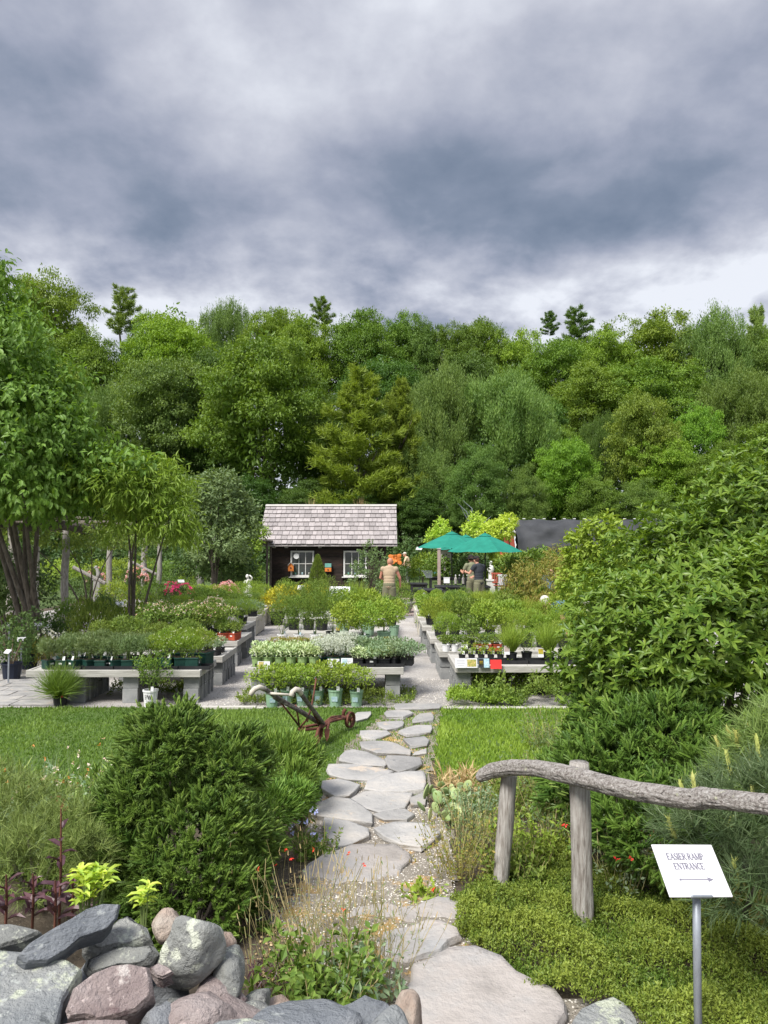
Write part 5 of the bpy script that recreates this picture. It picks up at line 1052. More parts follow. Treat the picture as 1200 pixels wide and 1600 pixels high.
# ================================================================== people
def remesh(name, mb, vox, mat, parent):
    me = mb.mesh(name, mat); o = link(name, me, parent); md = o.modifiers.new('r', 'REMESH'); md.mode = 'VOXEL'; md.voxel_size = vox; md.use_smooth_shade = True
    s = o.modifiers.new('s', 'SMOOTH'); s.iterations = 3; s.factor = .5
    dg = bpy.context.evaluated_depsgraph_get(); nm = bpy.data.meshes.new_from_object(o.evaluated_get(dg)); o.modifiers.clear(); o.data = nm
    if not nm.materials: nm.materials.append(mat)
    bpy.data.meshes.remove(me); return o
def person(label, loc, rz, h=1.75, lean=0., arms=None, legs=None, shirt=None, sleeve=.5, bottom=None, blen='short', shoes='dark', skin='skin', hair=None, cap=None, hairlong=False, headturn=0., belly=0., tail=None, seated=False, hat=False, nod=0.):
    t = thing('person', label, 'person', loc, rz); t.scale = (h / 1.75,) * 3
    hip = Vector((0, 0, .93)); Rl = Matrix.Rotation(-lean, 3, 'X')
    def U(p): return hip + Rl @ (Vector(p) - hip)
    arms = arms or [((-.25, .0, 1.15), (-.24, .06, .90)), ((.25, 0, 1.15), (.24, .06, .90))]
    legs = legs or [((-.10, .03, .50), (-.11, 0, .09)), ((.10, .03, .50), (.11, 0, .09))]
    b = MB(); c = MB(); d = MB()
    for p, r in (((0, 0, .95), (.155, .115, .13)), ((0, .01 + belly * .3, 1.10), (.14, .105 + belly * .5, .15)), ((0, .005, 1.28), (.165, .118, .17)), ((0, 0, 1.40), (.15, .09, .09))):
        q = U(p); b.ball(q, r, 14, 10); c.ball(q, tuple(v + .022 for v in r), 14, 10)
    TP = [(.92, .158, .125), (1.00, .158, .122), (1.08, .155, .118 + belly * .4), (1.16, .158, .118 + belly * .4), (1.24, .168, .120), (1.32, .176, .118), (1.38, .165, .105)]
    for z_, rx_, ry_ in TP: c.ball(U((0, .004 + (belly * .25 if 1.0 < z_ < 1.2 else 0), z_)), (rx_ + .016, ry_ + .016, .085), 16, 8)
    for q_ in ((0, 0, .95),): d.ball(hip + Vector((0, 0, .02)), (.182, .14, .14), 14, 10)
    neck = U((0, .0, 1.46)); hd = U((0, .02, 1.625)) + Vector((0, nod * .1, -nod * .04)); b.tube([U((0, -.005, 1.40)), hd - Vector((0, 0, .05))], [.062, .052], 10)
    b.ball(hd, (.076, .096, .112), 14, 10); b.ball(hd + Vector((0, .035, -.055)), (.052, .055, .055), 10, 8)
    b.ball(hd + Vector((0, .105, -.015)), (.014, .02, .024), 6, 5)
    for s in (-1, 1): b.ball(hd + Vector((s * .077, .0, -.01)), (.012, .02, .032), 6, 5)
    for i, (el, wr) in enumerate(arms):
        s = -1 if i == 0 else 1; sh = U((s * .185, 0, 1.405)); el = U(el); wr = U(wr)
        b.ball(sh, .062, 10, 8); b.tube([sh, el, wr], [.056, .042, .030], 10); b.ball(el, .043, 8, 6); fw = (wr - el).normalized(); side = Vector((s * .9, .1, 0)).cross(fw).normalized()
        pm = wr + fw * .045; b.ball(pm, (.030, .036, .045), 8, 6)
        for k in range(4):
            o_ = side * (-.027 + .018 * k); L0 = (.05, .062, .058, .045)[k]; b.tube([pm + o_ * .9 + fw * .02, pm + o_ + fw * (.045 + L0 * .4), pm + o_ + fw * (.045 + L0 * .8) + Vector((-s * .018, .012, 0))], [.011, .0105, .009], 6)
        b.tube([wr + fw * .02 - side * .02, pm - side * .048 + fw * .02, pm - side * .05 + fw * .05], [.013, .012, .010], 6)
        c.ball(sh, .078, 10, 8); k = sleeve; e2 = sh.lerp(el, min(1, k)); pts = [sh, e2]; rr = [.078, .068]
        if k > 1: pts = [sh, el, el.lerp(wr, k - 1)]; rr = [.078, .064, .05]
        if k > 0: c.tube(pts, rr, 12)
    for i, (kn, an) in enumerate(legs):
        s = -1 if i == 0 else 1; hp = hip + Vector((s * .085, 0, -.04)); kn = Vector(kn); an = Vector(an)
        b.ball(hp, .092, 10, 8); b.tube([hp, kn, an], [.092, .060, .040], 12); b.ball(kn, .061, 8, 6); b.ball(kn.lerp(an, .3) + Vector((0, -.015, 0)), (.052, .055, .09), 8, 6); b.ball(an + Vector((0, .06, -.045)), (.042, .11, .038), 10, 6)
        if blen == 'long': d.tube([hp, kn, an + Vector((0, 0, .02))], [.112, .085, .068], 12)
        else: d.tube([hp, kn + (hp - kn) * .06], [.115, .100], 12)
        sb = MB(); sb.ball(an + Vector((0, .055, -.040)), (.054, .135, .050), 12, 8); sb.tube([an + Vector((0, 0, -.03)), an + Vector((0, 0, .05))], [.052, .054], 10)
        remesh('shoe', sb, .014, M[shoes], t)
    if tail: c.tube([U((0, 0, 1.0)), U((0, 0, .90 - tail))], [.165, .172], 14)
    body = remesh('body', b, .0115, M[skin], t); remesh('shirt', c, .016, shirt, t); remesh('trousers' if blen == 'long' else 'shorts', d, .016, bottom, t)
    for s in (-1, 1): MB().ball(hd + Vector((s * .03, .090, .012)), (.012, .008, .008), 8, 6).build('eye', M['dark'], body)
    MB().ball(hd + Vector((0, .088, -.062)), (.024, .008, .006), 8, 5).build('mouth', M['redpot'], body)
    if hair:
        m = MB(); m.ball(hd + Vector((0, -.012, .022)), (.086, .102, .108), 12, 8)
        if hairlong: m.ball(hd + Vector((0, -.045, -.07)), (.088, .065, .13), 12, 8)
        o = remesh('hair', m, .014, hair, t)
    if cap:
        m = MB(); V = []; n = 16
        m.lathe([(.093, 0), (.094, .04), (.075, .078), (.04, .10), (.001, .105)], n, (hd.x, hd.y - .005, hd.z + .035)); k = .001
        if hat: m.lathe([(.09, 0), (.17, -.018), (.168, -.026), (.09, -.01)], n, (hd.x, hd.y, hd.z + .04))
        else: m.ball((hd.x, hd.y + .115, hd.z + .038), (.065, .075, .010), 12, 6)
        m.build('cap', cap, t, smooth=True)
    return t
khaki = CL('khaki_cloth', (.17, .165, .105)); tan_ = CL('tan_cloth', (.42, .32, .22)); cream = CL('cream_cloth', (.66, .50, .33)); greyc = CL('grey_cloth', (.34, .34, .34)); blk = CL('charcoal_cloth', (.035, .04, .048)); olive = CL('olive_cloth', (.20, .21, .13)); bluec = CL('blue_cloth', (.16, .28, .42)); whitec = CL('white_cap_cloth', (.68, .62, .52)); blackc = CL('black_cap_cloth', (.025, .022, .022)); hairb = MAT('brown_hair', [(.04, .02, .013), (.09, .045, .03)], 20, (20, 20, 2)); hairw = MAT('white_hair', [(.5, .47, .42), (.65, .62, .56)], 20, (20, 20, 2)); hairr = MAT('thin_reddish_hair', [(.42, .20, .13), (.50, .27, .18)], 20, (20, 20, 2))
p1 = G(608, 966, .02)
person('man in tan sleeveless shirt and olive shorts seen from behind on the gravel path', (p1[0], p1[1], .01), R(-10), 1.72, .10, arms=[((-.27, .10, 1.16), (-.14, .30, 1.08)), ((.29, .10, 1.16), (.27, .30, .98))], legs=[((-.11, .0, .50), (-.13, -.05, .09)), ((.10, .05, .50), (.10, -.02, .09))], shirt=tan_, sleeve=.22, bottom=khaki, skin='skin2', hair=hairr, belly=.05, nod=.8)
p2 = G(638, 914, 0)
person('man in cream shirt, pale cap and grey trousers standing in profile near the far lawn', (p2[0], p2[1], .0), R(75), 1.72, .16, arms=[((-.24, .12, 1.16), (-.12, .34, 1.02)), ((.24, .12, 1.16), (.12, .34, 1.05))], shirt=cream, sleeve=.75, bottom=greyc, blen='long', cap=whitec, tail=.06, belly=.08, nod=.6)
person('man in black cap, charcoal tee and khaki shorts under the near umbrella', (P(748, 900, 23.0)[0], 22.9, 0), R(40), 1.74, .05, arms=[((-.27, .14, 1.20), (-.16, .38, 1.24)), ((.27, .12, 1.18), (.10, .30, 1.10))], shirt=blk, sleeve=.55, bottom=khaki, cap=blackc, hair=hairb, nod=.6)
person('man in olive shirt and dark brimmed hat facing the man in charcoal', (P(739, 900, 23.6)[0] - .02, 23.6, 0), R(20), 1.76, .04, arms=[((-.27, .12, 1.18), (-.20, .36, 1.22)), ((.26, .12, 1.18), (.14, .34, 1.16))], shirt=olive, sleeve=.6, bottom=khaki, cap=blackc, hat=True, hair=hairb, nod=.5)
person('woman with long dark hair in blue bending among shrubs near the shade house', (P(861, 880, 22)[0], 22, -.2), R(165), 1.66, .35, arms=[((-.24, .14, 1.16), (-.12, .34, 1.02)), ((.24, .14, 1.16), (.12, .34, 1.02))], shirt=bluec, sleeve=.7, bottom=blk, blen='long', hair=hairb, hairlong=True)
person('white haired person in light blue bending over behind the right bush', (P(903, 950, 13.2)[0], 13.2, -.12), R(60), 1.62, 1.05, arms=[((-.22, .10, 1.12), (-.16, .28, .98)), ((.22, .1, 1.12), (.14, .3, .98))], shirt=bluec, sleeve=.5, bottom=tan_, blen='long', hair=hairw, nod=.5)
# ================================================================== the old cultivator on the lawn
def plough():
    o = np.array(P(500, 1150, 7.75)); o[2] = 0; t = thing('wheel_cultivator', 'antique horse-drawn cultivator with pale curved wooden handles and rusty iron tines on the lawn', 'plough', o)
    def T(name, pts, r, mat, n=8, **k): return MB().tube([P(a, b, d) - o for a, b, d in pts], r, n, **k).build(name, M[mat], t, smooth=True)
    T('handle', [(392, 1085, 6.85), (398, 1077, 6.86), (406, 1074, 6.88), (416, 1078, 6.95), (430, 1088, 7.1), (455, 1103, 7.35), (480, 1117, 7.6), (500, 1130, 7.75)], [.020, .023, .022, .022, .022, .022, .022, .02], 'oldwood')
    T('grip', [(391.5, 1086.5, 6.845), (394, 1081, 6.85), (398, 1076.5, 6.855), (405, 1073.5, 6.875), (414, 1077, 6.94)], .0245, 'grip')
    T('handle', [(456, 1087, 7.0), (459, 1080, 7.02), (464, 1078, 7.05), (470, 1084, 7.1), (484, 1103, 7.4), (496, 1118, 7.6), (506, 1132, 7.78)], .021, 'oldwood')
    T('grip', [(455, 1088, 6.99), (457, 1081, 7.01), (462, 1077, 7.03), (467, 1078, 7.06), (470, 1084, 7.1)], .025, 'grip')
    T('handle_brace', [(416, 1083, 6.97), (457, 1086, 7.02)], .012, 'grip')
    T('beam', [(428, 1090, 7.1), (462, 1108, 7.4), (494, 1128, 7.7)], .018, 'oldwood')
    for pts in ([(438, 1097, 7.2), (455, 1118, 7.4), (470, 1138, 7.55)], [(462, 1102, 7.4), (466, 1122, 7.5), (468, 1140, 7.6)], [(488, 1104, 7.55), (478, 1126, 7.58), (468, 1137, 7.6)], [(494, 1060, 7.9), (491, 1080, 7.85), (487, 1102, 7.7), (480, 1128, 7.65)], [(486, 1106, 7.5), (492, 1120, 7.6), (500, 1132, 7.75)]): T('rod', pts, .0095, 'rust', 6)
    for pts in ([(466, 1139, 7.55), (485, 1134, 7.75), (505, 1131, 7.8), (520, 1124, 8.0), (532, 1121, 8.2)], [(468, 1141, 7.5), (490, 1139, 7.6), (504, 1136, 7.7), (515, 1128, 7.9), (530, 1124, 8.1), (540, 1122, 8.25)], [(505, 1131, 7.85), (518, 1121, 8.1), (534, 1119, 8.3)]): T('frame_bar', pts, .016, 'rust', 6)
    for pts, w in (([(502, 1133, 7.7), (497, 1140, 7.6), (494, 1152, 7.5), (495, 1166, 7.45)], .016), ([(501, 1130, 7.8), (500, 1142, 7.8), (501, 1151, 7.8)], .022), ([(514, 1128, 7.85), (511, 1140, 7.75), (511, 1153, 7.7)], .018)):
        T('tine', pts, w, 'rust', 6); p = P(*pts[-1]) - o; MB().add([(p[0] - .03, p[1], p[2] + .09), (p[0] + .03, p[1], p[2] + .09), (p[0] + .022, p[1] - .02, p[2] + .02), (p[0], p[1] - .03, max(-.02, p[2] - .03)), (p[0] - .022, p[1] - .02, p[2] + .02)] + [(p[0], p[1] + .02, p[2] + .06)], [(0, 1, 2, 3, 4), (0, 5, 1), (1, 5, 2), (2, 5, 3), (3, 5, 4), (4, 5, 0)]).build('share', M['rust'], t)
    T('clamp', [(536, 1122, 8.25), (537, 1112, 8.25), (540, 1108, 8.25)], .020, 'rust', 6); T('axle_fork', [(534, 1121, 8.2), (548, 1122, 8.3)], .022, 'rust', 6)
    c = P(547, 1124.5, 8.30) - o; r = .089
    m = MB(); V = []; n = 22
    for (rr, x) in ((r, -.02), (r, .02), (r - .014, .02), (r - .014, -.02)):
        for k in range(n): a = 2 * math.pi * k / n; V.append((x, rr * math.cos(a), rr * math.sin(a)))
    m.add(V, [(j * n + k, ((j + 1) % 4) * n + k, ((j + 1) % 4) * n + (k + 1) % n, j * n + (k + 1) % n) for j in range(4) for k in range(n)]); wh = m.build('wheel', M['rust'], t, c, (0, 0, R(-28)))
    for k in range(5): a = 2 * math.pi * k / 5; MB().tube([(0, 0, 0), (0, (r - .01) * math.cos(a), (r - .01) * math.sin(a))], .007, 5).build('spoke', M['rust'], wh)
    MB().tube([(-.04, 0, 0), (.04, 0, 0)], .018, 8).build('hub', M['rust'], wh)
plough()
# ================================================================== planting near the camera
rg = np.random.default_rng(21)
def wld(px, py, d): return P(px, py, d)
# ------------------------------------------------------------------ spruce with finger-like shoots
def t_shoot(nn=30, L=1., seed=0, w=.11):
    q = np.random.default_rng(seed); V = []; F = []; o = 0
    k = 5; prof = [(0, .05), (.15, .085), (.85, .08), (1.0, .03)]
    for x, r in prof:
        for j in range(k): a = 2 * math.pi * j / k; V.append((x, r * math.cos(a), r * math.sin(a)))
    for i in range(3):
        for j in range(k): a, b = i * k + j, i * k + (j + 1) % k; F += [(a, b, b + k), (a, b + k, a + k)]
    o = len(V)
    for i in range(nn):
        x = (i + q.random()) / nn * .97; a = q.uniform(0, 6.28); d = np.array([.75, math.cos(a), math.sin(a)]); d /= np.linalg.norm(d); s = np.cross(d, [1, 0, 0]); s /= np.linalg.norm(s) + 1e-9
        b = np.array([x, .03 * math.cos(a), .03 * math.sin(a)]); l = .24 * q.uniform(.8, 1.15)
        V += [tuple(b - s * .020), tuple(b + s * .020), tuple(b + d * l)]; F.append((o, o + 1, o + 2)); o += 3
    return np.array(V), np.array(F)
SH = [t_shoot(30, seed=i) for i in range(3)]
def spray(fb, rg, p, T, N, S, rnd, kids=4):
    """a main shoot with side shoots in a herringbone"""
    m = len(p); T = unit(T); N = unit(N - (N * T).sum(1, keepdims=True) * T); B = np.cross(N, T)
    fb.add(SH[0], p, T, N, S, rnd)
    for k in range(kids):
        s = 1 if k % 2 else -1; f = .15 + .22 * (k // 2); t = T * .80 + B * s * (.60 + .15 * rg.random((m, 1))) + rsph(rg, m) * .18
        fb.add(SH[1 + k % 2], p + T * (S[:, None] * f * 1.0), t, N, S * rg.uniform(.6, .9, m), np.clip(rnd + rg.normal(size=m) * .12, 0, 1))
def spruce(name, label, base, lobes, n, size, mat='spruce', low=-.7, up=.45, thick=.16, trunk=True, group=None, kids=4, bumpy=.14):
    t = thing(name, label, 'shrub', base, 0, group); L = [(a[0] - base[0], a[1] - base[1], a[2] - base[2], *a[3:]) for a in lobes]
    p, o = shell(rg, L, n, thick, low, bumpy); m = len(p); fb = FB(5)
    T = o * .75 + np.array([0, 0, up]) + rsph(rg, m) * .38
    spray(fb, rg, p - o * size * .6, T, o * .5 + rsph(rg, m) * .3 + np.array([0, 0, .6]), size * rg.uniform(.75, 1.25, m), np.clip(rg.normal(.5, .25, m) , 0, 1), kids)
    fb.build('needles', L_[mat], t); sm = MB(); stems(sm, rg, (0, 0, 0), L, .014, len(L), 5, 6); sm.build('trunk', M['bark'], t)
    if mat == 'spruce':
        k = rg.random(m) < .16; f2 = FB(6); f2.add(SH[2], (p + o * size * .30)[k], T[k], o[k] + rsph(rg, k.sum()), size * .55); f2.build('new_shoots', L_['sprucetip'], t)
    return t
def lb(px, py, d, r, rz=None, ry=None): c = P(px, py, d); return (c[0], c[1], c[2], r, ry or r, rz or r)
spruce('dwarf_spruce', 'large dense dwarf spruce with finger-like upright shoots left of the stone path', GH(295, 1478),
       [lb(290, 1330, 4.05, .44, .40), lb(262, 1185, 4.15, .28, .27), lb(266, 1155, 4.15, .19, .21), lb(348, 1205, 4.2, .25, .24), lb(215, 1265, 4.1, .25), lb(365, 1300, 4.05, .20), lb(200, 1340, 4.0, .22), lb(315, 1400, 3.85, .34, .30), lb(378, 1375, 3.95, .15), lb(240, 1400, 3.95, .24)], 2500, .086, thick=.13, kids=3)
def softbush(name, label, base, lobes, n, size, leaf, tmpl=T_THIN, cat='shrub', group=None, **k):
    t = thing(name, label, cat, base, 0, group); L = [(a[0] - base[0], a[1] - base[1], a[2] - base[2], *a[3:]) for a in lobes]
    foliage(rg, L, n, size, tmpl, **k).build('foliage', L_[leaf], t); sm = MB(); stems(sm, rg, (0, 0, 0), L, .012, min(6, len(L)), 4, 5); sm.build('stem', M['twig'], t); return t
softbush('yew_shrub', 'soft bright yew with long needles between the dwarf spruce and the cultivator', GH(440, 1250), [lb(430, 1195, 5.9, .32, .22), lb(468, 1190, 6.0, .17, .12), lb(400, 1175, 6.1, .22, .18), lb(455, 1220, 5.6, .17, .14)], 5600, .065, 'yew', up=.5, out=.7, jit=.45, thick=.2)
softbush('yew_shrub', 'low spreading yew with dark fingers touching the left edge of the flagstones', GH(470, 1290), [lb(440, 1250, 5.1, .20, .14), lb(468, 1245, 5.1, .10, .08), lb(415, 1265, 4.9, .20, .18)], 2600, .06, 'yew', up=.35, out=.8, jit=.45)
# right-hand lower spruce, under the magnolia
spruce('dwarf_spruce', 'dark spreading spruce below the broadleaf bush and behind the log handrail', GH(1000, 1370), [lb(960, 1210, 4.9, .42, .34), lb(1040, 1170, 4.9, .42, .40), lb(900, 1230, 5.1, .30, .26), lb(1020, 1290, 4.5, .45, .32), lb(1110, 1240, 4.5, .34, .3), lb(940, 1140, 5.3, .26, .3), lb(1060, 1100, 5.2, .28, .3)], 1700, .105, thick=.16)
# ------------------------------------------------------------------ long-needled pines
def pine_bush(label, base, lobes, n, size, mat, candles=0, name='mugo_pine'):
    t = thing(name, label, 'pine', base); L = [(a[0] - base[0], a[1] - base[1], a[2] - base[2], *a[3:]) for a in lobes]
    p, o = shell(rg, L, n, .16, -.6, .14); fb = FB(4); m = len(p); T = unit(o + np.array([0, 0, .5]) + rsph(rg, m) * .3)
    for k in range(22): fb.add(T_NEED, p + T * size * rg.uniform(-.5, .1, (m, 1)), T * .75 + rsph(rg, m) * .75, rsph(rg, m), size * rg.uniform(.75, 1.2, m))
    fb.build('needles', L_[mat], t); sm = MB(); stems(sm, rg, (0, 0, 0), L, .016, min(6, len(L)), 4, 5); sm.build('branch', M['bark'], t)
    if candles:
        k = rg.choice(m, candles, replace=False); c = FB(2); c.add(SH[0], p[k], T[k] * .6 + np.array([0, 0, .8]), rsph(rg, candles), np.stack([np.full(candles, .13) * rg.uniform(.6, 1.2, candles), np.full(candles, .12), np.full(candles, .12)], 1)); tag(c.build('candle', L_['cone'], t), kind='stuff')
    return t
pine_bush('soft olive green mugo pine at the far left edge above the purple leaved plant', GH(60, 1420), [lb(40, 1290, 4.1, .30, .24), lb(-30, 1280, 4.3, .34, .28), lb(100, 1310, 3.9, .22, .2), lb(60, 1350, 3.7, .28, .2), lb(130, 1345, 3.7, .16)], 850, .075, 'pine')
pine_bush('long needled blue-green pine behind the ramp sign', GH(1150, 1440), [lb(1140, 1310, 3.5, .26, .24), lb(1210, 1270, 3.5, .32, .3), lb(1090, 1290, 3.8, .22, .2), lb(1180, 1390, 3.3, .26, .2)], 400, .11, 'pineb', 12, 'blue_pine')
pine_bush('yellow candled pine at the right edge above the end of the handrail', GH(1230, 1350), [lb(1190, 1210, 4.0, .22, .28), lb(1250, 1200, 3.9, .3, .36)], 260, .13, 'pine', 14, 'golden_pine')
# ------------------------------------------------------------------ the big broadleaf bush on the right
def whorls(fb, p, T, nl, size, tmpl=T_MAG, flat_=.8):
    m = len(p); T = unit(T); A = unit(np.cross(T, rsph(rg, m))); Bn = np.cross(T, A); ph = rg.uniform(0, 6.28, m)
    for k in range(nl):
        a = ph + 2 * math.pi * k / nl + rg.uniform(-.35, .35, m); r = A * np.cos(a)[:, None] + Bn * np.sin(a)[:, None]
        d = r * flat_ + T * rg.uniform(.25, .9, (m, 1)) * 1.0; fb.add(tmpl, p + T * (size * .25 * rg.random((m, 1))), d, T - r * .3, size * rg.uniform(.45, 1.3, m), np.clip(rg.normal(.45, .3, m), 0, 1))
def magnolia():
    base = GH(1130, 1260); t = thing('magnolia_bush', 'huge glossy broadleaf bush filling the right side above the handrail', 'bush', base); b = np.array(base)
    L = [lb(1120, 945, 5.9, .85, .68), lb(1175, 825, 6.0, .48, .40), lb(1060, 885, 5.9, .46, .36), lb(985, 985, 5.5, .46, .42), lb(1160, 990, 5.2, .62, .50), lb(980, 1080, 5.3, .34, .30), lb(1280, 875, 5.8, .90, .82), lb(965, 935, 6.0, .26, .22), lb(920, 1035, 5.5, .24, .24), lb(1070, 835, 6.0, .30, .20), lb(1150, 755, 6.1, .22, .24), lb(1280, 1020, 5.3, .8, .7), lb(925, 1130, 5.4, .24, .22), lb(1075, 1010, 5.2, .36, .3)]
    L = [(a[0] - b[0], a[1] - b[1], a[2] - b[2], *a[3:]) for a in L]
    p, o = shell(rg, L, 6800, .15, -.8, .32); T = o * .6 + np.array([0, 0, .55]) + rsph(rg, len(p)) * .4; fb = FB(3); whorls(fb, p, T, 7, .070)
    fb.build('foliage', L_['magnolia'], t); p, o = shell(rg, L, 5000, .35, -.9, .1); f = FB(8); f.add(T_LEAF6, p * .97, o * .3 + rsph(rg, len(p)), o + rsph(rg, len(p)) * .6, .075); f.build('inner_foliage', L_['mid'], t)
    sm = MB(); stems(sm, rg, (0, 0, 0), L, .035, len(L), 6, 7)
    for k in range(16): a = k * .4; sm.tube([(math.cos(a) * .25, math.sin(a) * .2 - .1, 0), (math.cos(a) * .45, math.sin(a) * .4 - .2, .5), (math.cos(a) * .8, math.sin(a) * .7 - .2, 1.1)], [.02, .015, .008], 6)
    sm.build('branch', M['bark'], t)
    # the leaves that show largest, one by one
    tm = [mesh_np('leaf', v[0] * np.array([1, 1.0, 1]), [v[1]], L_['magnolia'], np.full(len(v[0]), q)) for v, q in ((T_MAG, .35), (T_MAG, .7), (T_MAG, 1.0))]
    p, o = shell(rg, [l for i, l in enumerate(L) if i in (4, 5, 8, 13, 3)], 42, .02, -.2, .2); q = random.Random(3)
    for pp, oo in zip(p, o):
        T = unit(oo * .6 + np.array([0, -.1, .6]) + rsph(rg, 1)[0] * .3); A = unit(np.cross(T, rsph(rg, 1)[0])); Bn = np.cross(T, A)
        for k in range(6):
            a = k * 1.05; r = A * math.cos(a) + Bn * math.sin(a); d = Vector(unit(r * .8 + T * q.uniform(.3, .8))); nn = Vector(T - r * .3); nn = (nn - d * nn.dot(d)).normalized(); bb = nn.cross(d)
            m = Matrix((d, bb, nn)).transposed(); link('leaf', q.choice(tm), t, Vector(pp + oo * .03), m.to_euler(), q.uniform(.05, .07))
magnolia()
# ------------------------------------------------------------------ grass and ground cover (nobody could count them)
def grass(name, label, poly, n, h, leaf, w=1., excl=None, z=.0, lean=.55, var=None):
    q = scatter(rg, poly, n, z)
    if excl is not None: q = q[~inpoly(q[:, 0], q[:, 1], excl)]
    cl = np.array([mn.noise(Vector((a * 1.4, b * 1.4, 0))) for a, b in q[:, :2]]) 
    m = len(q); fb = FB(9); T = rsph(rg, m) * lean + np.array([0, 0, 1.]); hh = h * rg.uniform(.5, 1.2, m) * (1 + .5 * cl)
    fb.add(T_TRI, q, T, rsph(rg, m), np.stack([hh, np.full(m, w * .05), np.ones(m)], 1), np.clip(.5 + cl * 1.5 + rg.normal(size=m) * .25, 0, 1))
    o = fb.build(name, L_[leaf]); return tag(o, label, None, None, 'stuff')
grass('lawn_grass', 'short green lawn grass left of the stone path', LAWN_L, 85000, .035, 'grass', 1.7, BEDP)
grass('lawn_grass', 'brighter longer grass right of the stone path', LAWN_R, 80000, .055, 'grassb', 1.9, BEDP)
grass('joint_grass', 'thin grass growing in the joints of the flagstone path', [b for b in BEDP if b[1] > 5.6], 7000, .035, 'grass', 1.4)
def sprigs(name, label, poly, n, size, leaf, h=.10, bump=.05, leafs=5, tmpl=T_LEAF, kids=3):
    q = scatter(rg, poly, n); m = len(q); c = np.array([mn.noise(Vector((a * 3.2, b * 3.2, 1))) + .5 * mn.noise(Vector((a * 8, b * 8, 3))) for a, b in q[:, :2]])
    top = h * np.clip(.8 + 1.5 * c, .15, 2); q[:, 2] += top * rg.uniform(.5, 1, m); fb = FB(12); rn = np.clip(.5 + c * .7 + rg.normal(size=m) * .22, 0, 1)
    T = rsph(rg, m) * .55 + np.array([0, 0, 1.])
    for k in range(leafs): fb.add(tmpl, q + T * size * .35 * k, T * .6 + rsph(rg, m) * .8, T + rsph(rg, m) * .5, size * rg.uniform(.7, 1.2, m), rn)
    return tag(fb.build(name, L_[leaf]), label, None, None, 'stuff')
COV = [GH(*q)[:2] for q in ((700, 1420), (735, 1395), (800, 1370), (860, 1335), (960, 1370), (1060, 1400), (1180, 1400), (1330, 1420), (1500, 1640), (1010, 1640), (985, 1600), (950, 1575), (905, 1590), (870, 1572), (800, 1560), (780, 1520), (735, 1490), (712, 1465), (718, 1420))]
sprigs('ground_cover', 'low mat of fine yellow-green ground cover around the handrail posts', COV, 27000, .0155, 'cover', .085, leafs=6, tmpl=T_LEAF)
sprigs('ground_cover', 'mossy green creeper between the step stones', [GH(*q)[:2] for q in ((640, 1500), (735, 1440), (770, 1450), (745, 1470), (700, 1476), (650, 1502))], 700, .014, 'cover', .03, leafs=4)
sprigs('weeds', 'tangle of leafy weeds growing under the front right bench', [(1.2, 9.45), (4.4, 9.45), (4.4, 11.2), (1.2, 11.2)], 3600, .05, 'mid', .24, leafs=5)
sprigs('weeds', 'pale weeds spilling out at the foot of the right bench', [(.80, 9.45), (1.7, 9.45), (1.7, 9.85), (.9, 10.2)], 700, .04, 'bright', .12, leafs=5)
sprigs('weeds', 'small weeds in the gravel beneath the left bench', [(-3.8, 10.2), (-2.6, 10.2), (-2.6, 10.9), (-3.8, 10.9)], 500, .035, 'mid', .07)
sprigs('weeds', 'weeds and rough grass under the middle bench', [(-1.9, 9.5), (.35, 9.5), (.45, 10.3), (-1.9, 10.4)], 1600, .035, 'mid', .07)
def chips(name, label, poly, n, s, leaf, z=.0):
    q = scatter(rg, poly, n, .008 + z); m = len(q); fb = FB(3); oc = (np.array([(1, 0, 0), (-1, 0, 0), (0, 1, 0), (0, -1, 0), (0, 0, .6), (0, 0, -.6)], float) * .5, np.array([(0, 2, 4), (2, 1, 4), (1, 3, 4), (3, 0, 4), (2, 0, 5), (1, 2, 5), (3, 1, 5), (0, 3, 5)]))
    fb.add(oc, q, rsph(rg, m) * np.array([1, 1, .2]), np.array([0, 0, 1.]) + rsph(rg, m) * .5, s * rg.uniform(.4, 1.3, m)); return tag(fb.build(name, L_[leaf]), label, None, None, 'stuff')
chips('path_gravel', 'loose grey gravel chips between the path stones', [b for b in BEDP if b[1] < 6.5], 9000, .014, 'chip')
chips('path_gravel', 'coarse gravel scattered in front of the plant benches', [(-2.3, 9.45), (1.0, 9.45), (1.0, 11.5), (-2.3, 11.5)], 5000, .016, 'chip')
chips('fallen_litter', 'orange-tan fallen blossom litter in the joints of the path', [G(*q)[:2] for q in ((600, 1140), (672, 1150), (665, 1185), (610, 1235), (560, 1230), (540, 1210), (590, 1185))], 3800, .011, 'litter')
chips('fallen_litter', 'tan dead leaves on the soil beside the spruce', [GH(*q)[:2] for q in ((400, 1400), (520, 1330), (520, 1440), (470, 1560), (400, 1540))], 600, .018, 'dry')
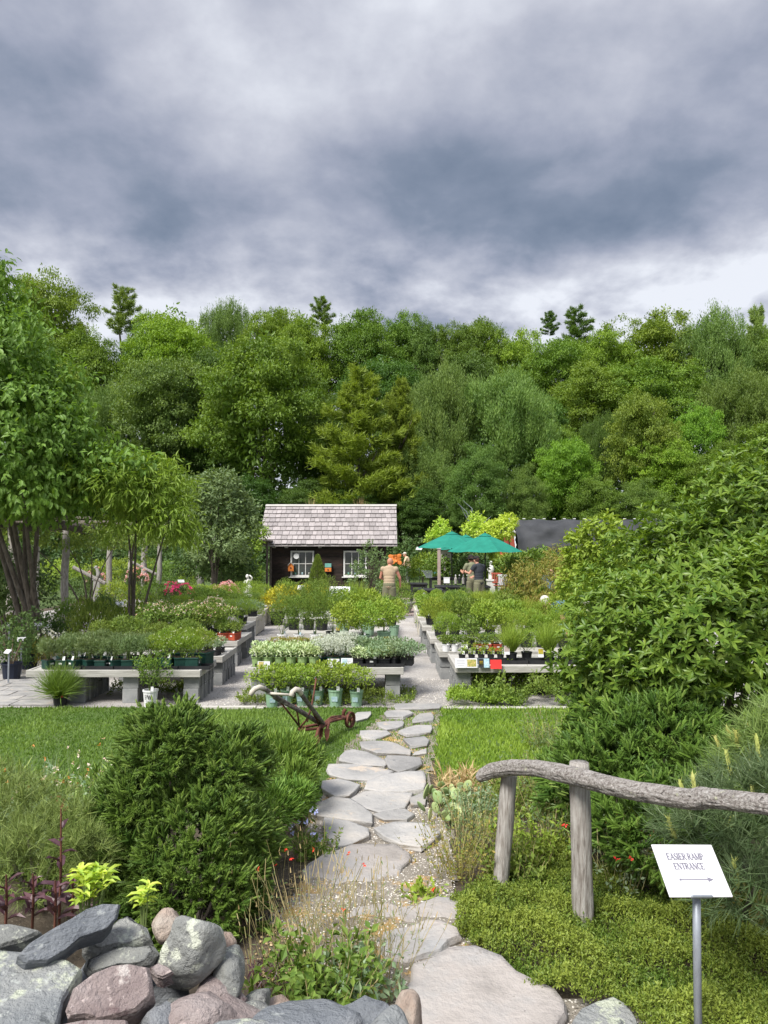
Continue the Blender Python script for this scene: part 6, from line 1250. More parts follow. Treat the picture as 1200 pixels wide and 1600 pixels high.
# ------------------------------------------------------------------ border plants
def clump(name, label, px, py, n, h, sp, leaf, tmpl=T_THIN, size=.03, flower=None, cat='plant', stemmat='straw', nst=24, up=1.0, lean=.35, lpc=10, group=None, base=None, fsz=.016):
    """a perennial of many thin stems carrying leaves, some with a flower on top"""
    b = np.array(base if base is not None else GH(px, py)); t = thing(name, label, cat, b, 0, group); S_ = FB(1); Lf = FB(2); Fl = FB(3); tip = []
    for i in range(nst):
        a = rg.uniform(0, 6.28); r0 = sp * .45 * rg.random(); p = np.array([math.cos(a) * r0, math.sin(a) * r0, 0.]); d = unit(np.array([math.cos(a) * lean * rg.random(), math.sin(a) * lean * rg.random(), up])); hh = h * rg.uniform(.6, 1.1); k = 5; w = rsph(rg, 1)[0] * .05
        for j in range(k):
            d2 = unit(d + w * j + rsph(rg, 1)[0] * .07); S_.add((np.array([(0, -.5, 0), (0, .5, 0), (1, .4, 0), (1, -.4, 0)], float), np.array([(0, 1, 2), (0, 2, 3)])), [p], [d2], rsph(rg, 1), np.array([[hh / k * 1.03, .0034, 1.]])); q = p + d2 * hh / k
            m = max(1, lpc // k)
            if leaf and j < k - (1 if flower else 0): pts = p + (q - p) * rg.random((m, 1)); Lf.add(tmpl, pts, unit(rsph(rg, m) + np.array([0, 0, .3])), rsph(rg, m) * .6 + np.array([0, 0, .8]), size * rg.uniform(.6, 1.3, m))
            p = q
        tip.append(p)
    tag(S_.build('stem', L_[stemmat], t), kind='stuff')
    if Lf.V: tag(Lf.build('foliage', L_[leaf], t), kind='stuff')
    if flower:
        tip = np.array(tip); k = rg.random(len(tip)) < flower[1]; tip = tip[k]
        if len(tip): Fl.add(t_clump(6, 3, ls=.9), tip, rsph(rg, len(tip)) + np.array([0, 0, .6]), rsph(rg, len(tip)), fsz); tag(Fl.build('blossom', L_[flower[0]], t), kind='stuff')
    return t
CB = [('wild_columbine', 'tall grey-green wildflower with pale salmon blossoms at the far left edge', 20, 1330, 'palepink', 5.0), ('wild_columbine', 'wildflower with tiny peach blossoms second from the left edge', 70, 1330, 'orangep', 5.2), ('wild_columbine', 'airy pink flowered plant against the lawn left of the spruce', 110, 1320, 'palepink', 5.0), ('wild_columbine', 'pale flowered wispy plant touching the left side of the spruce', 150, 1320, 'palepink', 5.1)]
for i, (n_, l_, px, py, f_, d) in enumerate(CB):
    clump(n_, l_, px, py, 0, .62, .45, 'blue', T_LEAF, .034, (f_, .4), nst=46, lean=.6, lpc=14, group='wispy wildflowers at left', base=[P(px, 1200, d)[0], d, 0.], stemmat='feather', fsz=.02)
for i, (px, d, h) in enumerate(((-20, 5.4, .42), (35, 5.6, .34), (95, 5.5, .40), (140, 5.2, .42), (175, 5.0, .42), (10, 4.8, .40), (130, 4.6, .40), (80, 4.9, .34), (180, 4.6, .35))):
    clump('border_perennial', ('leafy green mound at the extreme left edge below the lawn', 'soft green mound just right of the left edge, against the lawn', 'bright green mound among the pale wildflowers', 'yellow-green mound beneath the salmon blossoms', 'strap leaved clump beside the top of the spruce', 'silvery green mound low at the left edge', 'bright strap leaved clump right of the olive pine', 'feathery mound behind the olive pine', 'green clump tucked against the lower left of the spruce')[i], 0, 0, 0, h, .55, ('mid', 'blue', 'yew', 'yew', 'yew', 'blue', 'yew', 'feather', 'yew')[i], T_BLADE, .13, None, nst=80, lean=.9, lpc=15, base=[P(px, 1200, d)[0], d, 0.], group='mounded border perennials at left')
# purple leaved lobelias
def purple_plant(label, px, pyb, d, h, n=10, flower=True):
    b = P(px, pyb, d); t = thing('purple_plant', label, 'plant', b, 0, 'purple leaved plants by the wall'); tm = mesh_np('leaf', T_LEAF6[0] * np.array([1, .95, 1.4]), [T_LEAF6[1]], L_['purple'], np.full(7, .5)); tm2 = mesh_np('leaf', T_LEAF6[0] * np.array([1, .8, 2]), [T_LEAF6[1]], L_['purple'], np.full(7, .95))
    MB().tube([(0, 0, -.12), (.004, 0, h * .5), (.0, .0, h)], [.006, .005, .003], 6).build('stem', M['rust'], t); q = random.Random(px)
    for i in range(n):
        z = h * (i + .2) / n * .86; a = i * 2.4; el = q.uniform(.25, .95); link('leaf', q.choice((tm, tm2)), t, (0, 0, z), (0, -el, a), q.uniform(.06, .10) * (1.15 - .5 * i / n))
    if flower: f = FB(1); k = 14; p = np.stack([rg.normal(size=k) * .012, rg.normal(size=k) * .012, h + rg.random(k) * .05], 1); f.add(t_clump(4, 2), p, rsph(rg, k), rsph(rg, k), .012); f.build('seed_head', L_['brown'], t)
for i, (px, pyb, d, h, l_) in enumerate(((92, 1436, 2.95, .42, 'tallest purple leaved stem with dark seed head rising by the spruce'), (50, 1436, 2.9, .17, 'short purple leaved stem left of the tallest one'), (8, 1440, 2.8, .17, 'purple leaved stem at the left edge of the wall'), (85, 1440, 2.8, .15, 'low purple leaved stem in front of the tallest one'), (112, 1430, 3.05, .18, 'purple leaved stem next to the lemon green plant'))): purple_plant(l_, px, pyb, d, h, 12 if h > .3 else 9, h > .3)
# lemon green plant
def lemon(label, px, py, d, n, w):
    b = P(px, py, d); t = thing('lemon_leaved_plant', label, 'plant', b); tm = [mesh_np('leaf', T_LEAF6[0] * np.array([1, .85, 1.6]), [T_LEAF6[1]], L_['lemon'], np.full(7, q)) for q in (.1, .5, .95)]; q = random.Random(n); st = MB()
    for i in range(n):
        x, y, z = q.gauss(0, w), q.gauss(0, w * .6), q.uniform(.02, .10); st.tube([(x * .4, y * .4, -.12), (x, y, z)], .003, 5)
        for k in range(7): a = k * 2.4 + i; link('leaf', q.choice(tm), t, (x, y, z + .006 * k), (0, -q.uniform(-.05, .8), a), q.uniform(.042, .064))
    st.build('stem', M['greenstem'], t)
lemon('lemon yellow-green leafy plant behind the slanting slate rock', 138, 1416, 2.85, 15, .034); lemon('small lemon green sprig right of the slanting slate rock', 222, 1430, 2.85, 4, .016)
# centre foreground: columbines gone to seed, with a few red flowers
clump('columbine', 'lush green lobed leaf clump above the grey rock at the bottom centre', 505, 1560, 0, .26, .50, 'mid', T_LEAF, .045, None, nst=95, lean=.9, lpc=16, base=GH(505, 1575))
clump('columbine', 'darker green leafy clump just right of the lobed leaf clump', 555, 1560, 0, .20, .32, 'blue', T_LEAF, .04, None, nst=50, lean=.8, lpc=14, base=GH(560, 1560))
for i, (px, py, h, n, fl, l_) in enumerate(((470, 1500, .52, 46, ('redp', .05), 'tall columbine gone to seed with two red flowers left of the path'), (590, 1520, .50, 60, None, 'dry reddish seed stalks standing in front of the step stones'), (530, 1500, .46, 50, ('redp', .05), 'tangle of tan seed stalks over the big flat stone'), (440, 1540, .30, 26, ('redp', .06), 'columbine with red flowers beside the boulder'), (640, 1480, .32, 22, None, 'sparse seed stalks leaning over the middle step stone'), (490, 1450, .42, 36, ('redp', .04), 'brownish columbine against the right side of the spruce'), (400, 1540, .30, 18, None, 'thin stalks gone to seed between boulder and spruce'))):
    clump('seeding_columbine', l_, px, py, 0, h * .92, .40, 'feather', T_THIN, .024, fl, nst=int(n * .7), lean=.75, lpc=9, stemmat='straw', fsz=.016, group='seeding columbines in the foreground')
def seedheads():
    for i, (px, py) in enumerate(((590, 1520), (530, 1500), (470, 1500))):
        b = np.array(GH(px, py)); t = thing('seed_pods', ('upright dry seed pods over the step stones', 'upright dry seed pods over the flat stone', 'upright dry seed pods by the spruce')[i], 'plant', b); f = FB(4); n = 42
        p = np.stack([rg.normal(size=n) * .13, rg.normal(size=n) * .10, rg.uniform(.2, .52, n)], 1); f.add(T_BLADE, p, rsph(rg, n) * .25 + np.array([0, 0, 1.]), rsph(rg, n), np.stack([np.full(n, .026), np.full(n, .06), np.full(n, .03)], 1)); tag(f.build('pod', L_['dry'], t), kind='stuff')
        S_ = FB(5); S_.add((np.array([(0, -.5, 0), (0, .5, 0), (1, .3, 0)], float), np.array([(0, 1, 2)])), p * np.array([.5, .5, 0]), p - p * np.array([.5, .5, 0]), rsph(rg, n), np.stack([np.linalg.norm(p * np.array([.5, .5, 1]), axis=1), np.full(n, .0025), np.ones(n)], 1)); tag(S_.build('stem', L_['straw'], t), kind='stuff')
seedheads()
clump('bellflower', 'rounded leafy clump with pale blue flowers at the left of the path', 490, 1330, 0, .22, .30, 'mid', T_LEAF, .035, ('bluep', .12), nst=60, lean=.9, lpc=14, base=GH(492, 1338), fsz=.026)
clump('bellflower', 'pale blue blossoms poking from the right side of the spruce', 462, 1320, 0, .30, .10, 'mid', T_LEAF, .03, ('bluep', .8), nst=9, lean=.5, lpc=5, base=GH(468, 1345), fsz=.03)
clump('dark_heuchera', 'small dark grey-purple plant at the foot of the spruce by the boulder', 418, 1560, 0, .2, .12, 'purple', T_THIN, .04, None, nst=12, lean=.4, lpc=10, base=GH(422, 1570), stemmat='brown')
clump('strawberry', 'bright lobed leaves with a red bloom beside the upper step stone', 655, 1400, 0, .08, .26, 'bright', T_LEAF, .045, ('redp', .04), nst=40, lean=1.2, lpc=8, base=GH(660, 1402), fsz=.03)
clump('small_weed', 'single broad leaf weed at the upper right corner of the big slab', 745, 1468, 0, .05, .08, 'bright', T_LEAF, .06, None, nst=5, lean=1.2, lpc=5, base=GH(745, 1466))
# right of the path
BR = [('twiggy_shrub', 'straggly bronze and green shrub right of the path before the far post', 715, 1370, .42, 'redl', T_LEAF, .022, 80, .44), ('twiggy_shrub', 'yellowish twiggy shrub leaning over the gravel by the handrail end', 745, 1330, .40, 'feather', T_LEAF, .022, 80, .4), ('leafy_perennial', 'green leafy perennial at the foot of the far handrail post', 800, 1380, .24, 'mid', T_LEAF, .035, 60, .32), ('leafy_perennial', 'bright low foliage between the two handrail posts', 840, 1345, .34, 'bright', T_LEAF, .034, 110, .5), ('leafy_perennial', 'bluish foliage just left of the nearer handrail post', 875, 1330, .40, 'feather', T_THIN, .04, 90, .4), ('leafy_perennial', 'dark leafy perennial behind the far post under the log', 800, 1270, .36, 'mid', T_LEAF, .035, 90, .5), ('leafy_perennial', 'loose green foliage behind the log between the posts', 850, 1270, .42, 'feather', T_LEAF, .032, 90, .5), ('dry_grass_tuft', 'tan dry grass patch beyond the prickly pear', 730, 1235, .14, 'dry', T_BLADE, .10, 60, .6), ('leafy_perennial', 'pale green mound right of the prickly pear', 745, 1285, .26, 'blue', T_LEAF, .035, 80, .4), ('leafy_perennial', 'grey-green wild plant left below the big bush at the lawn corner', 870, 1175, .40, 'feather', T_THIN, .045, 110, .6)]
for (n_, l_, px, py, h, lf, tm, sz, nst, sp) in BR: clump(n_, l_, px, py, 0, h, sp, lf, tm, sz, None, nst=nst, lean=.8, lpc=18)
clump('red_columbine', 'red flowered columbine against the dark spruce left of the sign', 960, 1400, 0, .46, .28, 'blue', T_LEAF, .03, ('redp', .45), nst=30, lean=.7, lpc=12, base=GH(965, 1400), fsz=.026)
clump('leafy_sprig', 'upright sprig of narrow pale leaves left of the ramp sign', 1030, 1400, 0, .5, .10, 'bright', T_THIN, .055, None, nst=6, lean=.3, lpc=26, base=GH(1032, 1380))
clump('dying_foliage', 'brown and pink drying leaves beneath the ramp sign at right', 1150, 1480, 0, .26, .40, 'redl', T_LEAF, .035, None, nst=50, lean=.8, lpc=9, base=GH(1150, 1450))
# prickly pear
def cactus():
    b = np.array(GH(690, 1285)); t = thing('prickly_pear', 'clump of yellowing prickly pear pads at the right edge of the flagstones', 'cactus', b); q = random.Random(4); me = []
    for k in range(3):
        m = MB(); m.ball((0, 0, .5), (.36, .075, .5), 12, 8); mm = m.mesh('pad', L_['cactus'], True); a = mm.attributes.new('rnd', 'FLOAT', 'POINT'); a.data.foreach_set('value', [k * .5] * len(mm.vertices)); me.append(mm)
    for i in range(44):
        px = q.choice((q.gauss(690, 15), q.gauss(725, 16), q.uniform(655, 780))); py = q.uniform(1240, 1296); p = GH(px, py) - b; link('pad', q.choice(me), t, (p[0], p[1], q.uniform(-.01, .06)), (q.uniform(-1.1, .7), q.uniform(-.7, .7), q.uniform(-1.2, 1.2)), q.uniform(.075, .125))
cactus()
# ================================================================== trees
tr = np.random.default_rng(5)
def trunk_mesh(name, h, r, seed, nb=6, sp=.35, top=.9):
    q = random.Random(seed); m = MB(); pts = [(q.gauss(0, .02) * h * s, q.gauss(0, .02) * h * s, h * top * s) for s in np.linspace(0, 1, 8)]
    m.tube(pts, list(np.linspace(r, r * .25, 8)), 8)
    for k in range(nb):
        z = h * (.25 + .6 * k / nb); a = k * 2.4; s = np.array([0, 0, z]); e = s + np.array([math.cos(a) * sp * h * .5, math.sin(a) * sp * h * .5, h * .16])
        m.tube([s, (s + e) / 2 + np.array([0, 0, -h * .01]), e], [r * .4, r * .25, r * .1], 6)
    return m.mesh(name, M['bark'], True)
def crown(kind, seed):
    """unit crowns about 9 m wide and 11 m tall, z from the ground, built from lobes > clumps > leaf-sized faces"""
    q = np.random.default_rng(seed); fb = FB(seed)
    if kind in ('maple', 'oak', 'locust', 'willow'):
        nl = {'maple': 34, 'oak': 26, 'locust': 40, 'willow': 34}[kind]; R_ = 4.2; Hc = 6.6 if kind != 'willow' else 6.2
        cl = []
        for i in range(nl):
            u = (i + .5) / nl; z = 1 - 1.75 * u; a = i * 2.39996 + q.normal() * .3; r = math.sqrt(max(0, 1 - z * z)); rr = q.uniform(.60, .92)
            c = np.array([math.cos(a) * r * R_ * rr, math.sin(a) * r * R_ * rr, 5.6 + z * Hc * .62 * rr]); s = q.uniform(.8, 1.45) * (1.25 if kind == 'oak' else 1) * (.8 if kind == 'locust' else 1); cl.append((c, s))
        nc = 17; lpc = 74
        for c, s in cl:
            d = rsph(q, nc); d[:, 2] = np.abs(d[:, 2]) * 1.0 - .32; d = unit(d); ctr = c + d * s * np.array([1.05, 1.05, .72]) * q.uniform(.75, 1.05, (nc, 1))
            if kind == 'willow': ctr[:, 2] += .25 * q.random(nc)
            P_ = np.repeat(ctr, lpc, 0); o = np.repeat(d, lpc, 0); m = len(P_)
            spd = np.array([.30, .30, .13]) if kind != 'willow' else np.array([.20, .20, .34]); P_ = P_ + q.normal(size=(m, 3)) * spd
            up = .15 if kind != 'willow' else .9
            base = np.repeat(np.clip(q.normal(.45, .2, nc), 0, 1), lpc); T = o * .5 + rsph(q, m) * .8 + np.array([0, 0, up if kind == 'willow' else -.15])
            sz = {'maple': .195, 'oak': .21, 'locust': .155, 'willow': .18}[kind]
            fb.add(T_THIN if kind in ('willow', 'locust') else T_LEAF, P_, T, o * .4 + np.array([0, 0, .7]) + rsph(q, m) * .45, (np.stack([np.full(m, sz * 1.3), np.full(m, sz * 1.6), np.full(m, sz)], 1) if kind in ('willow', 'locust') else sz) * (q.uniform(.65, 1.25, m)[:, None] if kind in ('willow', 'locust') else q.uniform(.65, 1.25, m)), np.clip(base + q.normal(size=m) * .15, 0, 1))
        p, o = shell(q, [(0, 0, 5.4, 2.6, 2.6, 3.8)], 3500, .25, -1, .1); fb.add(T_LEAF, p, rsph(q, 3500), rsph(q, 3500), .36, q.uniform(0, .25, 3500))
    else:                                                   # pine: whorled, upswept feathery boughs
        n = 62 if kind == 'pine' else 38; hh = 11. if kind == 'pine' else 6.
        for i in range(n):
            u = (i + .5) / n; z = hh * (.10 + .88 * u); L = (3.3 * (1 - u) ** .7 + .5) * q.uniform(.65, 1.15) if kind == 'pine' else (3.3 * (1 - .72 * u)) * q.uniform(.4, 1.1); a = i * 2.4 + q.normal() * .4
            m = int(240 * L / 2.4) if kind == 'pine' else int(130 * L / 2); s = q.random(m) ** .6; dv = np.array([math.cos(a), math.sin(a), 0]); sd = np.array([-dv[1], dv[0], 0])
            P_ = np.array([0, 0, z]) + dv * (s * L)[:, None] + sd * (q.normal(size=m) * .34 * (s * .8 + .25) * L * .42)[:, None] + np.array([0, 0, 1.]) * ((s ** 2) * L * .28 - .1 + q.normal(size=m) * (.13 if kind == 'pine' else .10))[:, None]
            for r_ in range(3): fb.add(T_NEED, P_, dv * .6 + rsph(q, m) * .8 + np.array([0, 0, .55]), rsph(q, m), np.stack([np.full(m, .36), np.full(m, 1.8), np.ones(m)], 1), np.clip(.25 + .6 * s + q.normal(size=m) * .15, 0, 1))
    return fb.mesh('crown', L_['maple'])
CR = {k: [crown(k, s) for s in ss] for k, ss in {'maple': (1, 2, 3), 'oak': (4, 5), 'willow': (6, 7), 'locust': (8,), 'pine': (9, 10), 'ragged': (11,)}.items()}
TK = [trunk_mesh('trunk', 1., .022, s) for s in (1, 2, 3)]
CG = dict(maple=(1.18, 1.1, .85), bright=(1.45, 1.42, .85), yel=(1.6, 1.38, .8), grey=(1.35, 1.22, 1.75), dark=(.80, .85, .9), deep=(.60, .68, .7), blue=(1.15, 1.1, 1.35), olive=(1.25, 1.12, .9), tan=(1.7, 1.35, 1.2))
cnt = {}
def tree(px, pyt, wpx, d, kind, col, label, ch=None, name=None):
    x = (px - 600) / FPX * d; zt = P(px, pyt, d)[2]; g = float(H(x, d)); k = cnt.get(kind, 0); cnt[kind] = k + 1
    nm = name or {'maple': 'maple_tree', 'oak': 'oak_tree', 'willow': 'grey_green_tree', 'locust': 'locust_tree', 'pine': 'pine_tree', 'ragged': 'pine_tree'}[kind]
    t = thing(nm, label, 'tree', (x, d, g), 0, 'trees of the wood behind the nursery'); R_ = wpx / 2 / FPX * d; w = (4.9 if kind not in ('pine', 'ragged') else 3.4); hc = {'pine': 11., 'ragged': 6.}.get(kind, 10.1)
    s = R_ / w; sz = s * 1.0; H_ = zt - g; sz = s * 1.0 if kind == 'ragged' else min(max(s * .85, (H_ * (.84 if d < 66 else .66)) / hc if ch is None else ch / hc), s * 1.9)
    c = link('crown', CR[kind][k % len(CR[kind])], t, (0, 0, H_ - hc * sz), (0, 0, k * 2.1 + px * .01), (s, s, sz)); v = CG[col]; j = 1 + .10 * math.sin(px * 3.3 + d); c.color = (v[0] * j, v[1] * j, v[2] * j, 1)
    link('trunk', TK[k % 3], t, (0, 0, 0), (0, 0, k), (H_ * .6, H_ * .6, H_ * .93)); return t
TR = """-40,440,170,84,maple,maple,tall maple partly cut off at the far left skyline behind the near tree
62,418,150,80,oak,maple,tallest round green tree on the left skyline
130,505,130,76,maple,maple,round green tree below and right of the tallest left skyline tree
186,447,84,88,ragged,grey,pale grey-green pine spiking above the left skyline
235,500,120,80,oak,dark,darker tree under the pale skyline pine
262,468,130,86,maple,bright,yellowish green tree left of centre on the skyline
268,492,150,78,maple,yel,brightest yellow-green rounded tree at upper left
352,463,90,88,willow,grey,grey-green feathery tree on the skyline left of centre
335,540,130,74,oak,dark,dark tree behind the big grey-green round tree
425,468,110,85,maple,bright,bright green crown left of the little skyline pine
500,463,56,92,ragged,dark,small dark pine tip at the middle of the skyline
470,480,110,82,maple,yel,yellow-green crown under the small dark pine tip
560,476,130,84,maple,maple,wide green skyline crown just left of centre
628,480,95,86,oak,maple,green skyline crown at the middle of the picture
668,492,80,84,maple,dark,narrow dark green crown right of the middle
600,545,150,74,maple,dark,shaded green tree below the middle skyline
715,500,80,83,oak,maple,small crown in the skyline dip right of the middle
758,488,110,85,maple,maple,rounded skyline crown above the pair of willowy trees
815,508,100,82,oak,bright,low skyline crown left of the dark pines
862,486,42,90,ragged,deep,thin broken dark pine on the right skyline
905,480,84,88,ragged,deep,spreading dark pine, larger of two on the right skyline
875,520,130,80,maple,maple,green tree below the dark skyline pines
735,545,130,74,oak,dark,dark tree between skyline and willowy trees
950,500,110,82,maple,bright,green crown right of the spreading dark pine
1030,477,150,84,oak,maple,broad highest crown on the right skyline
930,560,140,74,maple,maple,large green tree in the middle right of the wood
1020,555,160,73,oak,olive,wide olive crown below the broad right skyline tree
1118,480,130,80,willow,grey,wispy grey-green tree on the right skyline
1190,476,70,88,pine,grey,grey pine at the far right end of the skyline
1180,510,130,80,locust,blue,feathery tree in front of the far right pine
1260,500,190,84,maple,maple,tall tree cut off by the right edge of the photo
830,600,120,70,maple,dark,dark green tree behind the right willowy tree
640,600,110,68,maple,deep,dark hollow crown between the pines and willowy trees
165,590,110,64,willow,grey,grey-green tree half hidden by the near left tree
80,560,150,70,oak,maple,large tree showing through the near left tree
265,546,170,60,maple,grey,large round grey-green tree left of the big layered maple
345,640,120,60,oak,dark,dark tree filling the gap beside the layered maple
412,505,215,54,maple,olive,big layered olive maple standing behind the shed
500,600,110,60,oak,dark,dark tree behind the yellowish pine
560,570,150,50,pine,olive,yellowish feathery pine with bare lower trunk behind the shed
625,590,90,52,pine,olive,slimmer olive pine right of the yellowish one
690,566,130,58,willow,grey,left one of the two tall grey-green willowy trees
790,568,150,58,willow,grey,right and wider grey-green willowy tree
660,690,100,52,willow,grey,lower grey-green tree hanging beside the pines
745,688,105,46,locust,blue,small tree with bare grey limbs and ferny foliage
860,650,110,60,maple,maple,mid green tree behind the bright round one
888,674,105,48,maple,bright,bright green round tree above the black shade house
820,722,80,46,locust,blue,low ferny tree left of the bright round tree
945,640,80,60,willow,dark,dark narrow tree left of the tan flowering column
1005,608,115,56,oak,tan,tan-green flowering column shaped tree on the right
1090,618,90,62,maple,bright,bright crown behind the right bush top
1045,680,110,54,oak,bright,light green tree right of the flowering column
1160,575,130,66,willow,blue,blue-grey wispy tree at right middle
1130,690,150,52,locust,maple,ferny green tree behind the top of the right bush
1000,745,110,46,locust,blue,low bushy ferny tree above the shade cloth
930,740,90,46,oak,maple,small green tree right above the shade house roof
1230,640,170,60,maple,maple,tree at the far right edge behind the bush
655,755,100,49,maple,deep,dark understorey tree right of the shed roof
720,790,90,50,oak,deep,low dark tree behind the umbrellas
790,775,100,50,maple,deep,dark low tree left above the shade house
860,770,100,51,oak,deep,dark low tree hidden behind the shade house
560,760,110,49,oak,deep,dark low tree just above the shed ridge
480,745,110,50,maple,deep,dark low tree above the left half of the shed roof
390,740,110,50,oak,deep,dark low tree left of the shed above the pale shrub
300,735,120,52,maple,deep,dark low tree above the drooping yellow-green tree
200,720,140,54,oak,deep,dark low tree behind the pergola
90,740,140,52,maple,deep,dark low tree behind the left trunk
10,700,150,55,oak,deep,dark tree behind the left edge foliage
950,795,110,50,oak,deep,low dark tree behind the right end of the shade house
1060,780,120,50,maple,deep,low dark tree behind the big right bush
-90,600,190,66,maple,maple,tree outside the left edge of the wood"""
for ln in TR.split('\n'):
    a = ln.split(',', 6); tree(float(a[0]), float(a[1]), float(a[2]) * 1.12, float(a[3]), a[4], a[5], a[6])
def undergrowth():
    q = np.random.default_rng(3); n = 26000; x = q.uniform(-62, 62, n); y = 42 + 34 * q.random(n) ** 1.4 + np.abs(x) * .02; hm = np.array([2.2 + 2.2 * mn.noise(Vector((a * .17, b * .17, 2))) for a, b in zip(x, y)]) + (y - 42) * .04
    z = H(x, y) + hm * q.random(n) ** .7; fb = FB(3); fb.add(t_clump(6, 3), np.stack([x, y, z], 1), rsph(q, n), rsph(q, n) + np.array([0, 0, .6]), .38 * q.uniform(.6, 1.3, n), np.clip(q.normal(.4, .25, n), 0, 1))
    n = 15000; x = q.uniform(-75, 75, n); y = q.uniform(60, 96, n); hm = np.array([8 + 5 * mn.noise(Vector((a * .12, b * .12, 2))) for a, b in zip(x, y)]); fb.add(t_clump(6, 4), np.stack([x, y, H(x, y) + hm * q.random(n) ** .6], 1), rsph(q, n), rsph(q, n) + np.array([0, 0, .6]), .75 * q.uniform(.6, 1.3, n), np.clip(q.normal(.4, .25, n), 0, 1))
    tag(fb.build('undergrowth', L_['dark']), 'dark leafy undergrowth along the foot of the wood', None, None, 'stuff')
undergrowth()
bare = thing('bare_tree', 'bare pale grey limbs of a dying small tree above the umbrellas', 'tree', (P(742, 800, 43)[0], 43, 0)); q_ = random.Random(2); mb = MB()
mb.tube([(0, 0, 0), (-.1, 0, 1.6), (0, 0, 3.2)], [.07, .06, .05], 6)
for k in range(9): a = k * .7; mb.tube([(-.05, 0, 1.4 + .2 * k), (math.sin(a) * .3, math.cos(a) * .3, 1.9 + .22 * k), (math.sin(a + .5) * .6, math.cos(a) * .5, 2.6 + .2 * k), (math.sin(a) * 1.0, math.cos(a) * .8, 3.1 + .2 * k)], [.035, .03, .02, .008], 5)
mb.build('limb', M['galv'], bare)
# ------------------------------------------------------------------ the near tree on the left
def near_tree():
    b = np.array([-6.55, 14.0, 0.]); t = thing('large_leaved_tree', 'tall multi-stemmed tree with drooping broad leaves filling the left edge', 'tree', b)
    L = [(-60, 640, 13.0, 1.75, 1.6), (30, 700, 12.8, 1.1, .9), (-90, 520, 13.4, 1.25, 1.2), (-25, 560, 12.8, 1.0, .8), (-50, 460, 13.2, .62, .62), (70, 640, 13.0, .60, .5), (35, 575, 13.2, .40, .36), (20, 765, 12.6, 1.2, .42), (110, 730, 12.6, .62, .40), (180, 722, 12.6, .5, .14), (100, 785, 12.6, .36, .20), (-70, 770, 12.5, 1.1, .42), (40, 505, 13.2, .3, .16), (-10, 430, 12.8, .26, .34), (105, 670, 12.6, .5, .36), (-30, 720, 12.2, 1.1, .7), (110, 590, 12.8, .28, .2), (30, 640, 12.4, .8, .5)]
    L = [tuple(np.array(lb(a, c, d, r, rz)) - np.array([*b, 0, 0, 0])) for a, c, d, r, rz in L]; q = np.random.default_rng(8)
    p, o = shell(q, L, 6800, .20, -.9, .24); fb = FB(3); m = len(p)
    T = o * .8 + rsph(q, m) * .5 + np.array([0, 0, .1])
    for k in range(6):                                     # drooping leaves along each twig
        f = k / 6; a = rsph(q, m) * .7 + T * .5 + np.array([0, 0, -.75]); fb.add(T_LEAF6, p + unit(T) * (.30 * f), a, o * .5 + np.array([0, 0, .6]) + rsph(q, m) * .4, .125 * q.uniform(.65, 1.2, m), np.clip(q.normal(.45, .25, m), 0, 1))
    fb.build('foliage', L_['near'], t); sm = MB()
    for k, l in enumerate(L[:7]):
        e = np.array(l[:3]); s = np.array([q.normal() * .12, q.normal() * .12, 0]); md = s * .3 + e * .45 + np.array([0, 0, -.3]); pts = [s * (1 - u) ** 2 + 2 * md * u * (1 - u) + e * u * u for u in np.linspace(0, 1, 7)]; sm.tube(pts, list(np.linspace(.065, .018, 7)), 7, seed=k, wob=.06)
    sm.build('trunk', M['bark'], t, smooth=True)
near_tree()
def leafytree(name, label, base, L, n, size, leaf, tmpl, droop=-.5, per=5, tw=.28, r=.04, cat='tree', stemm='bark', flat_=.5):
    b = np.array(base); t = thing(name, label, cat, b); L = [tuple(np.array(lb(a, c, d, r_, rz)) - np.array([*b, 0, 0, 0])) for a, c, d, r_, rz in L]; q = np.random.default_rng(n)
    p, o = shell(q, L, n, .22, -.8, .2); m = len(p); T = unit(o * .9 + rsph(q, m) * .5 + np.array([0, 0, .1])); fb = FB(2)
    for k in range(per): fb.add(tmpl, p + T * (tw * k / per), rsph(q, m) * .6 + T * .5 + np.array([0, 0, droop]), o * .3 + np.array([0, 0, flat_]) + rsph(q, m) * .4, size * q.uniform(.65, 1.2, m), np.clip(q.normal(.5, .25, m), 0, 1))
    fb.build('foliage', L_[leaf], t); sm = MB()
    for k, l in enumerate(L[:4]): e = np.array(l[:3]); md = e * np.array([.2, .3, .6]) + q.normal(size=3) * .12; sm.tube([2 * md * u * (1 - u) + e * u * u for u in np.linspace(0, 1, 6)], list(np.linspace(r, r * .25, 6)), 6)
    sm.build('trunk', M[stemm], t, smooth=True); return t
leafytree('weeping_maple', 'arching yellow-green small tree with drooping narrow leaves over the pergola', (-4.6, 13.6, 0), [(190, 760, 12.8, .62, .28), (235, 770, 12.9, .55, .36), (265, 810, 12.9, .36, .36), (215, 740, 13, .42, .2), (285, 835, 12.9, .18, .2), (250, 740, 13.2, .32, .18), (150, 745, 12.8, .5, .25), (200, 810, 12.9, .36, .22)], 1700, .15, 'lime', T_THIN, -.55, 5, .3, .035)
leafytree('pergola_vine', 'green vine trailing over the beams of the pergola', (-8.0, 20, 0), [(30, 838, 17.5, .7, .16), (90, 840, 18.5, .6, .16), (140, 838, 19, .7, .2), (190, 840, 20, .8, .22), (235, 838, 21, .6, .22), (215, 860, 21, .3, .3), (120, 858, 19, .25, .25)], 700, .11, 'mid', T_LEAF, -.3, 5, .2, .03)
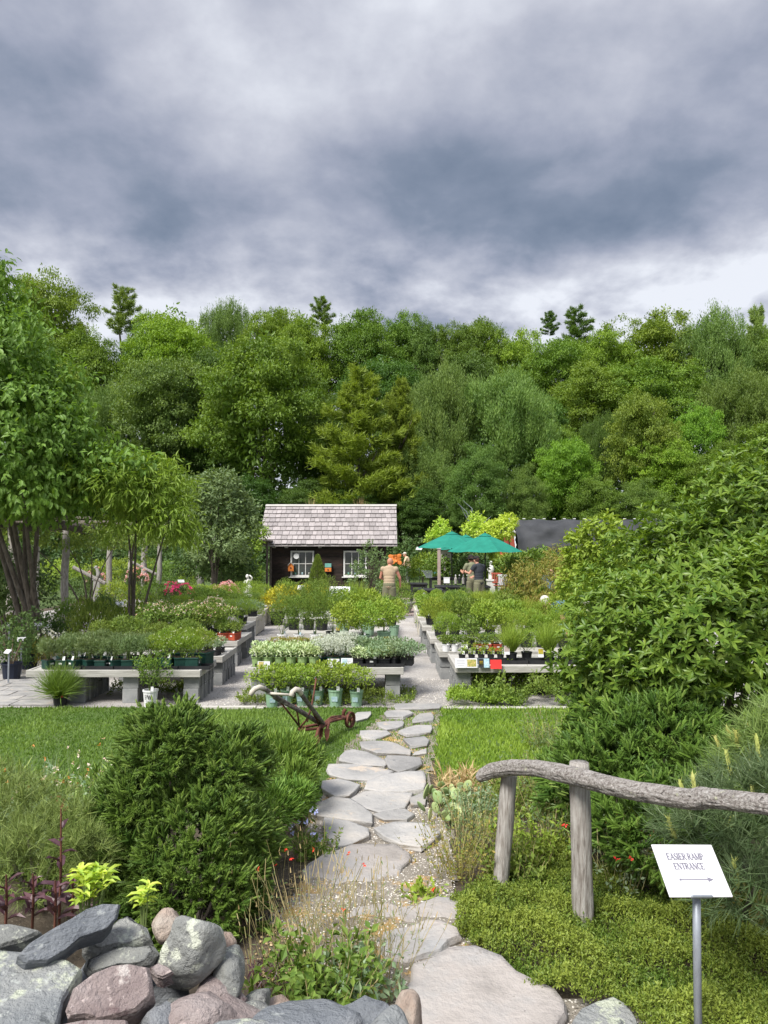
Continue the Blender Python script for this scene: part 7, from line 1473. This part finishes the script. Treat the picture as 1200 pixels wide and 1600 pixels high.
leafytree('arching_shrub', 'arching dark shrub filling the left edge beneath the pergola beam', (P(10, 960, 15)[0], 15, 0), [(-10, 910, 15, .6, .4), (30, 930, 15, .5, .35), (-30, 880, 15, .6, .4), (50, 900, 15.4, .4, .2)], 700, .10, 'dark', T_LEAF, -.2, 5, .2, .03)
leafytree('pale_shrub', 'large pale green rounded shrub between pergola and shed', (P(335, 900, 25)[0], 25, 0), [(330, 790, 25, 1.0, .9), (360, 800, 25.5, .8, .75), (300, 800, 25, .7, .8), (345, 760, 25, .6, .45), (380, 820, 25, .45, .5), (340, 850, 24.5, .9, .5)], 2600, .15, 'feather', T_LEAF, -.1, 4, .3, .06)
leafytree('dark_vine_mass', 'dark vine covered shrub beneath the pale shrub beside the shed', (P(345, 900, 27)[0], 27, 0), [(345, 880, 26, .9, .55), (375, 890, 26.5, .5, .6), (310, 880, 27, .6, .5)], 1200, .14, 'dark', T_LEAF, -.1, 4, .3, .05)
leafytree('climbing_vine', 'bright climbing vine on an arbour at the left wall of the shed', (P(392, 920, 28.5)[0], 28.5, 0), [(392, 850, 28.3, .36, .5), (385, 880, 28.2, .34, .5), (398, 905, 28.2, .26, .5), (380, 835, 28.4, .4, .3), (405, 830, 28.6, .26, .22)], 1100, .12, 'bright', T_LEAF, -.2, 4, .2, .03)
ar = thing('wooden_arbour', 'dark wooden arbour posts under the vine beside the shed', 'arbour', (P(405, 920, 29)[0], 29, 0)); [MB().tube([(x, y, 0), (x, y, 2.2)], .05, 7).build('post', M['bark'], ar) for x, y in ((-.45, 0), (.3, 0), (-.45, .9), (.3, .9))]; MB().box((-.08, .4, 2.22), (1.0, 1.2, .06)).build('roof_frame', M['bark'], ar)
leafytree('young_maple', 'light green young tree standing left of the big right bush', (P(935, 960, 10.5)[0], 10.5, 0), [(930, 845, 10.3, .26, .26), (955, 865, 10.2, .26, .24), (915, 880, 10.4, .26, .2), (945, 820, 10.4, .14, .14), (900, 905, 10.2, .22, .18), (930, 910, 10.2, .3, .22), (900, 850, 10.4, .16, .14)], 900, .085, 'bright', T_LEAF, -.2, 5, .12, .02)
leafytree('red_tinged_shrub', 'yellow and red tinged drooping shrub before the shade house', (P(835, 940, 15.5)[0], 15.5, 0), [(820, 905, 15.4, .36, .34), (850, 915, 15, .4, .36), (875, 890, 15.2, .3, .3), (890, 920, 15, .36, .36), (805, 930, 15.4, .26, .36), (845, 950, 14.6, .4, .3), (870, 870, 15.6, .22, .2)], 1300, .10, 'redl', T_THIN, -.7, 5, .15, .02)
leafytree('green_shrub', 'dense mid green shrub in front of the black shade cloth', (P(835, 890, 26)[0], 26, 0), [(838, 880, 26, .75, .38), (860, 885, 26, .5, .3), (810, 885, 26, .4, .3)], 900, .15, 'mid', T_LEAF, 0, 4, .2, .04)
leafytree('small_leafy_tree', 'see-through leafy young tree in front of the right shed window', (P(580, 935, 24)[0], 24, 0), [(578, 885, 24, .36, .5), (600, 900, 24, .34, .45), (560, 900, 24, .34, .4), (575, 860, 24, .26, .22), (555, 930, 24, .3, .35), (605, 930, 23.6, .34, .4), (590, 870, 24.2, .2, .2)], 620, .085, 'feather', T_LEAF, 0, 5, .16, .02)
leafytree('lime_sapling', 'lime green sapling behind the left umbrella', (P(690, 900, 33)[0], 33, 0), [(690, 825, 33, .3, .34), (680, 840, 33, .34, .3), (695, 845, 33, .4, .3)], 330, .14, 'lemon', T_LEAF, 0, 4, .2, .02)
leafytree('lime_sapling', 'lime green sapling between the umbrella peaks', (P(745, 900, 34)[0], 34, 0), [(745, 815, 34, .34, .34), (750, 832, 34, .5, .3), (735, 830, 34, .3, .3)], 360, .15, 'lemon', T_LEAF, 0, 4, .2, .02)
leafytree('lime_sapling', 'lime green tree overlapping the left end of the shade house', (P(785, 900, 33)[0], 33, 0), [(780, 828, 33, .55, .45), (795, 815, 33, .3, .3), (765, 838, 33, .4, .36)], 620, .15, 'lemon', T_LEAF, 0, 4, .2, .02)
for i, (px, d) in enumerate(((660, 33), (685, 31), (712, 32), (745, 33), (775, 31), (800, 30), (735, 28.5), (700, 36))):
    leafytree('nursery_shrub', f'{ORD[i]} green nursery shrub counted from the left of those behind the umbrella poles', (P(px, 890, d)[0], d, 0), [(px, 885, d, .6, .42), (px + 8, 878, d, .4, .3)], 300, .14, ('bright', 'mid', 'yew', 'mid', 'bright', 'mid', 'dark', 'mid')[i], T_LEAF, 0, 4, .2, .03, cat='shrub')['group'] = 'nursery shrubs behind the umbrellas'
def cone():
    t = thing('cone_conifer', 'small pointed dark green conifer in front of the shed wall', 'conifer', (P(496, 930, 28.6)[0], 28.6, 0)); q = np.random.default_rng(2); n = 2600; z = q.random(n) ** 1.2; a = q.uniform(0, 6.28, n); r = .46 * (1 - z) ** .8 * (1 - .15 * q.random(n)) * (1 + .1 * np.sin(a * 5 + z * 20)); p = np.stack([np.cos(a) * r, np.sin(a) * r, .15 + z * 1.45], 1)
    f = FB(1); f.add(T_THIN, p, np.stack([np.cos(a) * .4, np.sin(a) * .4, np.ones(n)], 1) + rsph(q, n) * .3, rsph(q, n), .14); f.build('foliage', L_['mid'], t); MB().tube([(0, 0, 0), (0, 0, 1.3)], .03, 6).build('trunk', M['bark'], t)
cone()
# ------------------------------------------------------------------ garden shrubs in the middle distance
UB = {}
def ub(kind, s):
    if (kind, s) in UB: return UB[(kind, s)]
    q = np.random.default_rng(s + 50); L = [(q.normal() * .32, q.normal() * .32, q.uniform(.35, .72), q.uniform(.35, .6), q.uniform(.35, .6), q.uniform(.22, .36)) for _ in range(9)] + [(0, 0, .42, .7, .7, .42)]
    tm, sz, n, up = {'round': (T_LEAF, .085, 2200, .3), 'thin': (T_THIN, .13, 2300, .6), 'grass': (T_NEED, .6, 1500, 1.3)}[kind]
    fb = foliage(q, L, n, sz, tm, up=up, bumpy=.2); UB[(kind, s)] = fb.mesh('foliage', L_['mid']); return UB[(kind, s)]
def shrub(px, pyt, wpx, d, leaf, label, kind='round', fl=None, group='shrubs in the nursery garden', nm='garden_shrub', s=None):
    c = P(px, pyt, d); t = thing(nm, label, 'shrub', (c[0], d, 0), (px * .37) % 6.28, group); h = max(.3, c[2]); r = wpx / 2 / FPX * d
    o = link('foliage', ub(kind, (px if s is None else s) % 3), t, None, None, (r * 1.05, r * 1.05, h * .98)); o.material_slots[0].link = 'OBJECT'; o.material_slots[0].material = L_[leaf]
    if fl:
        q = np.random.default_rng(px); p, oo = shell(q, [(0, 0, h * .6, r * .85, r * .85, h * .42)], fl[1], .06, .1, .1); f = FB(1); f.add(t_clump(8, 3, ls=.8), p, oo, rsph(q, len(p)), fl[2]); f.build('blossom', L_[fl[0]], t)
    m = MB(); [m.tube([(0, 0, 0), (math.cos(a) * r * .3, math.sin(a) * r * .3, h * .5)], [.02, .01], 5) for a in (0, 1.6, 3.1, 4.6)]; m.build('stem', M['twig'], t)
SHR = """145,918,85,13.4,mid,large leafy green shrub behind the feathery plants at left,round,
225,926,80,14.5,bright,bright rounded shrub right of the large leafy one,round,
262,934,70,15.5,mid,finely leaved green shrub left of the bronze mound,thin,
252,966,46,13.0,brown,low bronze brown mound among green shrubs,thin,
205,955,70,12.6,feather,soft grey-green shrub below the bright rounded one,thin,
300,940,60,14.5,feather,pale flowering shrub right of the bronze mound,thin,palepink;120;.03
335,932,62,15.0,bright,white-pink flowering shrub beside the path end benches,round,palepink;120;.03
110,935,60,16,mid,green shrub beneath the trunk of the near tree,round,
60,955,80,14.5,dark,dark shrub at the foot of the near tree,round,
20,990,80,12.0,dark,dark shrub at the left edge beside the label stakes,round,
70,985,46,12.4,redl,reddish leaved shrub with white flowers left of the front bench,round,whitep;16;.05
188,938,64,15.2,mid,rounded shrub filling the gap left of the bright rounded one,round,
165,922,50,18,dark,dark shrub behind the large leafy one under the pergola,round,
10,950,70,15.5,mid,green shrub at the far left under the pergola,round,
355,908,50,19.5,mid,shrub covered in pink blossoms left of the cherub,round,pink;80;.06
285,910,46,21,dark,low shrub with dark red blossoms,round,magenta;70;.06
268,912,30,22,dark,smaller dark red flowering shrub left of the other,round,magenta;40;.06
215,888,44,26,dark,rhododendron with pink blossoms under the pergola,round,pink;40;.09
150,888,34,26,dark,pink flowered bush behind the stone bird,round,pink;16;.10
240,905,50,25,mid,green garden shrub left of the leaning log posts,round,
185,905,60,24,bright,light green shrub behind the near pergola posts,round,
130,895,70,27,dark,dark shrub in the shade of the pergola,round,
60,895,80,28,mid,shade shrub seen between the left pergola posts,round,
20,900,70,24,dark,dark shrub at far left under the pergola beam,round,
310,905,50,23,bright,bright shrub at the foot of the leaning posts,round,
355,890,50,28,dark,dark shrub left of the arbour,round,
330,920,60,20.5,bright,bright hedge like shrub in front of the pink blossoms,round,
375,925,44,19.5,bright,leafy shrub just left of the cherub pedestal,round,
395,935,34,17.5,bright,upright leafy shrub in front of the cherub,thin,
300,880,50,33,lime,yellow-green shrub far under the leaning posts,round,
90,870,90,36,bright,sunlit foliage glimpsed far behind the pergola,round,
190,865,90,38,lime,yellowish foliage far behind the pergola posts,round,
250,868,70,38,mid,green foliage far behind right of the pergola posts,round,
-30,880,110,34,mid,green mass beyond the left edge of the pergola,round,
440,912,44,23,yellow,golden shrub left front of the shed,round,
482,918,36,22.6,yellow,golden shrub in front of the cone conifer,round,
455,905,40,24,bright,small tree-like bright shrub before the shed,round,
425,925,30,22,redl,reddish golden shrub left of the golden ones,round,
520,915,70,23.5,mid,green shrub row right of the cone conifer,thin,
548,925,50,21,grassb,fine grassy tuft beside the white notice,grass,
505,925,50,20.5,mid,leafy plant left of the white notice,thin,
575,935,70,19.5,mid,dark green shrub right of the white notice,round,
560,948,60,18.0,mid,rounded green perennial below the white notice,thin,orangep;10;.03
625,905,40,27,mid,green shrub under the orange flower ornament,round,
607,898,30,29,mid,shrub right of the shed corner,round,
632,880,60,38,dark,dark shrub beside the far lawn,round,
690,870,60,40,mid,green shrub row beyond the tables,round,
600,862,70,45,dark,dark hedge at the edge of the far lawn,round,
650,862,70,45,dark,dark hedge right of the first beyond the far lawn,round,
710,865,70,44,mid,green hedge beyond the tables,round,
770,868,80,43,dark,dark hedge behind the pale statue,round,
700,930,60,17.5,lemon,lime green broad leaved plant below the low black table,round,
735,925,60,18.5,lime,yellow-green leafy plant before the man in charcoal,round,
672,940,50,17,bright,broad leaved plant at the path corner below the low table,round,
800,938,110,18.2,grassb,soft bright grassy mass right of the men,grass,
850,948,90,17.5,grassb,soft grassy mass near the red tinged shrub,grass,
770,945,90,17.8,grassb,grassy clump right below the man in charcoal,grass,
910,950,60,13.5,mid,leafy shrub left of the bending person,round,
880,965,60,14.2,feather,pale feathery shrub beside the bending person,thin,
950,930,80,12.0,mid,green shrub behind the big bush,round,
890,935,60,16.0,lime,light green shrub behind the bending person,round,
1010,850,120,22,mid,tall green shrub hidden by the big bush,round,
905,865,50,24,bright,bright shrub against the shade cloth,round,
800,895,26,25.5,dark,dark climber column left of the stone urns,thin,"""
for ln in SHR.split('\n'):
    a = ln.split(',')
    px, py, w, d, leaf, lab, kind = int(a[0]), float(a[1]), float(a[2]), float(a[3]), *a[4:7]
    fl = a[7].split(';') if len(a) > 7 and a[7] else None
    shrub(px, py, w, d, leaf, lab, kind, (fl[0], int(fl[1]), float(fl[2])) if fl else None)
for i, (px, py, d) in enumerate(((18, 1062, 10.4), (45, 1045, 11.2))):
    p = G(px, py, 0); t = thing('nursery_pot', ('navy pot at the left edge beside the front bench', 'second navy pot right behind the one at the left edge')[i], 'potted plant', (p[0], p[1], 0), 0, 'navy pots at left'); potparts(t, 'navypot', .15, .26, None); foliage(tr, [(0, 0, .6, .3, .3, .3), (.1, 0, .8, .2, .2, .2)], 500, .06).build('foliage', L_['dark'], t); m = MB(); [m.tube([(0, 0, .2), (math.cos(a) * .15, math.sin(a) * .15, .6)], .008, 5) for a in range(5)]; m.build('stem', M['twig'], t)
for i, px in enumerate((487, 500, 562, 573)):
    t = thing('dry_grass', ('tan grass tuft above the left part of the shed ridge', 'short tan tuft right of the first above the ridge', 'tan grass tuft above the right part of the ridge', 'wispy tan tuft at the right of the ridge grasses')[i], 'grass', (P(px, 790, 32.6)[0], 32.6, 3.25)); f = FB(1); n = 26; f.add(T_NEED, tr.normal(size=(n, 3)) * .06, rsph(tr, n) * .28 + np.array([0, 0, 1.]), rsph(tr, n), np.stack([np.full(n, (.95, .6, .95, .7)[i]), np.full(n, .6), np.ones(n)], 1)); f.build('blade', L_['dry'], t)
